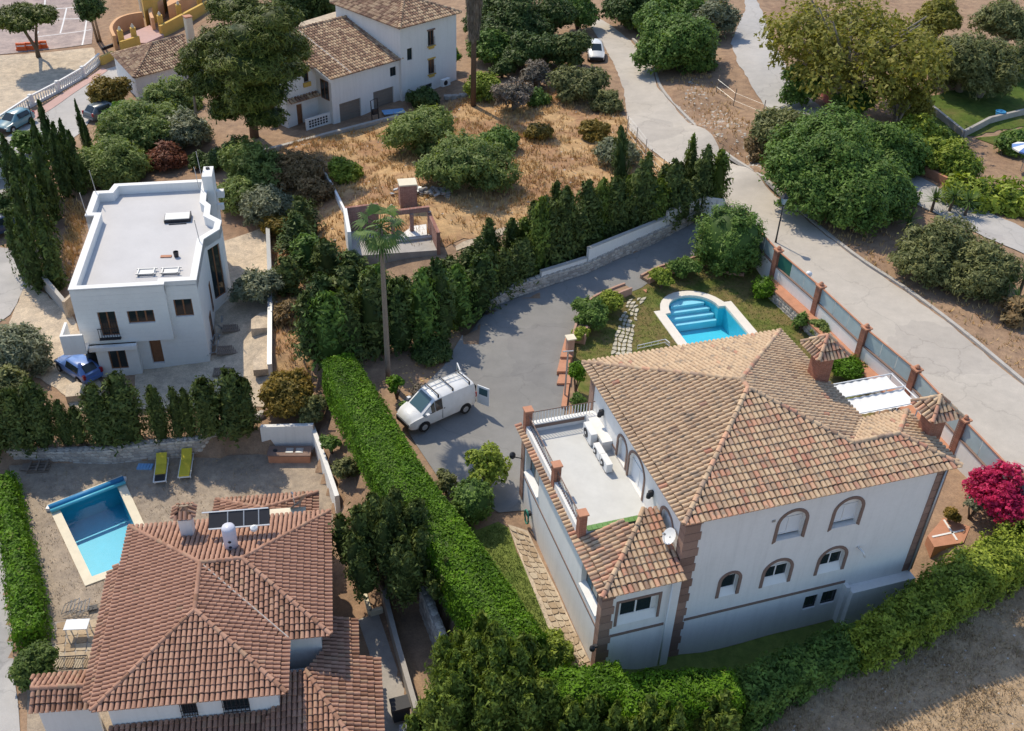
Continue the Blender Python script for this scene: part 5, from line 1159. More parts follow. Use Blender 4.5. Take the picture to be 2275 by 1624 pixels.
for k, (x, y, lb_) in enumerate(((578, 728, 'pale angular planter against the boundary wall beside the pale house'), (583, 812, 'low pale ramp block at the lower end of the yard wall'))):
    c = ground(x, y); t = thing('planter_block', lb_, 'planter', c); MB().prism([(-.5, -.9), (.5, -.9), (.5, 1.0), (.05, .9), (-.5, .2)], -.1, .55 - .2 * k, Frame(12, c)).build('block', M['sand'], t)
seg_wall('yard_wall', 'plain beige wall between the side road and the pale cubic house', [(76, 585), (100, 640), (152, 702)], 1.1, .2, M['concrete'], cap=M['kerb'])
seg_wall('yard_wall', 'short sloped beige wall by the left corner of the pale cubic house', [(150, 708), (176, 682)], 1.3, .2, M['sand'])
c = ground(170, 880); t = thing('boulder', 'pale sandstone block beside the sandy driveway of the pale house', 'rock', c); MB().prism([(-.5, -.6), (.4, -.7), (.6, .3), (.1, .8), (-.5, .5)], -.2, .5, Frame(20, c)).build('block', M['sand'], t)
def pallet(px, py, rz, label, n=9, w=1.3, l=1.0, h=.14, mat='deadwood', z=None):
    c = ground(px, py); t = thing('pallet', label, 'pallet', c, 'wooden pallets around the pale house'); G = Frame(rz, c)
    for s in (-.45, 0, .45): MB().box(-w / 2, w / 2, s * l - .05, s * l + .05, .05, h - .03, G).build('bearer', M[mat], t)
    for k in range(n): MB().box(-w / 2 + k * w / n, -w / 2 + (k + .72) * w / n, -l / 2, l / 2, h - .027, h, G).build('board', M[mat], t)
pallet(518, 732, 10, 'weathered pallet lying nearest the right side wall of the pale house', w=1.3, l=.8); pallet(512, 780, 10, 'wide weathered pallet in the middle of the yard beside the pale house', 12, 1.6, .9); pallet(506, 828, 8, 'slatted pallet lying closest to the clipped trees below the pale house', 12, 1.7, .8)
c = ground(482, 760); t = thing('scrap_pile', 'heap of metal bars and planks leaning on the side of the pale house', 'scrap pile', c); mb = MB()
for k in range(26): a = c + np.array([R.uniform(-.3, .3), R.uniform(-1.6, 1.8), .02 + R.uniform(0, .2)]); mb.tube([a, a + np.array([R.uniform(-.25, .25), R.uniform(-.8, .8), R.uniform(0, .7)])], R.uniform(.015, .04), 4)
mb.build('bars', M['metal'], t)

# ================================================================ red-roofed house
zc = 1.5; hc = thing('red_roof_house', 'house with a red barrel tile hip roof and solar boiler beside the rectangular pool', 'house', FC(-7.5, 30, -2.8)); C_ = FC
mb = MB(); opC = [(-8.35, -7.75, .25, 1.1, None, .15), (-6.75, -5.75, .2, 1.12, None, .15)]
PC = wall(mb, FC(0, 25.95), FC.a, -11.05, -4.6, -2.9, 1.45, opC)
for a, b in (((-4.6, 25.95), (-4.6, 28.6)), ((-4.6, 28.6), (-2.95, 28.6)), ((-2.95, 28.6), (-2.95, 35.1)), ((-2.95, 35.1), (-11.05, 35.1)), ((-11.05, 35.1), (-11.05, 25.95))): mb.quad(FC(*a, -2.9), FC(*b, -2.9), FC(*b, 1.45), FC(*a, 1.45))
mb.build('wall', M['white'], hc); MB().prism([(-11.05, 25.97), (-4.62, 25.97), (-4.62, 28.62), (-2.97, 28.62), (-2.97, 35.05), (-11.03, 35.05)], 1.36, 1.44, FC).build('eave_board', M['white'], hc)
for o in opC:
    w = window(hc, PC, o[0], o[1], o[2], o[3], .14, M['iron'], M['glass'], 2, .04)
    mb = MB()
    for k in range(7): x = o[0] + (o[1] - o[0]) * k / 6; mb.box(x - .012, x + .012, -.12, -.10, o[2], o[3] + .05, lambda a, b, c: PC(a, c, b))
    for z in (o[2] + .1, (o[2] + o[3]) / 2, o[3]): mb.box(o[0] - .03, o[1] + .03, -.125, -.095, z - .015, z + .015, lambda a, b, c: PC(a, c, b))
    g = mb.mesh('grille', wl(w)); link('grille', g, M['iron'], w)
rc_ = Roof(hc, M['tileC'], .21, .30)
FL, FRc, BL, BR, WR, WV = C_(-11.5, 25.6, zc), C_(-4.2, 25.55, zc), C_(-11.6, 35.5, zc), C_(-2.55, 35.5, zc), C_(-2.5, 28.2, zc), C_(-4.2, 28.2, zc); R2, R1, R3 = C_(-7.9, 29.25, 2.55), C_(-7.95, 31.85, 2.55), C_(-6.2, 31.9, 2.55)
rc_.slope([FL, FRc, R2], (.3, .6)); rc_.slope([BL, FL, R2, R1], (.3, .4)); rc_.slope([FRc, WV, R1, R2], (.3, .4)); rc_.slope([WV, WR, R3, R1]); rc_.slope([WR, BR, R3], (.3, .4)); rc_.slope([BR, BL, R1, R3], (.5, .3))
for a, b in ((FL, R2), (FRc, R2), (BL, R1), (R1, R2), (R1, R3), (WR, R3), (BR, R3)): rc_.ridge(a, b)
rc_.slope([C_(-12.15, 33.2, 1.16), C_(-11.95, 26.4, 1.16), C_(-11.5, 26.0, 1.44), C_(-11.58, 33.4, 1.44)])
MB().tube([R1 + (WV - R1) * .04 + [0, 0, .10], WV + [0, 0, .12]], .035, 6).build('valley_gutter', M['kerb'], hc)
# lower roofs
rc_.slope([C_(-.6, 22.2, -.5), C_(-.6, 28.4, -.5), C_(-3.0, 28.4, .25), C_(-3.6, 27.4, .42)]); rc_.slope([C_(-6.0, 22.2, -.5), C_(-.6, 22.2, -.5), C_(-3.6, 27.4, .42), C_(-4.55, 27.4, .42)]); rc_.ridge(C_(-.6, 22.2, -.5), C_(-3.6, 27.4, .42))
rc_.slope([C_(-1.5, 28.4, -.2), C_(-1.5, 30.4, -.2), C_(-2.94, 30.4, .2), C_(-2.94, 28.4, .2)])
rc_.slope([C_(-11.2, 24.6, -.35), C_(-4.7, 24.6, -.35), C_(-4.7, 25.9, .05), C_(-11.2, 25.9, .05)])
MB().box(-4.5, -.9, 22.5, 28.3, -2.9, -.55, FC).box(-2.9, -1.75, 28.3, 30.3, -2.9, -.3, FC).box(-11.0, -4.7, 24.8, 25.9, -2.9, -.42, FC).build('lower_wall', M['white'], hc)
b1, b2_, ap = C_(-8.2, 38.5, .0), C_(-3.25, 38.5, .0), C_(-5.8, 37.0, .62); b3, b4 = C_(-8.2, 36.3, .0), C_(-3.25, 36.3, .0)
rc_.slope([b2_, b1, ap]); rc_.slope([b1, b3, C_(-6.2, 36.3, .62), ap]); rc_.slope([b4, b2_, ap, C_(-5.4, 36.3, .62)]); rc_.ridge(b1, ap); rc_.ridge(b2_, ap)
MB().box(-8.0, -3.45, 36.3, 38.3, -2.9, -.08, FC).build('porch_wall', M['white'], hc); MB().box(-7.9, -3.8, 35.9, 36.25, .2, 1.15, FC).box(-8.0, -3.7, 35.86, 36.29, 1.15, 1.24, FC).build('parapet', M['copingC'], hc)
rc_.build()
ch = MB().box(-9.1, -8.55, 34.2, 34.75, 1.2, 2.9, FC).build('chimney', M['white'], hc)
r_ = Roof(ch, M['tileC'], .2, .36, nparts=60); q = [C_(-8.825 + a * .42, 34.475 + b * .42, 3.15) for a, b in ((-1, -1), (1, -1), (1, 1), (-1, 1))]
for i in range(4): r_.slope([q[i], q[(i + 1) % 4], C_(-8.825, 34.475, 3.5)])
r_.build('hat_tile'); mb = MB()
for a, b in ((-1, -1), (1, -1), (1, 1), (-1, 1)): mb.box(-8.825 + a * .2 - .05, -8.825 + a * .2 + .05, 34.475 + b * .2 - .05, 34.475 + b * .2 + .05, 2.9, 3.15, FC)
link('vent_post', mb.mesh('vent_post', wl(ch)), M['terracotta'], ch)
# solar boiler: tilted collector seen from behind, standing tank
sb = thing('solar_boiler', 'standing pale boiler tank with a tilted dark solar collector on the red roof', 'solar heater', C_(-6.6, 33.2, 2.4))
tc = C_(-6.75, 32.95, 2.3); MB().lathe([(.26, 0), (.30, .05), (.30, 1.15), (.26, 1.25), (.02, 1.28)], tc, 16).build('tank', M['tank'], sb, smooth=True)
for z, a in ((.28, -80), (.6, -78)): MB().lathe([(.07, 0), (.07, .02)], (0, 0, 0), 8, lambda x, y, zz, z=z, a=a: tc + np.array([math.cos(rad(a)) * (.305 + zz) - math.sin(rad(a)) * x, math.sin(rad(a)) * (.305 + zz) + math.cos(rad(a)) * x, z + y])).build('tank_port', M['iron'], sb)
MB().box(-.4, .35, -.3, .3, -.25, 0, lambda x, y, z: tc + FC.a * x + FC.b * y + np.array([0, 0, z])).build('plinth', M['white'], sb)
Qs = lambda x, y, z: C_(-6.55, 34.05, 2.75) + FC.a * x + FC.b * (-y * .75 - z * .55) + np.array([0, 0, -y * .45 + z * .85]) + np.array([0, 0, .1])
mb = MB().box(-1.2, 1.45, -.45, .35, 0, .07, Qs); mb.build('collector', M['iron'], sb)
mb = MB(); mb.box(-1.5, 1.4, -.52, -.46, -.02, .1, Qs).box(-1.2, 1.45, .36, .42, -.02, .1, Qs); mb.build('collector_frame', M['whitemetal'], sb)
for x in (-.4, .3, .95): MB().box(x, x + .05, -.45, .35, .072, .1, Qs).build('collector_rib', M['metal'], sb)
MB().lathe([(.1, 0), (.17, .1), (.17, .2), (.05, .3)], C_(-5.75, 33.4, 2.75), 10).build('expansion_vessel', M['whitemetal'], sb)
dish(C_(-4.0, 36.4, 1.1), .55, rad(150), 'grey satellite dish on the small back roof of the red tiled house', .45, 'metal')
# small gabled store at the lane
zs = -.05; kb = lambda x, y, z: at(x * 400 / 1719 / 1.12577, (1450 + y * 400 / 1719) / 1.12577, z)
st_ = thing('gabled_store', 'small white gabled outbuilding with dark red tiles beside the lane', 'outbuilding', kb(600, 1400, -2.9))
r_ = Roof(st_, M['tileC'], .21, .3, nparts=200); r0, r1, e0, e1, g0, g1 = kb(335, 1180, .35), kb(930, 1145, .35), kb(320, 1425, -.1), kb(1010, 1375, -.1), kb(330, 1060, -.1), kb(960, 1000, -.1)
r_.slope([e0, e1, r1, r0]); r_.slope([g1, g0, r0, r1]); r_.ridge(r0, r1); r_.build()
d_ = (e1 - e0) / np.linalg.norm(e1 - e0); e0i = e0 + d_ * .15; e1i = e1 - d_ * .1; mb = MB()
bk = np.array([-d_[1], d_[0], 0]) * .3
qd = [e0i + bk, e1i + bk, g1 - bk, g0 - bk]
for i in range(4):
    a, b = qd[i], qd[(i + 1) % 4]; mb.quad((a[0], a[1], -3), (b[0], b[1], -3), (b[0], b[1], -.12), (a[0], a[1], -.12))
mb.build('wall', M['white'], st_)
# slatted rail above it
rl = thing('slatted_rail', 'thin slatted metal railing between the patio and the gabled outbuilding', 'railing', kb(650, 900, -2.8)); a, b = kb(650, 985, -2.8), kb(985, 965, -2.8)
MB().tube([a + [0, 0, 1], b + [0, 0, 1]], .025, 5).tube([a + [0, 0, .1], b + [0, 0, .1]], .02, 5).build('rail', M['iron'], rl)
for k in range(20): p = a + (b - a) * k / 19; MB().tube([p + [0, 0, .1], p + [0, 0, 1]], .014, 4).build('baluster', M['iron'], rl)
pt = sheet('patio', [tuple(kb(x, y, -2.8)[:2]) for x, y in ((480, 470), (1080, 425), (990, 960), (470, 960))], M['mortar'], .05)
c0, c1, c2, c3 = kb(490, 475, -2.8), kb(1075, 432, -2.8), kb(1000, 955, -2.8), kb(480, 955, -2.8)
slabs(pt, lambda i, j: ((c0 * (1 - i / 5) + c1 * i / 5) * (1 - j / 6) + (c3 * (1 - i / 5) + c2 * i / 5) * j / 6)[:2], M['flag'], 'paving_stone', .02, .02, (5, 6), .05)

# ================================================================ white hillside house with garages
FD = Frame(46.5); kd = lambda x, y: ((680 + x * 520 / 2275) / 1.12577, y * 520 / 2275 / 1.12577)
hd = thing('hillside_house', 'white hillside house with two brown garage doors and old tiled roofs', 'house', at(*kd(1100, 1300), -1.2)); D = lambda x, y, z: at(*kd(x, y), z)
uL, vF = FD.uv(D(690, 1430, -1.2)); uM, _ = FD.uv(D(1435, 1170, -.9)); eU, eV = FD.uv(D(630, 880, 3.15)); eU2, _ = FD.uv(D(1440, 650, 3.15)); rV = FD.uv(D(960, 160, 5.1))[1]; uR = FD.uv(D(1990, 900, -.3))[0]
ug = [FD.uv(D(x, y, z))[0] for x, y, z in ((785, 1370, -1.2), (1045, 1310, -1.2), (1155, 1230, -1.0), (1400, 1170, -1.0))]
vW = eV + .3
opD = [(ug[0], ug[1], -1.5, .62, None, .25), (ug[2], ug[3], -1.4, .75, None, .25), (eU2 - 1.35, eU2 - .65, 1.7, 2.55, None, .15)]
mb = MB(); PD = wall(mb, FD(0, vW), FD.a, eU + .3, eU2, -2.5, 3.1, opD)
U6 = [FD.uv(D(*q)) for q in ((1395, 320, 6.1), (2060, 140, 6.1), (780, 0, 6.1))]; vU = U6[0][1] + .3; uA, uB = U6[0][0] + .3, U6[1][0] - .3
vU = min(vU, vW + .6)
opE = [(uA + .75, uA + 1.35, 2.9, 4.0, None, .15), (uA + 3.3, uA + 4.05, 3.7, 5.1, None, .15), (uA + 3.3, uA + 4.05, 1.0, 2.4, None, .15), (uA + 2.9, uA + 3.7, -.3, .1, None, .15)]
PE = wall(mb, FD(0, vU), FD.a, uA, uB, -2.5, 6.0, opE)
mb.quad(FD(eU + .3, vW, -2.5), FD(eU + .3, rV, -2.5), FD(eU + .3, rV, 5.0), FD(eU + .3, vW, 3.1)); mb.quad(FD(uA, vU, -2), FD(uA, vU + 9.5, -2), FD(uA, vU + 9.5, 6), FD(uA, vU, 6)); mb.quad(FD(uB, vU, -2), FD(uB, vU + 9.5, -2), FD(uB, vU + 9.5, 6), FD(uB, vU, 6))
mb.quad(FD(eU2, vW, -2.5), FD(eU2, vU, -2.5), FD(eU2, vU, 3.1), FD(eU2, vW, 3.1))
mb.build('wall', M['white'], hd)
for o in opD[:2]:
    Q = lambda x, y, z: PD(x, z, y); n = 7
    for k in range(n): z0 = o[2] + (o[3] - o[2]) * k / n; MB().box(o[0], o[1], .17, .2, z0 + .015, z0 + (o[3] - o[2]) / n - .01, Q).build('garage_door_panel', M['garage'], hd)
    MB().box(o[0], o[1], .2, .24, o[2], o[3], Q).build('garage_door_back', M['garage'], hd)
window(hd, PD, *opD[2][:4], .14, M['iron'], M['glass'], 2, .05)
for i, o in enumerate(opE):
    window(hd, PE, *o[:4], .14, M['iron'] if i in (0, 3) else M['wood'], M['glass'], 2, .05)
    if i in (1, 2):
        Q = lambda x, y, z: PE(x, z, y); mb = MB(); mb.box(o[0] - .12, o[1] + .12, -.14, .01, o[2] - .1, o[2] - .005, Q); mb.box(o[0] + .05, o[1] - .05, -.1, .01, o[2] - .3, o[2] - .1, Q); mb.build('ochre_sill', M['ochre'], hd)
        mb = MB()
        for k in range(6): x = o[0] + (o[1] - o[0]) * k / 5; mb.box(x - .015, x + .015, -.12, -.1, o[2], o[2] + .8, Q)
        mb.build('grille', M['iron'], hd)
        MB().box(o[0] - .1, o[1] + .1, -.1, .01, o[3] + .01, o[3] + .14, Q).build('ochre_lintel', M['ochre'] if i == 2 else M['brown'], hd)
zD, zr = 3.15, 5.1
rd = Roof(hd, M['tileD'], .30, .40, nparts=300)
uRR = FD.uv(D(970, 160, zr))[0]
rd.slope([FD(eU, eV, zD), FD(eU2 + .05, eV, zD), FD(eU2 + .05, rV, zr), FD(eU, rV, zr)]); rd.ridge(FD(eU, rV, zr), FD(eU2, rV, zr), .2)
MB().box(eU + 2.3, eU + 2.55, 0, rV - eV - .2, .06, .12, lambda x, y, z: FD(x, eV + y, zD + (zr - zD) * y / (rV - eV) + z)).build('mortar_strip', M['kerb'], hd)
MB().box(eU - .02, eU + .2, 0, rV - eV, -.25, .02, lambda x, y, z: FD(x, eV + y, zD + (zr - zD) * y / (rV - eV) + z)).build('verge', M['white'], hd)
MB().box(eU2 + .06, eU2 + .4, 0, rV - eV, -.1, .12, lambda x, y, z: FD(x, eV + y, zD + (zr - zD) * y / (rV - eV) + z)).build('verge', M['brown'], hd)
hw = (uB - uA) / 2 + .3; zU = 6.1; q = [FD(uA - .35, vU - .35, zU), FD(uB + .35, vU - .35, zU), FD(uB + .35, vU + 9.8, zU), FD(uA - .35, vU + 9.8, zU)]; um = (uA + uB) / 2; h_ = (uB - uA) / 2 + .35; ra, rb = FD(um, vU - .35 + h_, zU + h_ * .36), FD(um, vU + 9.8 - h_, zU + h_ * .36)
rd.slope([q[0], q[1], ra]); rd.slope([q[3], q[0], ra, rb]); rd.slope([q[1], q[2], rb, ra]); rd.slope([q[2], q[3], rb])
for a, b in ((q[0], ra), (q[1], ra), (ra, rb), (q[2], rb), (q[3], rb)): rd.ridge(a, b, .2)
# left wing, lower roof and terrace parapet
def on_plane(q, v):
    d_ = ray(*kd(*q)); o_ = np.array([0, 0, CAM_H]); t_ = (v - o_ @ FD.b) / (d_ @ FD.b); p_ = o_ + d_ * t_; return float(p_ @ FD.a), float(p_[2])
vL = vW + 2.2; kL = on_plane((110, 830), vL); uL0 = kL[0]; zL = kL[1]
_dr = [on_plane(q, vL) for q in ((265, 1150), (350, 1390), (340, 790), (405, 890))]
rd.slope([FD(uL0 - .1, vL - .3, zL), FD(eU + .25, vL - .3, zL), FD(eU + .25, rV - .3, zL + .33 * (rV - vL)), FD(uL0 - .1, rV - .3, zL + .33 * (rV - vL))])
mb = MB(); opL_ = [(_dr[2][0], _dr[3][0], _dr[3][1], _dr[2][1], None, .15), (_dr[0][0], _dr[1][0], _dr[1][1], _dr[0][1], None, .2)]
PLw = wall(mb, FD(0, vL), FD.a, uL0 + .1, eU + .3, -4, zL - .03, opL_); mb.quad(FD(uL0 + .1, vL, -4), FD(uL0 + .1, rV - .6, -4), FD(uL0 + .1, rV - .6, zL + 1.2), FD(uL0 + .1, vL, zL - .03)); mb.build('left_wing_wall', M['white'], hd)
window(hd, PLw, *opL_[0][:4], .14, M['wood'], M['glass'], 1, .05); window(hd, PLw, *opL_[1][:4], .19, M['wood'], M['wood'], 2, .05, 'side_door')
Q = lambda x, y, z: PLw(x, z, y); o = opL_[0]
MB().box(o[0] - .12, o[1] + .12, -.14, .01, o[2] - .40, o[2] - .005, Q).build('ochre_sill', M['ochre'], hd); MB().box(o[0] - .1, o[1] + .1, -.12, .01, o[3] + .005, o[3] + .2, Q).build('ochre_lintel', M['ochre'], hd)
zc1 = on_plane((170, 1100), vL)[1]; uc0, uc1 = on_plane((170, 1100), vL)[0], on_plane((520, 1020), vL)[0]
rd.slope([PLw(uc0, zc1 - .2, -.55), PLw(uc1, zc1 - .2, -.55), PLw(uc1, zc1 + .05, -.02), PLw(uc0, zc1 + .05, -.02)])
rd.build()
vp = vW + .35; pu0, pz0 = on_plane((372, 1310), vp); pu1 = on_plane((690, 1240), vp)[0]; pzb = on_plane((372, 1470), vp)[1]
MB().box(pu0, eU + .28, vp, vp + .15, pzb - 1.2, pz0, FD).build('terrace_parapet', M['white'], hd)
for i in range(7):
    for j in range(3): x = pu0 + .28 + i * .30; MB().box(x, x + .19, vp - .022, vp - .002, pz0 - .36 - j * .24, pz0 - .20 - j * .24, FD).build('lattice_gap_shade', M['iron'], hd)  # solid dark blocks paint the shade seen in the parapet lattice gaps
PS = lambda x, z, d=0.0: FD(eU + .29, vW + x, 0) + np.array([0, 0, z]) - FD.a * d
window(hd, PS, .35, 1.55, 1.0, 2.75, .02, M['wood'], M['glass'], 2, .06)
# flat roof annex behind
a0, a1, a2, a3 = D(300, 350, 4.6), D(560, 270, 4.6), D(870, 130, 4.6), D(560, 130, 4.6)
an = thing('roof_terrace', 'beige flat roof terrace behind the ridge of the white hillside house', 'roof terrace', D(580, 220, 4.6)); MB().prism([tuple(D(*q, 4.6)[:2]) for q in ((180, 345), (980, 140), (870, 75), (330, 240))], 1, 4.6).build('terrace_slab', M['sand'], an); MB().prism([tuple(D(*q, 5.2)[:2]) for q in ((740, 100), (1000, 130), (950, 20), (800, 30))], 4.6, 5.3).build('stair_box', M['white'], an)
# small tiled house left of the pine
hs_ = thing('small_tiled_house', 'small white house with a brown hip roof behind the bushes at upper left', 'house', at(*ke(1600, 800), -4)); E_ = lambda x, y, z: at(*ke(x, y), z)
zE = -1.6; e_fl, e_fr, e_l, rg0, rg1 = E_(1465, 860, zE), E_(2060, 700, zE), E_(1215, 590, zE), E_(1665, 480, -.2), E_(2010, 385, -.2)
r_ = Roof(hs_, M['tileD'], .28, .4, nparts=200); r_.slope([e_fl, e_fr, rg1, rg0]); r_.slope([e_l, e_fl, rg0]); r_.ridge(e_fl, rg0, .16); r_.ridge(rg0, rg1, .16); bk_ = e_l + (e_fr - e_fl); r_.slope([bk_, e_l, rg0, rg1]); r_.build()
mb = MB(); i0 = lambda p, f: p + (np.mean([e_fl, e_fr, e_l, bk_], axis=0) - p) * f
qd = [i0(e_fl, .06), i0(e_fr, .06), i0(bk_, .06), i0(e_l, .06)]
for i in range(4):
    a, b = qd[i], qd[(i + 1) % 4]; mb.quad((*a[:2], -5), (*b[:2], -5), (*b[:2], zE - .05), (*a[:2], zE - .05))
mb.build('wall', M['white'], hs_); pz = E_(2070, 320, -.6); MB().box(-.35, .35, -.35, .35, -2, 1.3, Frame(40, pz)).build('chimney', M['copingC'], hs_); MB().box(-.42, .42, -.42, .42, 1.3, 1.42, Frame(40, pz)).build('chimney_cap', M['terracotta'], hs_)
# ochre house with curved terrace walls
hy = thing('ochre_house', 'ochre house with curved terrace walls and stepped parapet at the top edge', 'house', E_(1700, 300, -4.3)); zy = -3.6
MB().prism([tuple(E_(*q, zy)[:2]) for q in ((1290, 420), (1640, 275), (1790, 380), (1600, 470), (1480, 470))], -6, zy).build('terrace_floor', M['pinkfloor'], hy)
def ribbon(pts, th, z0, z1_, mat, nm, cap=None):
    P_ = smooth_line([E_(*p, z0) for p in pts], 5)
    for i in range(1):
        mb = MB(); n = len(P_); d = np.gradient(np.array(P_)[:, :2], axis=0); d /= np.linalg.norm(d, axis=1, keepdims=True); nr = np.column_stack([d[:, 1], -d[:, 0]]) * th / 2; vs_ = []
        for p, q in zip(P_, nr): vs_ += [(*(p[:2] - q), z0 - 1), (*(p[:2] + q), z0 - 1), (*(p[:2] + q), z1_), (*(p[:2] - q), z1_)]
        fs = [(4 * i + a, 4 * i + b, 4 * i + 4 + b, 4 * i + 4 + a) for i in range(n - 1) for a, b in ((0, 1), (1, 2), (2, 3), (3, 0))] + [(0, 1, 2, 3), (4 * n - 4, 4 * n - 3, 4 * n - 2, 4 * n - 1)]; mb.add(vs_, fs).build(nm, M[mat], hy)
ribbon([(1270, 500), (1235, 400), (1300, 310), (1420, 260), (1570, 235)], .35, zy, zy + 1.1, 'peach', 'curved_wall'); ribbon([(1690, 330), (1660, 240), (1700, 170), (1790, 130)], .35, zy, zy + 1.4, 'peach', 'curved_wall')
ribbon([(1120, 720), (1250, 660)], .35, -4.2, -3.2, 'ochre', 'stepped_parapet'); ribbon([(1330, 545), (1530, 480)], .3, zy, zy + .9, 'ochre', 'stepped_parapet'); ribbon([(1760, 370), (2280, 90)], .35, zy, zy + .9, 'ochre', 'stepped_parapet')
for x, y in ((1340, 500), (1480, 470), (1770, 330), (1970, 210), (2190, 95)):
    p = E_(x, y, zy); o = MB().box(-.28, .28, -.28, .28, -.8, 1.7, Frame(30, p)).build('pillar', M['ochre'], hy); link('finial', MB().lathe([(.16, 1.7), (.2, 1.85), (.05, 2.15)], p, 8).mesh('finial', wl(o)), M['copingC'], o)
MB().prism([tuple(E_(*q, zy)[:2]) for q in ((1600, 250), (1700, 200), (1850, 40), (1750, -160), (1500, -120))], -6, zy + 3).build('main_block', M['ochre'], hy); MB().prism([tuple(E_(*q, zy)[:2]) for q in ((1850, 180), (2250, -20), (2250, -260), (1800, -120))], -6, zy + 1.2).build('main_block', M['peach'], hy)
o = MB().tube([E_(1560, 120, zy) + np.array([0, 0, z]) for z in (-1, .8, 1.6)], .3, 10).build('column', M['copingC'], hy)
ribbon([(1130, 590), (1330, 510)], .2, -4.6, -3.9, 'iron', 'dark_screen')
# white fragment at the left border and other white walls
hl = thing('roadside_house', 'corner of a white house at the left edge beside the town road', 'house', ground(-10, 360)); p = ground(28, 372)
MB().box(-6, 0, -4, 0, -1, 3.0, Frame(35, p + np.array([-1.2, 1.2, 0]))).build('wall', M['white'], hl); MB().box(-1.6, -.6, -4.03, -4.002, 1.2, 2.2, Frame(35, p + np.array([-1.2, 1.2, 0]))).build('window', M['glass'], hl)
# ruined brick building in the lot
kr = lambda x, y: ((780 + x * 400 / 2240) / 1.12577, (430 + y * 400 / 2240) / 1.12577); RZ = 1.0; Rr = lambda x, y, z: at(*kr(x, y), z)
ru = thing('ruin', 'roofless brick shed with broken plastered walls and a brick chimney block in the scrub lot', 'ruin', Rr(1100, 700, RZ))
def rwall(a, b, za, zb, th, mat, nm='wall'):
    a, b = np.array(a[:2]), np.array(b[:2]); d = (b - a) / np.linalg.norm(b - a); n = np.array([d[1], -d[0]]) * th / 2
    mb = MB().prism([tuple(a - n), tuple(a + n), tuple(b + n), tuple(b - n)], za, zb); return mb.build(nm, mat, ru)
zt = RZ + 1.7; c_bl, c_bm, c_br, c_fr, c_fl = Rr(460, 500, zt), Rr(920, 440, zt), Rr(1640, 480, zt), Rr(1770, 850, zt - .5), Rr(520, 840, zt)
rwall(c_bl, c_bm, 0, zt, .22, M['oldbrick']); rwall(c_bl, c_fl, 0, zt - .003, .25, M['white']); rwall(Rr(1100, 545, zt), c_br, zt - .35, zt, .25, M['oldbrick'], 'lintel'); rwall(c_br, c_fr, 0, zt - .5, .25, M['oldbrick'])
for x, y in ((1390, 520), (1640, 490), (1120, 550)): p = Rr(x, y, zt); MB().box(-.13, .13, -.13, .13, 0, zt - .36 - RZ, Frame(15, np.array([p[0], p[1], RZ]))).build('post', M['oldbrick'], ru)
MB().prism([tuple(p[:2]) for p in (c_bl, Rr(1640, 480, zt), c_fr, c_fl)], -.8, RZ - .15).build('floor_slab', M['concrete'], ru)
MB().prism([tuple(Rr(*q, RZ)[:2]) for q in ((1400, 760), (1600, 730), (1610, 880), (1180, 930))], RZ - .15, RZ).build('white_slab', M['white'], ru)
rwall(Rr(820, 1000, RZ) , Rr(1760, 890, RZ), -1.4, RZ + .02, .3, M['concrete'], 'front_base')
p = Rr(1350, 480, RZ); MB().box(-.62, .62, -.3, .75, 0, 1.75, Frame(14, np.array([p[0], p[1], RZ]))).build('brick_block', M['oldbrick'], ru); MB().box(-.66, .66, -.34, .79, 1.75, 1.85, Frame(14, np.array([p[0], p[1], RZ]))).build('block_cap', M['copingC'], ru)
seg_wall('low_wall', 'thin pale plastered wall running up the scrub lot from the brick ruin', [(712, 378), (742, 430), (772, 492)], .55, .16, M['white'])
for x, y, lb_ in ((1500, 300, 'heap of grey tarpaulin and rubble right of the brick chimney block'), (1750, 320, 'flat grey sheets and planks dumped right of the rubble heap')):
    c = ground(*kr(x, y)); t = thing('rubble_heap', lb_, 'rubble', c); mb = MB()
    for k in range(34):
        o = c + np.array([R.gauss(0, .65), R.gauss(0, .35), R.uniform(0, .3)]); G = Frame(R.uniform(0, 180), o); tl = R.uniform(-.4, .4); mb.box(-R.uniform(.1, .4), R.uniform(.1, .4), -.12, .12, 0, R.uniform(.03, .14), lambda x, y, z, G=G, tl=tl: G(x, y, z + x * tl))
    tag(mb.build('debris', M['metal' if x < 1600 else 'concrete'], t), kind='stuff')
# walls of the drive
def world_line(pts, dz0, heights): return [(*ground(x, y)[:2], ground(x, y)[2] - .15, ground(x, y)[2] + h) for (x, y), h in zip(pts, heights)]
wl_pts = [(1076, 694), (1140, 660), (1205, 638), (1300, 606), (1400, 560), (1480, 523), (1552, 485)]
sw = stone_wall('drive_wall', 'rubble stone retaining wall along the upper edge of the grey driveway', world_line(wl_pts, 0, [.7, .95, .95, .85, .9, .85, .9]), .4, .22, .36, faces=(1, -1))
def up_wall(a, b, z0, h, label):
    A_, B_ = ground(*a), ground(*b); t = thing('drive_parapet', label, 'wall', A_ + np.array([0, 0, z0]), 'white parapet steps on the drive wall'); d = (B_ - A_)[:2]; d /= np.linalg.norm(d); n = np.array([d[1], -d[0]]) * .11; bk = -np.array([d[1], -d[0]]) * .05
    zt_ = max(A_[2], B_[2]) + z0 + h
    mb = MB().prism([tuple(A_[:2] - n + bk), tuple(A_[:2] + n + bk), tuple(B_[:2] + n + bk), tuple(B_[:2] - n + bk)], min(A_[2], B_[2]) + z0 - .4, zt_); mb.build('render_panel', M['white'], t); n *= 1.25
    MB().prism([tuple(A_[:2] - n + bk), tuple(A_[:2] + n + bk), tuple(B_[:2] + n + bk), tuple(B_[:2] - n + bk)], zt_ + .002, zt_ + .06).build('parapet_coping', M['kerb'], t)
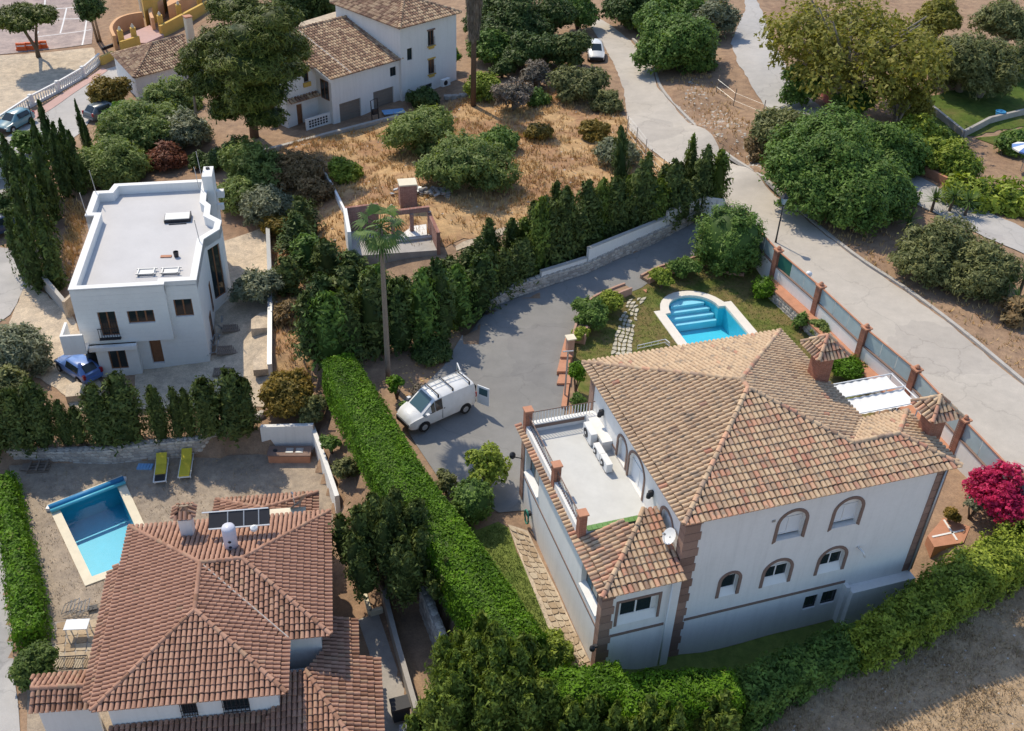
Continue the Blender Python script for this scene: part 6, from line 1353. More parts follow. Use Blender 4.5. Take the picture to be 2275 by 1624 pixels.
up_wall((1303, 604), (1474, 526), .8, .72, 'long white parapet panel on the stone wall beside the driveway'); up_wall((1476, 525), (1550, 487), .85, .85, 'short higher white parapet panel next to the driveway gate'); up_wall((1200, 642), (1300, 606), .8, .35, 'low white parapet panel half hidden by cypresses over the driveway')
# gate
ga, gb = ground(1556, 482), ground(1602, 488); gt = thing('driveway_gate', 'white sliding metal gate at the top of the driveway', 'gate', ga); d = (gb - ga); ln = np.linalg.norm(d[:2]); d = d / ln
GQ = lambda x, y, z: ga + d * x + np.array([-d[1], d[0], 0]) * y + np.array([0, 0, z])
for z in (.12, 1.55): MB().box(0, ln, -.03, .03, z, z + .1, GQ).build('gate_rail', M['whitemetal'], gt)
for k in range(4): MB().box(ln * k / 3 - .03, ln * k / 3 + .03, -.035, .035, 0, 1.66, GQ).build('gate_post', M['whitemetal'], gt)
for k in range(3): MB().box(ln * k / 3 + .05, ln * (k + 1) / 3 - .05, -.012, .012, .23, 1.54, GQ).build('gate_panel', M['whitemetal'], gt)
for x, y, lb_ in ((1569, 428, 'brick gate pillar behind the white parapet by the road'), (1557, 470, 'brick gate pillar where the drive wall meets the white gate')):
    p = ground(x, y); t = thing('gate_pillar', lb_, 'pillar', p); MB().box(-.22, .22, -.22, .22, -.2, 1.75, Frame(20, p)).build('shaft', M['brick'], t); MB().box(-.27, .27, -.27, .27, 1.75, 1.83, Frame(20, p)).build('cap', M['terracotta'], t); MB().lathe([(.05, 1.83), (.14, 1.92), (.05, 2.05)], p, 8).build('ball', M['terracotta'], t)
# boundary fence along the road
kf = lambda x, y: ((1700 + x * 860 / 2253) / 1.12577, (610 + y * 860 / 2253) / 1.12577)
pil = [at(*kf(x, y), .9) for x, y in ((390, -30), (610, 215), (880, 455), (1170, 735), (1490, 1010), (1795, 1345))]
dirn = (pil[5] - pil[4]) * 1.02; pil.append(pil[5] + dirn); pil.append(pil[5] + 2 * dirn)
fe = thing('boundary_fence', 'long roadside fence of brick pillars, white wall and frosted glass panels', 'fence', pil[1])
for i, p in enumerate(pil):
    G = Frame(-65, p); o = MB().box(-.2, .2, -.2, .2, -1.2, 2.0, G).build('brick_pillar', M['brick'], fe); link('pillar_cap', MB().box(-.26, .26, -.26, .26, 2.0, 2.09, G).lathe([(.1, 2.09), (.16, 2.2), (.06, 2.32)], p, 8).mesh('pillar_cap', wl(o)), M['terracotta'], o)
for i in range(len(pil) - 1):
    a, b = pil[i], pil[i + 1]; d = b - a; ln = np.linalg.norm(d); d /= ln; G = lambda x, y, z, a=a, d=d: a + d * x + np.array([-d[1], d[0], 0]) * y + np.array([0, 0, z])
    MB().box(.2, ln - .2, -.1, .1, -1.2, .86, G).build('base_wall', M['white'], fe); MB().box(.2, ln - .2, -.14, .14, .862, .93, G).build('bottom_rail', M['brown'], fe); MB().box(.2, ln - .2, -.05, .05, 1.93, 1.99, G).build('top_rail', M['terracotta'], fe)
    n = 3
    for k in range(n): MB().box(.2 + (ln - .4) * k / n + .02, .2 + (ln - .4) * (k + 1) / n - .02, -.012, .012, .935, 1.925, G).build('glass_panel', M['greenpanel'] if (i == 1 and k == 0) else M['panel'], fe)
a, b = pil[1], pil[3]; d = (b - a)[:2]; d /= np.linalg.norm(d); n = np.array([d[1], -d[0]])
stone_wall('terrace_wall', 'pale stone retaining wall with terracotta ledge below the roadside fence', [(*(pil[1][:2] + n * .75), -.1, .8), (*(pil[2][:2] + n * .75), -.1, .8), (*(pil[3][:2] + n * .75), -.05, .8), (*(pil[4][:2] + n * .75), -.05, .7)], .25, .22, .34, faces=(1, -1))
for i in range(1, 5):
    a, b = pil[i], pil[i + 1]; d2 = (b - a)[:2]; d2 /= np.linalg.norm(d2); nn = np.array([d2[1], -d2[0]]); mb = MB().prism([tuple(a[:2] + nn * .1), tuple(b[:2] + nn * .1), tuple(b[:2] + nn * .92), tuple(a[:2] + nn * .92)], .78, .9); mb.build('terracotta_ledge', M['terracotta'], fe)
# planters and terracotta steps between drive and lawn
def planter(name, label, pts, h, w=.75):
    t = thing(name, label, 'planter', at(*pts[0], 0)); P_ = np.array(smooth_line([at(*p, 0) for p in pts], 6)); d = np.gradient(P_[:, :2], axis=0); d /= np.linalg.norm(d, axis=1, keepdims=True); nr = np.column_stack([d[:, 1], -d[:, 0]]) * w / 2
    for o_, th, nm, mat, hh in ((0, 1, 'soil_bed', 'soil', h - .12), (1, .09, 'planter_wall', 'peachwall', h), (-1, .09, 'planter_wall', 'peachwall', h)):
        mb = MB(); vs_ = []
        for p, q in zip(P_, nr):
            u = q / np.linalg.norm(q); c_ = p[:2] + q * o_ * (.93); tt = (w / 2 * .88 if o_ == 0 else .07); vs_ += [(*(c_ - u * tt), -.3), (*(c_ + u * tt), -.3), (*(c_ + u * tt), hh), (*(c_ - u * tt), hh)]
        n = len(P_); fs = [(4 * i + a, 4 * i + b, 4 * i + 4 + b, 4 * i + 4 + a) for i in range(n - 1) for a, b in ((0, 1), (1, 2), (2, 3), (3, 0))] + [(0, 1, 2, 3), (4 * n - 4, 4 * n - 3, 4 * n - 2, 4 * n - 1)]; mb.add(vs_, fs).build(nm, M[mat], t)
M['peachwall'] = plain('peach_planter_render', (.46, .29, .22), .9, .12, 1.5)
planter('planter', 'curved peach planter with bushes between the driveway and the stepping stones', [(1393, 655), (1360, 668), (1318, 690), (1296, 725), (1284, 765)], .75); planter('planter', 'curved peach planter above the pool below the round conifer', [(1430, 635), (1470, 615), (1520, 602), (1565, 588)], .7)
planter('planter', 'low peach planter under the round conifer at the end of the lawn', [(1566, 588), (1600, 606), (1650, 612)], .4)
ts = thing('terracotta_steps', 'terracotta landing and steps leading from the driveway to the lawn', 'steps', at(1412, 650, 0)); q4 = lambda *p: [tuple(at(*x, 0)[:2]) for x in p]
for k, (f, h) in enumerate(((0, .14), (.33, .24), (.66, .34))): MB().prism(q4((1398 + 14 * f * 2, 660 - 12 * f * 2), (1416 + 14 * f * 2, 668 - 16 * f), (1436, 652 - 10 * f), (1424, 636)), -.2, h * .8).build('step', M['terracotta'], ts)
t2 = thing('terracotta_steps', 'narrow terracotta steps and border strip beside the villa and driveway', 'steps', at(1255, 800, 0))
for k, (x0, y0, x1, y1, h) in enumerate(((1243, 790, 1266, 765, .45), (1236, 818, 1260, 790, .3), (1236, 840, 1262, 818, .15))): MB().prism(q4((x0, y0 + 16), (x0 + 12, y1 - 4), (x1 + 8, y1 - 4), (x1 + 4, y0 + 16)), -.2, h).build('step', M['terracotta'], t2)
MB().prism(q4((1256, 840), (1266, 840), (1258, 905), (1246, 905)), -.2, .1).build('border_strip', M['terracotta'], t2)
p = at(1264, 792, 0); t = thing('gate_pillar', 'peach garden pillar with flat cap at the corner of the terracotta steps', 'pillar', p); MB().box(-.2, .2, -.2, .2, -.2, 1.35, Frame(18, p)).build('shaft', M['peachwall'], t); MB().box(-.28, .28, -.28, .28, 1.35, 1.43, Frame(18, p)).build('cap', M['copingC'], t)
p = at(1254, 880, 0); t = thing('metal_pole', 'tall thin grey pole between the driveway and the villa', 'pole', p); MB().tube([p, p + [0, 0, 3.1]], .05, 7).build('shaft', M['metal'], t); MB().box(-.3, .3, -.03, .03, 3.1, 3.16, Frame(10, p)).build('arm', M['metal'], t)
# railings
def rail_fence(name, label, pts, h, nb, mat='whitemetal', cat='railing', r=.02):
    P_ = [ground(*p) for p in pts]; t = thing(name, label, cat, P_[0])
    for i in range(len(P_) - 1):
        a, b = P_[i], P_[i + 1]; MB().tube([a + [0, 0, h], b + [0, 0, h]], r * 1.3, 5).build('rail', M[mat], t); MB().tube([a + [0, 0, .12], b + [0, 0, .12]], r, 5).build('rail', M[mat], t)
        for k in range(nb + 1): p = a + (b - a) * k / nb; MB().tube([p, p + [0, 0, h]], r * .8, 4).build('baluster', M[mat], t)
    return t
rail_fence('low_railing', 'low white metal railing on the lawn just behind the villa roof edge', [(1415, 778), (1476, 764), (1486, 772)], .35, 4)
# balustrade of the town road
bp = [ground(*p) for p in ((0, 284), (72, 236), (131, 205), (187, 172), (224, 140))]; bt = thing('balustrade', 'white concrete balustrade along the town road at upper left', 'balustrade', bp[0])
prof = [(.05, 0), (.08, .1), (.09, .25), (.045, .45), (.06, .62), (.05, .68)]; bme = MB().lathe(prof, n=7).mesh('baluster', smooth=True); bme.materials.append(M['white'])
for i in range(len(bp) - 1):
    a, b = bp[i], bp[i + 1]; d = b - a; ln = np.linalg.norm(d); d /= ln; G = lambda x, y, z, a=a, d=d: a + d * x + np.array([-d[1], d[0], 0]) * y + np.array([0, 0, z])
    MB().box(0, ln, -.1, .1, .95, 1.08, G).build('handrail', M['white'], bt); MB().box(0, ln, -.12, .12, -.2, .25, G).build('base_rail', M['white'], bt); MB().box(-.17, .17, -.17, .17, -.2, 1.2, G).build('post', M['white'], bt)
    n = int(ln / .33)
    for k in range(1, n): link('baluster', bme, None, bt, G(ln * k / n, 0, .26) - wl(bt))
sheet('red_pavement', gpoly([(40, 275), (75, 250), (228, 152), (240, 158), (85, 262), (55, 282)]), M['pinkfloor'], .08)
# lower yard: stone wall, panel, counter, white wall
wy = [(22, 1018), (120, 1022), (240, 1026), (340, 1016), (450, 1008), (540, 985), (588, 960)]
stone_wall('retaining_wall', 'long rubble stone retaining wall above the dry pool yard', [(*at(x, y, -2.8)[:2], -2.9, -2.8 + h) for (x, y), h in zip(wy, (.7, .75, 1.0, 1.15, 1.2, 1.25, 1.5))], .4, .22, .34, faces=(1, -1))
a, b = at(585, 1004, -2.8), at(700, 1000, -2.8); t = thing('panel_wall', 'smooth pale wall panel standing behind the terracotta barbecue counter', 'wall', a); MB().prism([tuple(a[:2]), tuple(b[:2]), tuple(b[:2] + [.02, .25]), tuple(a[:2] + [.02, .25])], -2.9, -1.0).build('panel', M['white'], t)
c = at(645, 1022, -2.8); t = thing('barbecue_counter', 'terracotta masonry barbecue counter with dark openings in the top', 'barbecue', c); G = Frame(3, c); MB().box(-1.15, 1.15, -.3, .45, 0, .55, G).build('body', M['terracotta'], t); MB().box(-1.2, 1.2, -.34, .5, .55, .62, G).build('worktop', M['brown'], t)
MB().lathe([(.13, .62), (.13, .64)], G(-.8, .1, 0), 10).build('ring', M['iron'], t)
for x in (-.2, .35): MB().box(x, x + .4, -.1, .3, .62, .65, G).build('grill', M['metal'], t)
seg_wall('yard_wall', 'slim white wall descending along the right side of the dry pool yard', [tuple(at(*p, -2.6)) for p in ((690, 962), (722, 1050), (752, 1140))], 1.25, .24, M['white'], base_px=False)
seg_wall('yard_wall', 'low stone edged wall between the red roofed house and the paved lane', [tuple(at(*p, -2.8)) for p in ((800, 1290), (822, 1368), (850, 1360))], .35, .2, M['copingC'], base_px=False)
seg_wall('lane_wall', 'weathered brown wall along the right side of the paved lane', [tuple(at(*p, -2.7)) for p in ((852, 1330), (880, 1440), (925, 1600))], .9, .22, M['concrete'], base_px=False)
stone_wall('retaining_wall', 'grey stone retaining wall in the shade below the long clipped hedge', [(*at(942, 1352, -2.6)[:2], -2.8, -1.0), (*at(975, 1440, -2.6)[:2], -2.8, -1.0), (*at(1015, 1545, -2.6)[:2], -2.8, -1.2)], .4, .22, .34, faces=(1, -1))
seg_wall('garden_wall', 'faded pink wall beside the upper road under the plane tree', [k3(905, 560), k3(945, 660), k3(1040, 740)], 1.3, .2, M['redwall'] if 'redwall' in M else M.setdefault('redwall', plain('faded_red_render', (.52, .16, .14), .9, .12, 1)))
seg_wall('garden_wall', 'brick red garden wall along the far side of the upper road', [k3(1560, 1130), k3(1780, 1240), k3(2000, 1330), k3(2400, 1480)], .7, .25, M['terracotta'])
seg_wall('garden_wall', 'long low garden wall across the shaded far lawn', [k3(1640, 730), k3(1850, 900), k3(2020, 810), k3(2400, 720)], .6, .25, M['concrete'])
# ================================================================ hedges
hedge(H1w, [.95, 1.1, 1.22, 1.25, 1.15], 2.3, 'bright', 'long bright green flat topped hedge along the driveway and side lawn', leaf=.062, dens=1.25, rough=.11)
hz = lambda x, y, z: (*at(x, y, z)[:2], z)
hedge([hz(1205, 1520, 1.3), hz(1290, 1512, 1.35), hz(1385, 1502, 1.3)], [.8, .9, .85], 2.8, 'bright', 'bright flat topped hedge in front of the near villa corner', leaf=.07, dens=1.25)
hedge([hz(1380, 1540, 1.3), hz(1500, 1526, 1.35), hz(1640, 1515, 1.1)], [1.0, .95, .8], 3.0, 'bright', 'sunlit green hedge in front of the brown stone corner of the villa', leaf=.07, dens=1.25, rough=.12)
hedge([hz(1650, 1525, .6), hz(1790, 1462, .6), hz(1905, 1405, .6)], [.9, .85, .8], 2.6, 'mid', 'dark hedge in the shade in front of the villa', leaf=.09, dens=1.25, rough=.2)
hedge([hz(1915, 1420, 1.0), hz(2010, 1358, 1.3), hz(2120, 1282, 1.5), hz(2290, 1186, 1.6), hz(2420, 1110, 1.6)], [.7, .9, 1.1, 1.15, 1.15], 3.0, 'lime', 'thick sunlit hedge running from the villa to the right border', leaf=.085, dens=1.25, rough=.24)
hedge([(*at(2, 1050, -1.6)[:2], -1.6), (*at(28, 1180, -1.6)[:2], -1.6), (*at(48, 1290, -1.6)[:2], -1.6), (*at(62, 1400, -1.6)[:2], -1.6)], [.6, .62, .7, .65], 1.4, 'bright', 'shaggy green hedge between the lane and the dry pool yard', leaf=.078, dens=1.25, rough=.22)
hedge([(*at(2110, 400, 3.4)[:2], 3.4), (*at(2200, 418, 3.4)[:2], 3.4), (*at(2300, 430, 3.4)[:2], 3.4), (*at(2450, 470, 3.4)[:2], 3.4)], [1.6, 1.8, 1.9, 1.9], 2.2, 'lime', 'tall loose hedge above the red garden wall on the far right', leaf=.2, dens=1.3, rough=.4)
# ================================================================ garden plants
T = tree
T('topiary_conifer', 1621, 532, 2.05, 80, 1.05, 'mid', 'large round yellow tipped conifer by the driveway gate', nb=1, leaf=.11, dens=1.9, lump=.2, core=.8, elong=2.2, cat='tree', flat=1.2, droop=-.9)
T('shrub', 1697, 640, .75, 28, 1.0, 'bright', 'small round bright shrub at the foot of the fence near the round conifer', 'shrub', nb=1, leaf=.1, core=.8)
T('shrub', 1312, 692, .95, 50, .8, 'mid', 'dense dark green bush filling the curved planter beside the driveway', 'shrub', leaf=.1)
T('shrub', 1352, 668, .85, 34, .65, 'lime', 'yellow green bush at the upper end of the curved planter', 'shrub', leaf=.1)
T('shrub', 1288, 742, .6, 24, .8, 'lime', 'small bush at the lower tip of the curved planter', 'shrub', leaf=.09, nb=3)
T('shrub', 1470, 615, .8, 30, .55, 'lime', 'low golden bush in the planter above the pool', 'shrub', leaf=.1)
T('shrub', 1520, 590, .9, 36, .65, 'mid', 'green bush in the planter beside the round conifer', 'shrub', leaf=.1)
T('shrub', 1783, 712, .8, 22, 1.1, 'mid', 'narrow green shrub in front of the pale stone terrace wall', 'shrub', leaf=.1, nb=3)
T('shrub', 1823, 728, .7, 30, .7, 'fine', 'feathery green shrub behind the villa chimney', 'shrub', leaf=.1)
T('shrub', 1882, 812, .75, 48, .55, 'bright', 'broad dense green shrub between the chimney and the roadside wall', 'shrub', leaf=.1, nb=7, dens=1.6)
T('lemon_tree', 1282, 822, 1.5, 24, 1.1, 'bright', 'small bright lemon tree at the back corner of the villa roof', leaf=.11, nb=4)
T('shrub', 1283, 888, .5, 20, .8, 'mid', 'low green shrub below the lemon tree beside the terrace railing', 'shrub', leaf=.1, nb=4)
T('citrus_tree', 1083, 1028, 1.6, 54, .85, 'lime', 'open young citrus tree at the lower end of the driveway', leaf=.12, nb=8, gap=.45, core=0, lump=.22)
T('shrub', 990, 1068, .8, 32, .8, 'olive', 'loose grey green shrub squeezed between hedge and citrus tree', 'shrub', leaf=.1, gap=.3, core=.3)
T('topiary_ball', 1050, 1112, 1.0, 51, 1.0, 'mid', 'clipped round green ball bush beside the long hedge', 'shrub', nb=1, leaf=.085, dens=2.2, lump=.12, core=.88, droop=-.9)
T('shrub', 880, 848, 1.2, 20, 1.0, 'bright', 'pale green sapling in the shade at the foot of the tall palm', 'shrub', leaf=.14, nb=4, core=0, gap=.3)
T('shrub', 932, 872, .5, 26, .7, 'twig', 'dry brushwood behind the white van', 'shrub', leaf=.1, core=0, gap=.3)
T('shrub', 905, 905, .4, 24, .7, 'mid', 'low green plants between the hedge end and the white van', 'shrub', leaf=.1)
T('shrub', 1226, 1446, .95, 57, .85, 'lime', 'yellow green bush at the end of the flagstone path', 'shrub', leaf=.11, nb=7)
T('plant', 1135, 1330, .3, 17, .8, 'dark', 'small dark leafy plant beside the long hedge on the side lawn', 'plant', leaf=.12, nb=3, core=0)
T('shrub', 1066, 1302, 1.35, 18, .4, 'dry', 'dead orange patch of foliage on top of the long hedge', 'shrub', leaf=.1, nb=3, core=0)
# trees between the lane and the long hedge
bushy_conifer(852, 1180, 4.4, 118, 20, 'big dark conifer tree between the red roof and the long hedge', 'cypress')
bushy_conifer(985, 1290, 1.7, 48, 9, 'smaller dark conifer overlapping the middle of the long hedge', 'cypress')
bushy_conifer(1085, 1520, 4.0, 150, 30, 'largest bushy conifer at the bottom centre below the hedge corner', 'thuja')
conifer(1058, 1370, 5.2, .95, at_base=False, label='pointed conifer rising over the hedge at the bottom centre', var=1, pal='thuja')
bushy_conifer(1290, 1612, 3.6, 82, 14, 'bushy conifer at the bottom edge left of the dark hedge', 'thuja')
bushy_conifer(1450, 1615, 3.5, 78, 14, 'bushy conifer at the bottom edge below the bright hedge', 'thuja')
bushy_conifer(1598, 1572, 3.4, 52, 10, 'rightmost bushy conifer of the bottom edge beside the dry field', 'thuja')
bushy_conifer(955, 1600, 2.4, 55, 10, 'bushy conifer right of the black bin at the bottom edge', 'thuja')
conifer(1365, 1560, 4.6, .6, at_base=False, label='slim pointed conifer at the bottom edge among bushy conifers', var=2, pal='thuja')
conifer(1512, 1568, 4.6, .6, at_base=False, label='slim pointed conifer right of centre at the bottom edge', var=0, pal='thuja')
# bougainvillea
T('bougainvillea', 2226, 1082, 1.9, 78, .95, 'pink', 'magenta bougainvillea in bloom at the right border', 'shrub', leaf=.12, nb=9, gap=.25, core=.25, lump=.2)
T('shrub', 2165, 1120, 1.0, 25, .9, 'grey', 'sparse twiggy shrub under the bougainvillea by the white wall', 'shrub', leaf=.09, core=0, gap=.4)
T('shrub', 2114, 1142, .6, 21, .9, 'rust', 'orange leaved round bush at the right end of the villa', 'shrub', leaf=.09, core=.7, nb=3)
# clipped conifers below the pale house
_r = ((-5, 1000, 3.0, .9), (58, 995, 3.1, .95), (103, 990, 3.3, .9), (150, 985, 2.3, .5), (182, 985, 2.0, .45), (236, 985, 3.1, .95), (290, 980, 3.5, 1.1), (362, 978, 2.9, .6), (400, 972, 2.6, .45), (426, 970, 2.5, .42), (468, 966, 3.0, .9), (522, 962, 3.3, 1.05), (552, 955, 2.8, .7))
for i, (x, y, h, r) in enumerate(_r):
    conifer(x, y, h * 1.3, r * 1.1, ordinal(i, len(_r)) + (' from the left' if 0 < i < len(_r) - 1 else '') + ' clipped dark conifer in the row above the rubble wall', i % 3, group='clipped conifers below the pale house', kind='clipped_conifer', power=.45, ragged=.2, leaf=.09, dens=1.7)
T('shrub', 640, 868, 1.5, 66, .75, 'rust', 'golden green broad bush above the smooth wall panel', 'shrub', leaf=.13, nb=9, gap=.1)
T('shrub', 690, 905, 1.0, 40, .8, 'olive', 'shaded olive bush between the golden bush and the long hedge', 'shrub', leaf=.12)
T('shrub', 735, 985, .7, 26, .9, 'mid', 'green shrub at the corner behind the barbecue', 'shrub', leaf=.1)
T('shrub', 772, 1040, .6, 30, 1.2, 'olive', 'straggly dry shrub strip left of the long hedge', 'shrub', leaf=.1, gap=.3, core=.3)
# cypresses at the left
_r = ((135, 400, 6.8, .75), (108, 430, 6.2, .8), (165, 405, 5.4, .65), (193, 335, 4.6, .38), (206, 352, 3.6, .4), (150, 440, 6.2, .9), (122, 485, 6.3, 1.0), (88, 505, 6.0, .9), (66, 548, 5.4, .9), (112, 575, 6.2, 1.0), (58, 610, 5.0, .8), (88, 645, 5.8, .95), (128, 640, 5.2, .95), (100, 520, 5.5, .9), (180, 430, 5.2, .8), (60, 470, 5.2, .8), (35, 420, 4.6, .8))
_r = sorted(_r, key=lambda q: q[1])
for i, (x, y, h, r) in enumerate(_r):
    conifer(x, y, h, r, ordinal(i, len(_r), 'farthest', 'nearest') + (' farthest' if 0 < i < len(_r) - 1 else '') + ' slender dark cypress in the dense row left of the pale house', i % 3, group='cypresses left of the pale house', leaf=.12, dens=1.5, pal='dark')
# conifers along the drive wall
rows = [[], []]
for k in range(20):
    t = k / 19; rows[0].append((1578 - t * 490 + R.uniform(-6, 6), 456 + t * 204 + 12 * math.sin(t * 9) - 12 * math.sin(math.pi * t), R.uniform(3.1, 5.2) * (1 + .22 * math.sin(math.pi * t) * (t > .35)), R.uniform(.95, 1.25)))
for k in range(18):
    t = k / 17; rows[1].append((1560 - t * 490 + R.uniform(-8, 8), 432 + t * 172 - 12 * math.sin(math.pi * t), R.uniform(2.6, 3.8), R.uniform(.8, 1.05)))
for q in ((1376, 455, 6.0, .85), (1522, 425, 4.9, .6), (1240, 528, 4.6, .8)): rows[1].append(q)
for rk, nm in ((0, 'front'), (1, 'back')):
    rows[rk].sort(key=lambda q: -q[0])
    for i, (x, y, h, r) in enumerate(rows[rk]):
        n_ = len(rows[rk]); w_ = 'nearest to the gate' if i == 0 else 'farthest from the gate' if i == n_ - 1 else (ORD[i] if i < 20 else 'twenty-first') + ' from the gate'
        conifer(x, y, h, r, 'ragged dark conifer ' + w_ + ' in the ' + nm + ' rank above the driveway wall', (i + rk) % 3, pal='thuja' if (i * 7 + rk) % 5 == 0 else 'cypress', group='conifers along the driveway wall', leaf=.10, dens=1.5, ragged=.5, kind='row_conifer', power=.6)
_s = [(1575, 448), (1480, 482), (1390, 505), (1300, 540), (1210, 590), (1110, 630)]
o = link('shaggy_hedge', hedge_mesh([(*ground(x, y)[:2], ground(x, y)[2] + 1.5) for x, y in _s], [.8, .95, 1.0, 1.0, 1.0, 1.0], 1.6, leaf=.12, dens=1.3, rough=.35), L['cypress']); tag(o, 'shaggy dark undergrowth hedge filling the foot of the conifer ranks above the driveway wall', 'hedge'); center_obj(o)
T('conifer_tree', 1560, 392, 1.2, 30, .5, 'cypress', 'flat spreading conifer branches beside the brick gate pillar', leaf=.14, nb=5)
_r = sorted(((700, 790, 3.6), (742, 800, 3.6), (790, 790, 3.9), (832, 772, 4.1), (892, 772, 3.9), (940, 760, 4.1), (985, 742, 4.0), (1025, 716, 3.8), (1056, 692, 3.5), (722, 702, 3.0), (772, 692, 3.1), (832, 692, 2.9), (900, 692, 2.4), (958, 682, 2.5), (1008, 664, 2.6), (1048, 642, 2.6), (690, 602, 2.6), (735, 620, 2.5), (778, 612, 1.8), (660, 560, 2.6), (690, 520, 2.4), (640, 640, 2.2)))
for i, (x, y, h) in enumerate(_r):
    w_ = ordinal(i, len(_r)) if i < 20 or i == len(_r) - 1 else 'second last'
    conifer(x, y + 6, h * R.uniform(1.1, 1.38), R.uniform(1.15, 1.5), w_ + (' from the left' if 0 < i < 20 else '') + ' of the dense dark conifers in the thicket behind the tall palm', i % 3, pal=('cypress', 'dark', 'cypress', 'mid')[i % 4], group='thicket behind the tall palm', leaf=.10, dens=1.5, ragged=.6, kind='thicket_conifer', power=.5)
T('undergrowth', 960, 775, .4, 60, .35, 'dark', 'low dark undergrowth in the shade beside the tall palm', 'plant', leaf=.12, nb=7, core=.3)
# ================================================================ scrub lot plants
for x, y, r, p, lb_ in ((938, 292, 76, 'fine', 'feathery olive bush nearest the garage doors in the scrub lot'), (1055, 360, 84, 'fine', 'largest feathery green bush in the middle of the scrub lot'), (985, 370, 62, 'fine', 'feathery bush left of the middle of the scrub lot'), (1112, 308, 44, 'mid', 'fresh green bush at the right of the feathery scrub bushes'), (572, 372, 78, 'fine', 'grey green feathery bush right behind the pale house'), (655, 372, 62, 'dry', 'tall dried brown bush left of the scrub lot'), (592, 448, 62, 'grey', 'greyish bush at the back right corner of the pale house'), (535, 425, 52, 'fine', 'green bush touching the chimney of the pale house'), (768, 378, 36, 'lime', 'rounded yellow green bush at the left end of the scrub lot'), (565, 632, 55, 'grey', 'silvery olive tree beside the bay window of the pale house'), (612, 500, 34, 'rust', 'orange leaved shrub beside the yard of the pale house'), (640, 690, 36, 'dry', 'dried shrub on the slope right of the yard wall'), (1196, 292, 28, 'rust', 'small yellow shrub in the scrub lot'), (1322, 290, 32, 'rust', 'yellowing shrub by the road bend at the edge of the scrub lot'), (1372, 338, 48, 'grey', 'blue green agave clump at the roadside edge of the scrub lot'), (1072, 192, 42, 'lime', 'lime green bush at the foot of the dead palm'), (942, 216, 36, 'dark', 'dark bush below the ochre sills of the hillside house'), (1284, 190, 60, 'olive', 'olive bush between the scrub lot and the parked white car'), (1345, 225, 36, 'olive', 'thin olive bush beside the road bend'), (1190, 215, 30, 'mid', 'low green plant between the bare shrubs'), (700, 420, 40, 'dry', 'dry brown bush at the left slope of the scrub lot')):
    fine = p in ('fine', 'grey', 'dry'); T('bush', x, y, r / 30 * .68, r * 1.08, .74, p, lb_, 'bush', leaf=.12 if fine else .17, nb=10, gap=.15 if fine else .05, core=.35 if fine else .5, lump=.3, elong=3.0 if fine else 1.6, dens=.9 if fine else 1.3)
for x, y, r, lb_ in ((1142, 208, 50, 'bare grey branched shrub right of the dead palm'), (1192, 160, 42, 'bare twiggy shrub in front of the dark fig trees')): T('bare_shrub', x, y, 1.6, r, .75, 'twig', lb_, 'bush', leaf=.13, nb=7, gap=.45, core=0, elong=3.5, trunk='palebark')
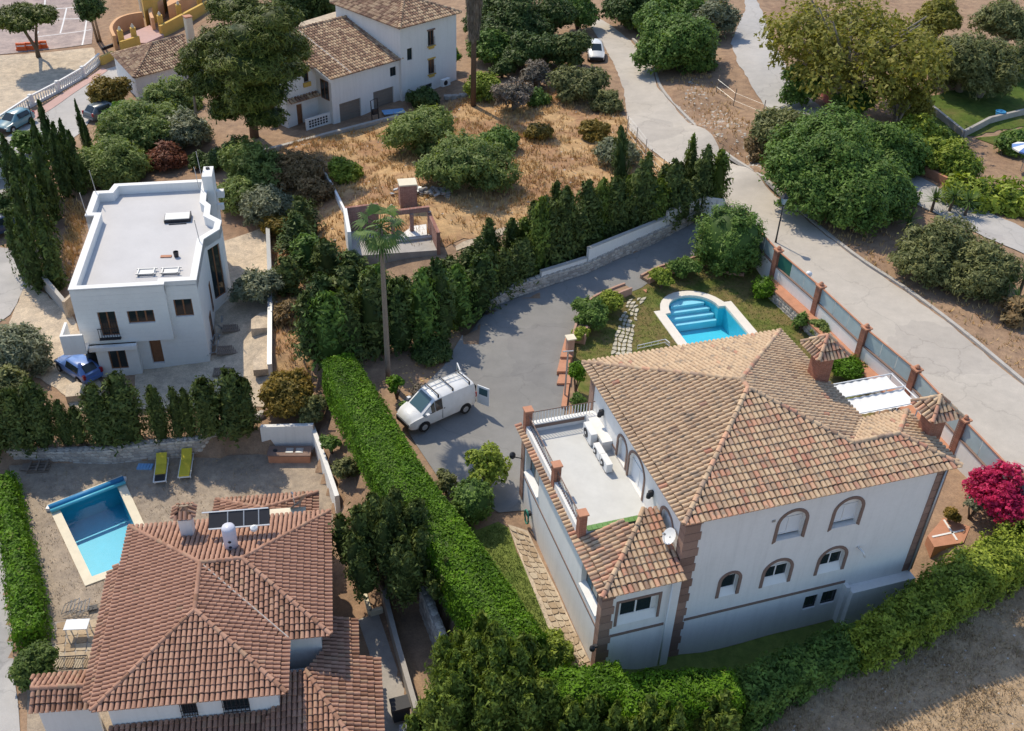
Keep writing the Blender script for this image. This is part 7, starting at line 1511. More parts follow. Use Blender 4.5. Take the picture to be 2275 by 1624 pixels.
# ================================================================ background trees
BG = [('fig_tree', 1160, 112, 2.6, 52, 'dark', 'lower dark leafy tree below the broad fig trees'), ('fig_tree', 1215, 108, 2.6, 46, 'dark', 'dark leafy tree squeezed left of the feathery conifer'), ('fig_tree', 1085, 30, 3, 50, 'dark', 'dark tree immediately right of the dead palm at the top edge'), ('fig_tree', 1285, 20, 3, 44, 'mid', 'green tree at the top where the main road begins'), ('carob_tree', 1455, -5, 3, 60, 'dark', 'dark tree at the top edge above the rounded bank tree'), ('carob_tree', 1530, 20, 3, 50, 'mid', 'green tree at the top edge left of the greyish tree'), ('leafy_tree', 740, -8, 3, 46, 'mid', 'green tree at the top edge behind the hillside house terrace'), ('olive_tree', 2190, 165, 3, 70, 'olive', 'olive tree in front of the upper right olives by the lawn'), ('leafy_tree', 1690, 330, 1.2, 40, 'dry', 'dry shrub on the bank left of the olive tree'), ('leafy_tree', 1985, 420, 2, 60, 'mid', 'lower green tree right of the huge bushy tree by the upper road'), ('leafy_tree', 2080, 345, 1.8, 50, 'lime', 'golden green bush between far lawn and upper road'), ('fig_tree', 1150, 48, 3.5, 90, 'dark', 'broad dark leafy tree at the top beside the dead palm'), ('fig_tree', 1225, 35, 3.5, 68, 'dark', 'dark leafy tree at the top left of the road'), ('fig_tree', 1088, 100, 2.4, 48, 'mid', 'green leafy tree right behind the dead palm'), ('leafy_tree', 1000, 118, 2.6, 26, 'bright', 'light leaved sapling against the white hillside house'), ('conifer_tree', 1268, 105, 2.8, 46, 'cypress', 'feathery conifer beside the parked white car'), ('leafy_tree', 1116, 150, 1.4, 24, 'dark', 'clipped dark shrub column behind the lime bush'),
 ('carob_tree', 1395, 15, 3, 62, 'dark', 'dark tree at the top between the two roads'), ('carob_tree', 1505, 92, 3.6, 82, 'mid', 'rounded green tree on the bank between the two roads'), ('carob_tree', 1590, 35, 3.2, 58, 'grey', 'greyish tree at the top left of the upper road'), ('carob_tree', 1450, 50, 3, 55, 'mid', 'green tree behind the rounded tree on the bank'),
 ('leafy_tree', 1790, 175, 3, 62, 'mid', 'dense green tree under the left edge of the plane tree'), ('olive_tree', 2150, 135, 4, 88, 'olive', 'large grey olive right of the plane tree'), ('olive_tree', 2235, 55, 4, 66, 'olive', 'olive tree in the upper right corner'), ('olive_tree', 2085, 40, 4, 60, 'plane', 'yellowish tree at the top behind the plane tree'), ('leafy_tree', 1895, 225, 2, 46, 'mid', 'green tree above the faded pink wall'), ('carob_tree', 1850, 385, 3.4, 150, 'mid', 'huge bushy green tree between the two roads'), ('carob_tree', 1968, 330, 2.8, 82, 'mid', 'green tree right of the huge bushy tree'), ('leafy_tree', 2045, 300, 2.0, 56, 'lime', 'yellow green tree at the edge of the shaded far lawn'), ('olive_tree', 1748, 295, 2.4, 72, 'olive', 'olive tree left of the huge bushy tree on the bank'), ('leafy_tree', 2120, 350, 2, 60, 'lime', 'loose yellow green bush left of the tall hedge'), ('leafy_tree', 2030, 235, 2, 45, 'plane', 'brownish tree below the plane tree'),
 ('olive_tree', 2085, 560, 2.4, 88, 'olive', 'left half of the pair of olive trees beside the road'), ('olive_tree', 2180, 595, 2.4, 82, 'olive', 'right one of the pair of olive trees beside the road'), ('leafy_tree', 2262, 130, 2.5, 50, 'olive', 'olive tree at the right border above the far lawn'), ('leafy_tree', 2255, 320, 1, 40, 'mid', 'low bushes by the blue striped parasol'), ('leafy_tree', 700, 8, 3, 60, 'dark', 'dark tree behind the flat roof terrace at the top'), ('leafy_tree', 640, 20, 3, 50, 'dark', 'dark tree right of the big pine at the top'),
 ('leafy_tree', 58, 315, 1.6, 33, 'mid', 'leafy bush at the near end of the town road'), ('leafy_tree', 40, 372, 1.8, 40, 'mid', 'green tree beside the white house fragment at the left edge'), ('leafy_tree', 20, 455, 2, 46, 'dark', 'dark tree at the left edge above the side road'), ('willow_bush', 252, 362, 1.8, 76, 'fine', 'feathery bright bush right behind the pale house roof'), ('willow_bush', 320, 290, 2.2, 84, 'fine', 'large grey green feathery bush in front of the small tiled house'), ('leafy_tree', 268, 255, 1.6, 40, 'bright', 'bright green bush beside the parked dark car'), ('willow_bush', 385, 215, 2, 58, 'fine', 'light green bush in front of the small tiled house wall'), ('leafy_tree', 346, 236, 1.6, 28, 'dark', 'round dark evergreen among the feathery bushes'), ('willow_bush', 410, 292, 1.8, 60, 'grey', 'greyish feathery bush left of the wooden pole'), ('leafy_tree', 246, 205, 2.2, 46, 'rust', 'brownish tree overhanging the town road'), ('red_bush', 372, 352, .8, 46, 'red', 'reddish brown bush behind the back parapet of the pale house'), ('leafy_tree', 442, 355, 1, 26, 'dark', 'dark shrub behind the roof chimney of the pale house'), ('leafy_tree', 482, 352, 1.2, 32, 'dark', 'dark shrub right of the roof chimney at the pine foot'), ('willow_bush', 535, 335, 1.4, 44, 'fine', 'loose bush in front of the garage forecourt'), ('olive_tree', 28, 775, 2.2, 72, 'grey', 'grey green olive tree at the left border beside the sandy yard'), ('olive_tree', 20, 850, 1.6, 48, 'olive', 'shaded lower olive at the left border above the clipped conifers')]
for kd_, x, y, zc_, r, p, lb_ in BG:
    fi = p in ('fine', 'grey', 'olive'); far = y < 330
    T(kd_, x, y, zc_ * .74, r * (1.14 if 'willow' in kd_ else 1.05), .84, p, lb_, 'tree' if 'bush' not in kd_ else 'bush', leaf=(.20 if far else .16) * (.75 if fi else 1), nb=14 if r > 70 else 8, lump=.24, gap=.12 if fi else .03, core=.42 if fi else .5, elong=2.8 if fi else 1.6, trunk='palebark' if fi else 'bark', dens=1.0 if fi else 1.25)
T('plane_tree', 1900, 95, 6.0, 185, .62, 'plane', 'very large yellow green plane tree with bare branches at upper right', leaf=.26, nb=26, gap=.6, core=0, lump=.3, spread=.72, trunk='palebark', tr=.45, dens=.5)
T('plane_tree', 2010, 195, 3.5, 72, .7, 'plane', 'lower yellowish crown hanging right of the plane tree', leaf=.24, nb=9, gap=.4, core=0, lump=.3, trunk='palebark', dens=.6)
# bare limbs of the plane tree
pt_ = TREES[-2]; pb = np.array(pt_.location); mb = MB()
for k in range(10):
    a = 6.283 * k / 10 + .3; r0 = R.uniform(3.5, 6.5); mb.tube([(0, 0, 2.5), (math.cos(a) * r0 * .4, math.sin(a) * r0 * .4, 5.5), (math.cos(a) * r0, math.sin(a) * r0, 7.2 + R.uniform(0, 2))], [.28, .17, .05], 6)
mb.build('limbs', M['palebark'], pt_, local=True, smooth=True)
# big pine and umbrella pine
b = ground(565, 305); t = thing('pine_tree', 'very large dark pine with sunlit tufts in front of the white hillside house', 'tree', b); bl = []; tips = []
for x, y, h, r, fl in ((560, 60, 11.5, 2.4, .55), (498, 95, 9.5, 2.1, .5), (612, 75, 10, 2.2, .5), (450, 130, 8.5, 1.7, .45), (550, 130, 9.5, 2.6, .6), (618, 135, 7.5, 1.9, .45), (478, 185, 6.5, 1.8, .5), (572, 190, 6.8, 2.3, .6), (440, 205, 6, 1.3, .45), (525, 225, 5, 1.9, .5), (590, 245, 4.2, 1.5, .5), (520, 20, 12, 2.0, .5), (600, 15, 12.5, 2.0, .5), (662, 112, 6.5, 1.1, .4), (500, 250, 4, 1.2, .5), (425, 165, 7, 1.1, .45), (590, 100, 9, 1.6, .5)):
    q = ground(x, y, h) - b; q[2] = h; bl.append((q[0], q[1], h, r, r, r * fl)); tips.append(q)
link('crown', crown_mesh('crown', [(x, y, z, a * 1.2, b_ * 1.2, c * 1.25) for x, y, z, a, b_, c in bl], .105, 1.5, .27, 0, .72, elong=5.0, flat=.65), L['pine'], t)
MB().tube([(0, 0, -.3), (.1, .1, 4), (0, .3, 9), (.2, .3, 12)], [.42, .34, .2, .06], 8).build('trunk', M['bark'], t, local=True, smooth=True)
mb = MB()
for q in tips: mb.tube([(0, .1, max(2.5, q[2] - 2.5)), (q[0] * .5, q[1] * .5, q[2] - 1), tuple(q)], [.14, .1, .04], 5)
mb.build('limbs', M['bark'], t, local=True); TREES.append(t)
b = ground(86, 128); t = thing('umbrella_pine', 'umbrella pine with a forked trunk on the sandy ground by the sports court', 'tree', b); bl = []; c = ground(56, 40, 5.4) - b
for k in range(9): a = k * .698; q = 0 if k == 8 else 1.9; bl.append((c[0] + q * math.cos(a), c[1] + q * math.sin(a), 5.2 + R.uniform(-.2, .3) + (.5 if k == 8 else 0), 1.55, 1.55, .85))
link('crown', crown_mesh('crown', bl, .15, 1.6, .25, 0, .7, elong=3.0, flat=.9), L['pine'], t)
MB().tube([(0, 0, -.2), (0, 0, .9), (c[0] * .55 - .6, c[1] * .5, 3.2), (c[0] - 1.0, c[1], 4.9)], [.3, .22, .16, .08], 7).tube([(0, 0, .8), (.25, .2, 2.6), (c[0] + 1.0, c[1] + .3, 4.9)], [.2, .16, .08], 7).build('trunk', M['bark'], t, local=True, smooth=True)
b = ground(217, 92); t = thing('dark_tree', 'dark round crowned tree on a double trunk beside the sports court', 'tree', b); c = ground(200, 8, 5.5) - b
link('crown', crown_mesh('crown', [(c[0], c[1], 5.6, 1.7, 1.7, 1.9), (c[0] - .4, c[1], 4.6, 1.2, 1.2, 1.0)], .2, 1.6, .25, 0, .7), L['dark'], t); MB().tube([(0, 0, -.2), (c[0] * .5 - .2, c[1] * .5, 3), (c[0] - .3, c[1], 5)], [.16, .12, .06], 6).tube([(.3, .1, -.2), (c[0] * .5 + .2, c[1] * .5, 3), (c[0] + .3, c[1], 5)], [.16, .12, .06], 6).build('trunk', M['palebark'], t, local=True, smooth=True)
# palms
def fan_palm(base, h, lean, n, fr, label, pal='palm', bent=.9):
    t = thing('fan_palm', label, 'palm tree', base); top = np.array([lean[0], lean[1], h]); mb = MB()
    mb.tube([np.array([lean[0] * k * k, lean[1] * k * k, h * k]) + [0, 0, -.2 if k == 0 else 0] for k in np.linspace(0, 1, 10)], list(np.linspace(.17, .11, 10)), 9).build('trunk', M['deadwood'], t, local=True, smooth=True)
    for f in range(n):
        a = 2.4 * f + R.uniform(-.2, .2); el = 1.2 - 2.35 * (f / n) ** .85 + R.uniform(-.12, .12); d = np.array([math.cos(a) * math.cos(el), math.sin(a) * math.cos(el), math.sin(el)]); sd = np.array([-math.sin(a), math.cos(a), 0]); up = np.cross(d, sd) * -1
        pl = fr * R.uniform(.45, .6); hub = top + d * pl + np.array([0, 0, -.05 * pl]); mb = MB(); mb.tv = .15 + .75 * R.random(); mb.tube([top, top + d * pl * .5 + [0, 0, .04], hub], [.03, .022, .015], 4)
        nb_ = 12
        for k in range(nb_):
            ph = (k / (nb_ - 1) - .5) * 2.7; b_ = d * math.cos(ph) + sd * math.sin(ph); ln = fr * .62 * (1 - .25 * abs(ph) / 1.35) * R.uniform(.9, 1.08); w = .055
            m1 = hub + b_ * ln * .6 + up * .02; tp = hub + b_ * ln + np.array([0, 0, -ln * .42 * bent]); s2 = np.cross(b_, up); mb.add([hub, m1 - s2 * w, tp, m1 + s2 * w], [(0, 1, 2, 3)])
        mb.build('frond', L[pal], t, local=True)
    TREES.append(t); return t
pb = ground(863, 850); tp = ground(845, 505, 10.2); fan_palm(pb, 10.2, (tp - pb)[:2] * .92, 24, 1.45, 'tall slender fan palm rising between the dark thicket and the driveway')
b = ground(1051, 236); t = thing('dead_palm', 'tall palm with a shaggy skirt of dead brown fronds at the top centre', 'palm tree', b); MB().tube([(0, 0, -.2), (0, 0, 8), (-.1, .1, 15)], [.26, .22, .2], 9).build('trunk', M['bark'], t, local=True, smooth=True)
n = 5200; z = RS.uniform(6.2, 15, n); a = RS.uniform(0, 6.283, n); r = (.42 + .32 * np.clip((z - 6.2) / 4, 0, 1)) * RS.uniform(.75, 1.1, n); Pq = np.column_stack([r * np.cos(a), r * np.sin(a), z]); Nq = np.column_stack([np.cos(a), np.sin(a), np.full(n, .15)]) + RS.normal(size=(n, 3)) * .15; Nq /= np.linalg.norm(Nq, axis=1, keepdims=True)
Tq = np.cross(Nq, np.column_stack([-np.sin(a), np.cos(a), np.zeros(n)])); s = RS.uniform(.4, .9, n)[:, None]; Bq = np.cross(Nq, Tq); V = np.stack([Pq - Tq * s * .5, Pq + Bq * .05, Pq + Tq * s * .5, Pq - Bq * .05], 1).reshape(-1, 3)
link('dead_fronds', raw_mesh('dead_fronds', V, np.arange(4 * n).reshape(-1, 4), np.repeat(RS.uniform(0, .8, n), 4)), L['twig'], t)
def yucca(px, py, h, r, label):
    b = ground(px, py); t = thing('yucca', label, 'plant', b); mb = MB(); mb.tube([(0, 0, -.1), (0, 0, h)], [.12, .08], 6).build('stem', M['bark'], t, local=True); mb = MB()
    for k in range(70):
        a = R.uniform(0, 6.28); el = R.uniform(-.5, 1.4); d = np.array([math.cos(a) * math.cos(el), math.sin(a) * math.cos(el), math.sin(el)]); s_ = np.array([-math.sin(a), math.cos(a), 0]) * .05; o = np.array([0, 0, h * R.uniform(.7, 1)]); mb.tv = R.uniform(.2, .9); mb.add([o - s_, o + s_, o + d * r + s_ * .2 - [0, 0, r * .1], o + d * r - s_ * .2 - [0, 0, r * .1]], [(0, 1, 2, 3)])
    mb.build('leaves', L['palm'], t, local=True)
for x, y, h, lb_ in ((2068, 470, 1.2, 'spiky yucca left of the group by the upper road'), (2012, 512, 1.0, 'low spiky yucca nearest the huge bushy tree'), (2108, 470, 1.4, 'spiky yucca in the middle of the group by the upper road'), (2142, 480, 1.3, 'spiky yucca right above the pair of olive trees'), (2225, 672, 1.6, 'yucca clump below the olive trees at the right border'), (2262, 655, 1.8, 'tall yucca at the right border below the olive trees'), (2250, 700, 1.2, 'low yucca at the right border next to the road'), (1085, 228, .9, 'spiky yucca at the foot of the dead palm')): yucca(x, y, h, 1.0, lb_)
T('shrub', 2262, 690, .8, 36, .9, 'dry', 'dry thatch of old leaves under the yuccas at the right border', 'shrub', leaf=.2, elong=3)
T('flowering_bush', 74, 1478, .95, 54, .85, 'flower', 'green bush dotted with white flowers beside the lane at lower left', 'bush', leaf=.11, nb=7)
# ================================================================ grass and weeds (stuff)
cl = lambda s: (lambda X, Y: np.clip(.55 + .45 * np.sin(X * s + np.sin(Y * s * .8) * 1.7) * np.cos(Y * s * 1.1 + X * .3), .08, 1))
tufts('dry_grass', scatter(lot, 26000, .02, lambda X, Y: np.clip(.5 + .5 * np.sin(X * .55 + np.sin(Y * .6) * 2) * np.cos(Y * .5 + X * .2) + .35 * np.sin(X * 1.9) * np.sin(Y * 2.2), .03, 1)), .1, .42, 5, M['straw'], .22, w=.03)
tufts('dry_grass', scatter(gpoly([(1560, 1600), (1905, 1480), (2274, 1285), (2480, 1210), (2500, 1720), (1450, 1720)]), 26000, .02, cl(1.3)), .06, .24, 4, M['strawpale'], .15, w=.018)
tufts('dry_grass', scatter(gpoly([(20, 1045), (560, 1020), (735, 1150), (735, 1230), (640, 1260), (100, 1390), (40, 1200)]), 9000, .02, cl(1.6)), .03, .12, 3, M['strawpale'], .12, w=.015)
tufts('lawn_grass', scatter(gpoly([(1270, 770), (1300, 700), (1345, 675), (1470, 630), (1560, 600), (1690, 590), (1760, 690), (1950, 840), (1600, 800), (1300, 830)]), 14000, .03, lambda X, Y: (~pin_np(shift_out(poolA_out, .1), X, Y)).astype(float) * .8), .03, .09, 4, M['grass'], .1, w=.014)
tufts('lawn_grass', scatter(gpoly([(1060, 1190), (1108, 1165), (1128, 1178), (1216, 1390), (1260, 1500), (1170, 1430)]), 9000, .03), .03, .08, 4, M['grass'], .1, w=.014)
tufts('dry_grass', scatter(gpoly([(1560, 150), (1700, 320), (1790, 350), (1900, 480), (2274, 700), (2274, 840), (1890, 560), (1600, 330), (1480, 180)]), 7000, .03, cl(.7)), .08, .35, 4, M['straw'], .2, w=.03)
tufts('dry_grass', scatter(gpoly([(150, 430), (200, 470), (175, 560), (150, 620), (140, 560)]), 1800, .02), .1, .4, 5, M['straw'], .2, w=.03)
def litter(name, poly, n, smin, smax, mat):
    pos = scatter(poly, n, .02); m_ = len(pos); s = RS.uniform(smin, smax, m_)[:, None]; Vs = []
    base = np.array([[-1, -.7, 0], [.9, -.8, 0], [.8, .9, 0], [-.8, .7, 0], [-.1, 0, .7]]); a = RS.uniform(0, 6.28, m_); c_, s_ = np.cos(a), np.sin(a)
    V = np.stack([np.column_stack([(b[0] * c_ - b[1] * s_), (b[0] * s_ + b[1] * c_), np.full(m_, b[2])]) for b in base], 1) * s[:, None] + pos[:, None]
    F = np.array([[0, 1, 4], [1, 2, 4], [2, 3, 4], [3, 0, 4]])[None] + (np.arange(m_) * 5)[:, None, None]
    o = link(name, raw_mesh(name, V.reshape(-1, 3), F.reshape(-1, 3), np.repeat(RS.uniform(0, 1, m_), 5)), mat); tag(o, kind='stuff')
litter('pebbles', gpoly([(1500, 250), (1600, 330), (1700, 395), (1780, 430), (1730, 340), (1600, 240), (1540, 170)]), 900, .04, .16, M['stone'])
litter('pebbles', gpoly([(1900, 1500), (2274, 1300), (2274, 1640), (1700, 1640)]), 260, .03, .09, M['stone'])
litter('fallen_leaves', gpoly([(885, 800), (1036, 745), (1000, 850), (900, 900)]), 260, .03, .08, M['straw'])
litter('pebbles', lot, 500, .04, .14, M['stone'])
# ================================================================ vehicles
def car(name, label, cat, c, heading, st, mat, wheels, wr=.31, glass='glass', ws=(3, 4), side=(), rear=None, group=None, detail=True):
    """lofted body; st rows: x, z bottom, z belt, z roof, half widths bottom/belt/roof (rear to front)"""
    t = thing(name, label, cat, c, group); G = Frame(math.degrees(heading), c); hw = lambda s: [(-s[4] * .94, s[1]), (-s[4], s[1] + .12), (-s[5], s[2]), (-s[6] - .02, s[3] - .07), (-s[6] * .82, s[3]), (0, s[3] + .025), (s[6] * .82, s[3]), (s[6] + .02, s[3] - .07), (s[5], s[2]), (s[4], s[1] + .12), (s[4] * .94, s[1])]
    S = [[np.array([s[0], y, z]) for y, z in hw(s)] for s in st]; n = 11; mb = MB(); mb.add([G(*p) for s in S for p in s], [(i * n + k, i * n + k + 1, (i + 1) * n + k + 1, (i + 1) * n + k) for i in range(len(S) - 1) for k in range(n - 1)] + [((i + 1) * n, (i + 1) * n + n - 1, i * n + n - 1, i * n) for i in range(len(S) - 1)] + [tuple(range(n)), tuple(range(len(S) * n - 1, (len(S) - 1) * n - 1, -1))])
    body = mb.build('body', mat, t, smooth=True); body.data.set_sharp_from_angle(angle=rad(38))
    def pane(nm, pts, off, m_=glass, sh=.07):
        c_ = sum(pts) / len(pts); q = [p + (c_ - p) * sh for p in pts]; nr = np.cross(q[1] - q[0], q[-1] - q[0]); nr /= np.linalg.norm(nr); o = np.array([c_[0], c_[1], c_[2] - .9])
        if nr @ o < 0: nr = -nr
        MB().poly([G(*(p + nr * off)) for p in q]).build(nm, M[m_], t)
    a, b = ws; pane('windshield', [S[a][4], S[b][4], S[b][6], S[a][6]], .03, sh=.03)
    for i, j in side:
        for k0, k1 in ((2, 3), (8, 7)): pane('side_window', [S[i][k0], S[j][k0], S[j][k1], S[i][k1]], .035, m_='glass', sh=.08)
    if rear: i, j = rear; pane('rear_window', [S[i][4], S[j][4], S[j][6], S[i][6]], .03, sh=.06)
    for x in wheels:
        for sy in (-1, 1):
            y = sy * (st[2][4] - .08); mb = MB(); o = MB().lathe([(wr * .62, -.10), (wr * .95, -.10), (wr, -.05), (wr, .05), (wr * .95, .10), (wr * .62, .10)], n=18, P=lambda a_, b_, z_: G(x + a_, y + z_, wr + b_)).build('wheel', M['rubber'], t)
            link('rim', MB().lathe([(wr * .60, -.085), (wr * .60, .085), (.05, .10)] if sy > 0 else [(.05, -.10), (wr * .60, -.085), (wr * .60, .085)], n=12, P=lambda a_, b_, z_: G(x + a_, y + z_, wr + b_)).mesh('rim', wl(o)), M['metal'], o)
            mb = MB(); ar = [(x + (wr + .07) * math.cos(t_), wr + (wr + .07) * math.sin(t_)) for t_ in np.linspace(0, math.pi, 11)]; yo = sy * (st[2][4] + .012)
            mb.poly([G(p, yo, q) for p, q in ar + [(x - wr - .07, .22), (x + wr + .07, .22)]][::-sy]); mb.build('wheel_arch', M['plastic'], t)
            MB().lathe([(.05, 0), (wr * .98, 0), (wr, .03), (wr * .98, .055), (wr * .6, .055), (wr * .58, .045)], n=18, P=lambda a_, b_, z_: G(x + a_, yo + sy * (.004 + z_ * .6), wr + b_)).build('tyre_face', M['rubber'], t); MB().lathe([(.03, .05), (wr * .57, .05), (wr * .5, .06)], n=12, P=lambda a_, b_, z_: G(x + a_, yo + sy * (.004 + z_ * .65), wr + b_)).build('rim_face', M['metal'], t)
    f = st[-1]; r = st[0]
    for sy in (-1, 1):
        MB().box(f[0] - .32, f[0] - .02, sy * f[5] * .98 - .13, sy * f[5] * .98 + .06 * sy + .05, f[2] - .12, f[2] + .03, G).build('headlight', M['clearlamp'], t); MB().box(r[0] - .03, r[0] + .12, sy * r[5] * .93 - .08, sy * r[5] * .93 + .08, r[2] - .18, r[2] + .12, G).build('tail_light', M['redlamp'], t)
        if detail: MB().box(st[b][0] - .30, st[b][0] - .12, sy * (st[b][5] + .02) - (.18 if sy < 0 else 0), sy * (st[b][5] + .02) + (.18 if sy > 0 else 0), st[b][2] - .02, st[b][2] + .16, G).build('mirror', mat, t)
    MB().box(f[0] - .1, f[0] + .06, -f[4] * .95, f[4] * .95, f[1] - .02, f[1] + .24, G).build('front_bumper', M['plastic'], t); MB().box(r[0] - .06, r[0] + .1, -r[4] * .97, r[4] * .97, r[1] - .02, r[1] + .2, G).build('rear_bumper', M['plastic'] if detail is True and cat == 'van' else mat, t)
    return t, G
VAN = [(-2.12, .42, 1.0, 1.55, .74, .78, .62), (-2.02, .30, 1.04, 1.74, .80, .83, .66), (-1.0, .28, 1.04, 1.80, .83, .85, .69), (.15, .28, 1.04, 1.79, .83, .85, .69), (.62, .28, 1.03, 1.71, .83, .85, .66), (1.40, .28, 1.02, 1.12, .82, .83, .68), (1.85, .28, .92, 1.0, .78, .76, .60), (2.1, .32, .78, .86, .70, .68, .5), (2.2, .42, .62, .68, .60, .56, .42)]
kv = lambda x, y: ((980 + x * 280 / 2274) / 1.12577, (910 + y * 280 / 2274) / 1.12577)
wf_, wr_ = at(*kv(700, 1375), 0), at(*kv(1460, 1035), 0); hd_ = wf_ - wr_; ang = math.atan2(hd_[1], hd_[0]); nrm = np.array([-math.sin(ang), math.cos(ang), 0]); mid = (wf_ + wr_) / 2 - nrm * .84 * (1 if nrm[1] < 0 else -1); 
vt, G = car('van', 'white panel van parked on the driveway with its rear doors open', 'van', np.array([mid[0], mid[1], .055]), ang, VAN, M['carwhite'], (-1.36, 1.36), ws=(4, 5), side=((3, 4), (4, 5)), glass='glassblue')
for sy in (-1, 1):
    hx, hy = -2.18, sy * .82; dr = np.array([math.cos(rad(180 - sy * 25)), math.sin(rad(180 - sy * 25)) * 1, 0]); dr = np.array([-math.cos(rad(68)), sy * math.sin(rad(68)), 0])
    D_ = lambda x, y, z: G(hx + dr[0] * x - dr[1] * y, hy + dr[1] * x + dr[0] * y, z); o = MB().box(0, .76, -.03, .03, .42, 1.62, D_).build('rear_door', M['carwhite'], vt); link('door_window', MB().box(.12, .66, -.036, .036, 1.05, 1.5, D_).mesh('door_window', wl(o)), M['glassblue'], o); link('number_plate', MB().box(.2, .6, .031, .04, .6, .7, D_).mesh('number_plate', wl(o)), M['whitemetal'], o) if sy < 0 else None
MB().box(-2.175, -2.153, -.72, .72, .45, 1.5, G).build('cargo_shade_panel', M['plastic'], vt)  # black panel on the closed body paints the shade of the cargo space
for x in (-1.75, -.65, .3): MB().box(x - .03, x + .03, -.66, .66, 1.90, 1.94, G).box(x - .04, x + .04, -.66, -.61, 1.70, 1.90, G).box(x - .04, x + .04, .61, .66, 1.70, 1.90, G).build('roof_bar', M['iron'], vt)
for y in (-.1, -.45): MB().tube([G(-2.0, y, 1.96), G(.7, y, 1.96)], .02, 5).build('ladder_rail', M['metal'], vt)
for k in range(9): MB().tube([G(-1.9 + k * .3, -.1, 1.96), G(-1.9 + k * .3, -.45, 1.96)], .014, 4).build('ladder_rung', M['metal'], vt)
MB().box(.02, .10, -.87, -.856, 1.02, 1.08, G).build('door_handle', M['plastic'], vt); MB().box(.02, .10, .856, .87, 1.02, 1.08, G).build('door_handle', M['plastic'], vt)
for s in (-1, 1): MB().box(.16, .175, s * .845 - .013, s * .845 + .013, .4, 1.06, G).build('door_seam', M['plastic'], vt)
MB().box(2.1, 2.235, -.45, .45, .50, .64, G).build('grille', M['plastic'], vt)
HATCH = [(-1.95, .36, .86, .92, .72, .74, .60), (-1.82, .28, .90, 1.0, .80, .81, .62), (-1.35, .25, .92, 1.42, .83, .83, .58), (.25, .24, .90, 1.44, .83, .83, .58), (.95, .24, .88, .96, .83, .82, .66), (1.65, .25, .76, .82, .80, .78, .60), (1.92, .34, .62, .68, .70, .66, .52)]
def hatch(label, px0, py0, px1, py1, mat, name='parked_car', cat='car', sc_=1.0, rows=HATCH, side=((2, 3),), wsx=(3, 4), **k):
    """px0 = rear end, px1 = front end on the ground"""
    a, b = ground(px0, py0), ground(px1, py1); d = b - a; c = (a + b) / 2; c[2] = z1(c[0], c[1]) + .06; return car(name, label, cat, c, math.atan2(d[1], d[0]), [tuple(v * sc_ for v in r_) for r_ in rows], mat, (-1.2 * sc_, 1.22 * sc_), .30 * sc_, ws=wsx, side=side, rear=(1, 2), detail=False, **k)
hatch('blue hatchback parked on the sandy yard beside the pale house', 207, 848, 150, 813, M['carblue'], sc_=.83)
hatch('teal hatchback with a white roof rack sheet on the town road at upper left', 60, 270, 10, 296, M['carteal'])
hatch('dark grey car half hidden under bushes on the town road', 212, 268, 258, 250, M['cargrey'])
hatch('white car parked under trees where the road bends at the top', 1318, 108, 1326, 150, M['carwhite'])
hatch('navy car in the shade at the left border beside the side road', -5, 520, 45, 505, M['carnavy'])
hatch('silver car half hidden behind the slender cypresses', 92, 345, 120, 315, M['carwhite'])
# ================================================================ street furniture and garden things
b = ground(1722, 540); t = thing('street_lamp', 'dark street lamp with a lantern head beside the roadside fence', 'street lamp', b)
MB().tube([b - [0, 0, .2], b + [0, 0, .5], b + [0, 0, 3.0]], [.09, .06, .045], 8).build('pole', M['iron'], t, smooth=True); MB().lathe([(.05, 3.0), (.12, 3.05), (.25, 3.5), (.25, 3.52)], b, 6).build('lantern', M['lamp'], t); MB().lathe([(.29, 3.52), (.1, 3.72), (.03, 3.85)], b, 6).build('lantern_roof', M['iron'], t)
p = at(1797, 606, 2.6); gb_ = ground(1802, 640); t = thing('globe_lamp', 'white globe lamp on a dark bracket by the second fence pillar', 'lamp', np.array([p[0], p[1], 1.0])); MB().tube([(p[0], p[1], 1.0), (p[0], p[1], 2.3)], .04, 6).build('bracket', M['iron'], t); MB().lathe([(.03, 2.3), (.17, 2.38), (.22, 2.5), (.17, 2.64), (.05, 2.7)], (p[0], p[1], 0), 12).build('globe', M['globe'], t, smooth=True)
p = FA(12.4, 34.6, 0); t = thing('wall_lantern', 'dark lantern on a bracket at the back corner of the villa wing', 'lamp', FA(12.45, 35.5, 2.6)); MB().tube([FA(12.7, 35.5, 2.6), FA(12.3, 35.6, 2.7)], .025, 5).build('bracket', M['iron'], t); MB().lathe([(.05, 0), (.15, .12), (.15, .3), (.03, .42)], FA(12.25, 35.6, 2.6), 8).build('lantern', M['iron'], t)
t = thing('wall_lantern', 'dark lantern low on the near brown stone corner of the villa wing', 'lamp', FA(12.6, 25.0, .9)); MB().box(12.5, 12.69, 24.95, 25.1, 1.0, 1.1, FA).build('bracket', M['iron'], t); MB().lathe([(.04, 0), (.12, .1), (.12, .26), (.03, .36)], FA(12.45, 24.95, .85), 8).build('lantern', M['iron'], t)
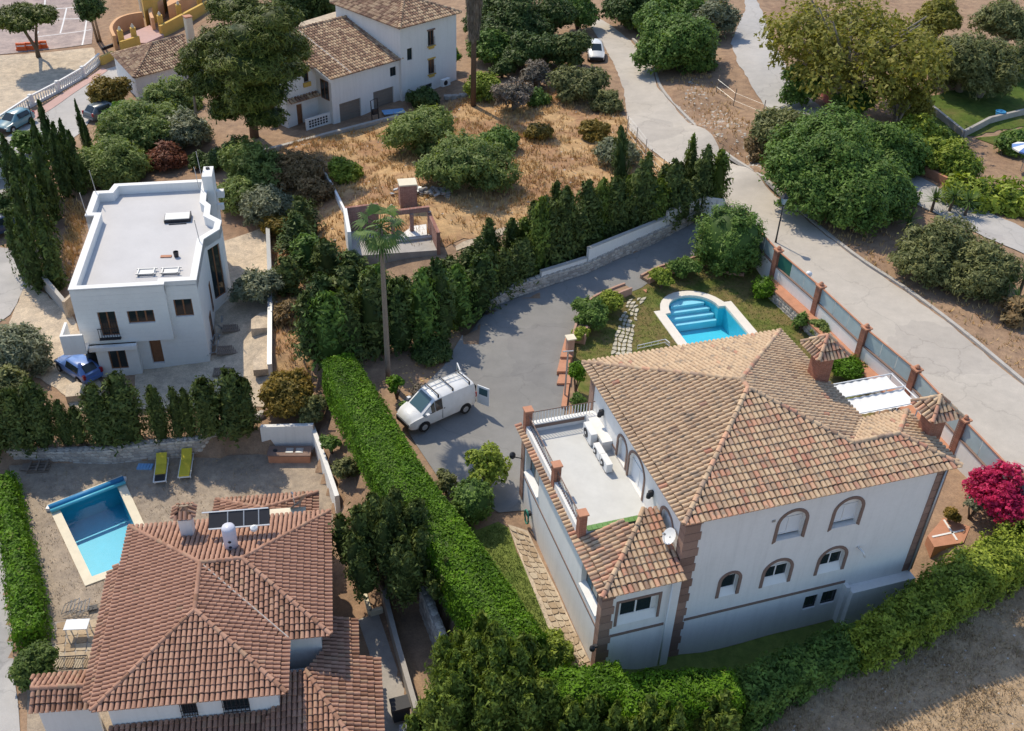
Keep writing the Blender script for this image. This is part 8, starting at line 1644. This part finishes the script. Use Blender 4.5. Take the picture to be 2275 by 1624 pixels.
def lounger(px, py, rz, label, fold):
    c = at(px, py, -2.8); t = thing('sun_lounger', label, 'sun lounger', c, 'yellow sun loungers'); G = Frame(rz, c + np.array([0, 0, .04]))
    for s in (-1, 1): MB().box(s * .32 - .025, s * .32 + .025, -.98, .98, .27, .33, G).build('side_rail', M['whitemetal'], t)
    for y in (-.97, .97): MB().box(-.295, .295, y - .025, y + .025, .272, .328, G).build('cross_rail', M['whitemetal'], t)
    for x in (-.3, .3):
        for y in (-.75, .75): MB().box(x - .02, x + .02, y - .02, y + .02, 0, .27, G).build('leg', M['whitemetal'], t)
    y0 = -.4 if fold else -.95
    MB().box(-.28, .28, y0, .35, .335, .41, G).build('cushion', M['yellow'], t); MB().box(-.28, .28, .36, 1.0, .335, .41, lambda x, y, z: G(x, y, z + (y - .36) * .45)).build('back_cushion', M['yellow'], t)
    if fold: MB().box(-.26, .26, -.93, -.45, .30, .32, G).build('webbing', M['plastic'], t)
lounger(360, 1054, 12, 'yellow lounger beside the blue mat with its foot end bare', True); lounger(415, 1044, 10, 'yellow lounger fully covered by its cushion, right of the other', False)
c = at(323, 1038, -2.76); t = thing('air_mattress', 'pale blue air mattress lying beside the yellow loungers', 'air mattress', c); G = Frame(2, c)
for k in range(5): MB().box(-.42 + k * .17, -.42 + k * .165 + .155, -.22, .22, .0, .09, G).build('air_chamber', M['bluemat'], t)
c = at(86, 1040, -2.76); t = thing('wood_stack', 'stack of weathered pallets and firewood below the stone wall', 'wood stack', c)
for k in range(7): MB().box(-.6 + R.uniform(-.1, .1), .6, -.42 + k * .12, -.34 + k * .12, .06 * (k % 2), .09 + .06 * (k % 2), Frame(8, c)).build('plank', M['deadwood'], t)
for k in range(3): MB().box(-.5 + k * .45, -.4 + k * .45, -.45, .45, .16, .24, Frame(6, c)).build('bearer', M['deadwood'], t)
for k in range(5): MB().tube([c + np.array([-.9, -.3 + k * .11, .1]), c + np.array([-.45, -.25 + k * .11, .12])], .06, 6).build('log', M['deadwood'], t)
# patio table, frame chairs
c = kb(860, 590, -2.75); t = thing('garden_table', 'pale blue rectangular garden table on the small patio', 'table', c); G = Frame(6, c); MB().box(-.52, .52, -.3, .3, .70, .74, G).build('tabletop', M['shutter'], t)
for x in (-.46, .46):
    for y in (-.24, .24): MB().box(x - .02, x + .02, y - .02, y + .02, 0, .7, G).build('leg', M['whitemetal'], t)
c = kb(760, 370, -2.75); t = thing('folded_chairs', 'tangle of folded metal garden chairs above the small patio', 'chairs', c)
for k in range(6): o = c + FC(k * .14 - .4, .1 * (k % 3), .0) * np.array([1, 1, 0]) * 0 + np.array([k * .16 - .45, .09 * (k % 3), 0]); MB().tube([o, o + [.1, .35, .25], o + [.45, .4, .5], o + [.5, -.1, .3], o + [.15, -.2, .05]], .018, 5).build('tube_frame', M['metal'], t)
c = kb(870, 345, -2.75); MB().box(.3, .75, -.15, .15, .1, .14, Frame(20, c)).build('seat_sling', M['plastic'], t)
c = at(890, 1592, -2.6); t = thing('waste_bin', 'black waste bin with a domed lid at the end of the paved lane', 'bin', c); MB().prism([(-.36, -.28), (.36, -.28), (.36, .28), (-.36, .28)], .08, .85, Frame(20, c)).build('bin_body', M['plastic'], t); MB().box(-.4, .4, -.33, .33, .85, .98, Frame(20, c)).build('lid', M['plastic'], t)
for x in (-.3, .3): MB().tube([Frame(20, c)(x, .3, .08), Frame(20, c)(x + .06, .3, .08)], .09, 8).build('wheel', M['rubber'], t)
c = at(903, 1625, -2.6); t = thing('plastic_sheet', 'crumpled pale plastic sack leaning below the black waste bin', 'sack', c); link('sack', crown_mesh('sack', [(0, 0, .2, .3, .25, .22)], .12, 2, .3, 0, .95), M['tank'], t)
for k, x in enumerate((240, 330, 400, 470)):
    p = ground(*ke(x, 555 - k * 8)); t = thing('plastic_barrier', ordinal(k, 4) + ' orange plastic road barrier in the row behind the umbrella pine trunk', 'barrier', p, 'orange road barriers'); G = Frame(12, p)
    MB().prism([(-.55, -.22), (.55, -.22), (.55, .22), (-.55, .22)], 0, .25, G).build('foot', M['orange'], t); MB().prism([(-.5, -.12), (.5, -.12), (.5, .12), (-.5, .12)], .25, .85, G).build('upright', M['orange'], t); MB().box(-.42, .42, -.14, -.125, .5, .62, G).build('recess_band', M['whitemetal'], t)
# parasol and blue things at the right border
b = ground(2266, 380); t = thing('parasol', 'blue and white striped parasol at the right border', 'parasol', b); MB().tube([b, b + [0, 0, 2.3]], .03, 6).build('pole', M['metal'], t); ap = b + [0, 0, 2.4]
for k in range(10):
    a0, a1 = 6.283 * k / 10, 6.283 * (k + 1) / 10; e = lambda a_: b + np.array([1.25 * math.cos(a_), 1.25 * math.sin(a_), 1.95]); mb = MB(); mb.add([ap, e(a0), e(a1), e(a0) - [0, 0, .12], e(a1) - [0, 0, .12]], [(0, 1, 2), (1, 3, 4, 2)]); mb.build('canopy_gore', M['fabric'] if k % 2 else M['carblue'], t)
c = ground(2218, 262); t = thing('blue_tub', 'bright blue tub standing on the far lawn wall', 'tub', c); MB().lathe([(.3, 0), (.42, .6), (.38, .6), (.3, .1)], c, 12).build('tub', M['bluecover'], t, smooth=True)
MB().lathe([(.43, .58), (.45, .62), (.40, .62)], c, 12).build('rim', M['bluecover'], t)
# poles and posts
def post(name, px, py, h, r, label, mat='deadwood', cat='pole', arm=False, group=None, lean=0):
    b = ground(px, py); t = thing(name, label, cat, b, group); MB().tube([b - [0, 0, .2], b + [lean * .5, 0, h * .5], b + [lean, 0, h]], [r, r * .9, r * .8], 7).build('shaft', M[mat], t)
    if arm: MB().tube([b + [-.4 + lean, 0, h - .2], b + [.4 + lean, 0, h - .2]], r * .5, 5).build('arm', M['metal'], t)
    else: MB().lathe([(r * .95, h), (r * .4, h + .06)], b + np.array([lean, 0, 0]), 7).build('cap', M[mat], t)
    return t
post('wooden_pole', 441, 322, 4.6, .13, 'weathered leaning wooden pole between the small tiled house and the pine', lean=.3); post('utility_pole', 76, 282, 2.6, .05, 'thin dark pole beside the teal hatchback', 'iron', arm=True)
wf = thing('wire_fence', 'thin wire fence on metal posts along the road edge of the scrub lot', 'fence', ground(1440, 372)); fp = [ground(*p) for p in ((1392, 300), (1412, 325), (1432, 352), (1444, 375), (1470, 398), (1500, 418))]
for a in fp: MB().tube([a - [0, 0, .2], a + [0, 0, 1.7]], .035, 5).build('post', M['metal'], wf)
for a, b in zip(fp[:-1], fp[1:]):
    for z in (.3, .8, 1.3, 1.65): MB().tube([a + [0, 0, z], b + [0, 0, z]], .008, 3).build('wire', M['metal'], wf)
wf = thing('wire_fence', 'broken wire fence with leaning posts on the bank between the two roads', 'fence', ground(1630, 235)); fp = [ground(*p) for p in ((1590, 205), (1628, 235), (1692, 262), (1700, 300))]
for a in fp: MB().tube([a - [0, 0, .2], a + [R.uniform(-.15, .15), 0, 1.6]], .045, 5).build('post', M['deadwood'], wf)
for a, b in zip(fp[:-1], fp[1:]):
    for z in (.5, 1.2): MB().tube([a + [0, 0, z], b + [0, 0, z]], .008, 3).build('wire', M['metal'], wf)
# forecourt odds of the hillside house
for x, y, lb_, rz in ((1330, 1240, 'pale blue sheet lying on the verge before the second garage door', 20),): c = ground(*kd(x, y)); t = thing('metal_sheet', lb_, 'sheet', c); MB().box(-1.0, 1.0, -.55, .5, .15, .2, Frame(rz, c)).build('sheet_panel', M['bluemat'], t); MB().box(-.9, .9, -.4, .4, 0, .148, Frame(rz, c)).build('support', M['concrete'], t)
c = ground(*kd(1130, 1320)); t = thing('tube_rack', 'black tubular rack leaning between the two garage doors', 'frame', c); G = Frame(46, c); MB().tube([G(-.35, 0, 0), G(-.35, .1, 1.9), G(.4, .1, 2.0), G(.4, 0, 0)], .05, 6).build('tube', M['iron'], t); MB().box(-.25, .25, -.1, .1, .6, 1.1, G).build('box', M['iron'], t)
for x, y, lb_ in ((20, 1390, 'white garden chair under the edge of the big pine'),): c = ground(*kd(x, y)); t = thing('garden_chair', lb_, 'chair', c); G = Frame(60, c); MB().box(-.35, .35, -.35, .35, .35, .42, G).build('seat', M['whitemetal'], t); MB().box(-.35, .35, .33, .4, .42, .95, G).build('backrest', M['whitemetal'], t); [MB().box(a * .3 - .03, a * .3 + .03, b_ * .3 - .03, b_ * .3 + .03, 0, .35, G).build('leg', M['whitemetal'], t) for a in (-1, 1) for b_ in (-1, 1)]
c = ground(*kd(2000, 1080)); t = thing('white_rock', 'pale rocks lying in the dry grass near the dead palm', 'rock', c)
for k in range(3): link('rock', STONES[k][0], None, t, (k * .7 - .6, .2 * k, .1))
for o in t.children: o.scale = (.9, .8, .6)
ac = at(*kd(1890, 900), .4); t = thing('air_conditioner', 'white air conditioner low on the wall of the hillside house', 'air conditioner', ac); G = Frame(46.5, ac); MB().box(-.5, .5, -.25, .1, -.3, .35, G).build('case', M['whitemetal'], t); MB().lathe([(.24, 0), (.24, .02), (.03, .03)], n=12, P=lambda x, y, z: G(-.1 + x, -.252 - z, .02 + y)).build('fan_grille', M['iron'], t)
# pergola frame and terracotta terrace at the right end of the villa
tr_ = thing('side_terrace', 'terracotta side terrace with white cross bands at the right end of the villa', 'terrace', at(2090, 1180, 0))
MB().prism([tuple(at(*q, 0)[:2]) for q in ((2060, 1190), (2095, 1150), (2155, 1170), (2140, 1205), (2075, 1215))], -1.8, 0).build('floor', M['terracotta'], tr_)
for a, b in (((2070, 1193), (2140, 1178)), ((2096, 1155), (2125, 1200))): a, b = at(*a, 0), at(*b, 0); MB().box(0, 1, -.05, .05, 0.003, .03, lambda x, y, z: np.array([*(a[:2] + (b - a)[:2] * x + np.array([-(b - a)[1], (b - a)[0]]) / np.linalg.norm(b - a) * y), z])).build('white_band', M['white'], tr_)
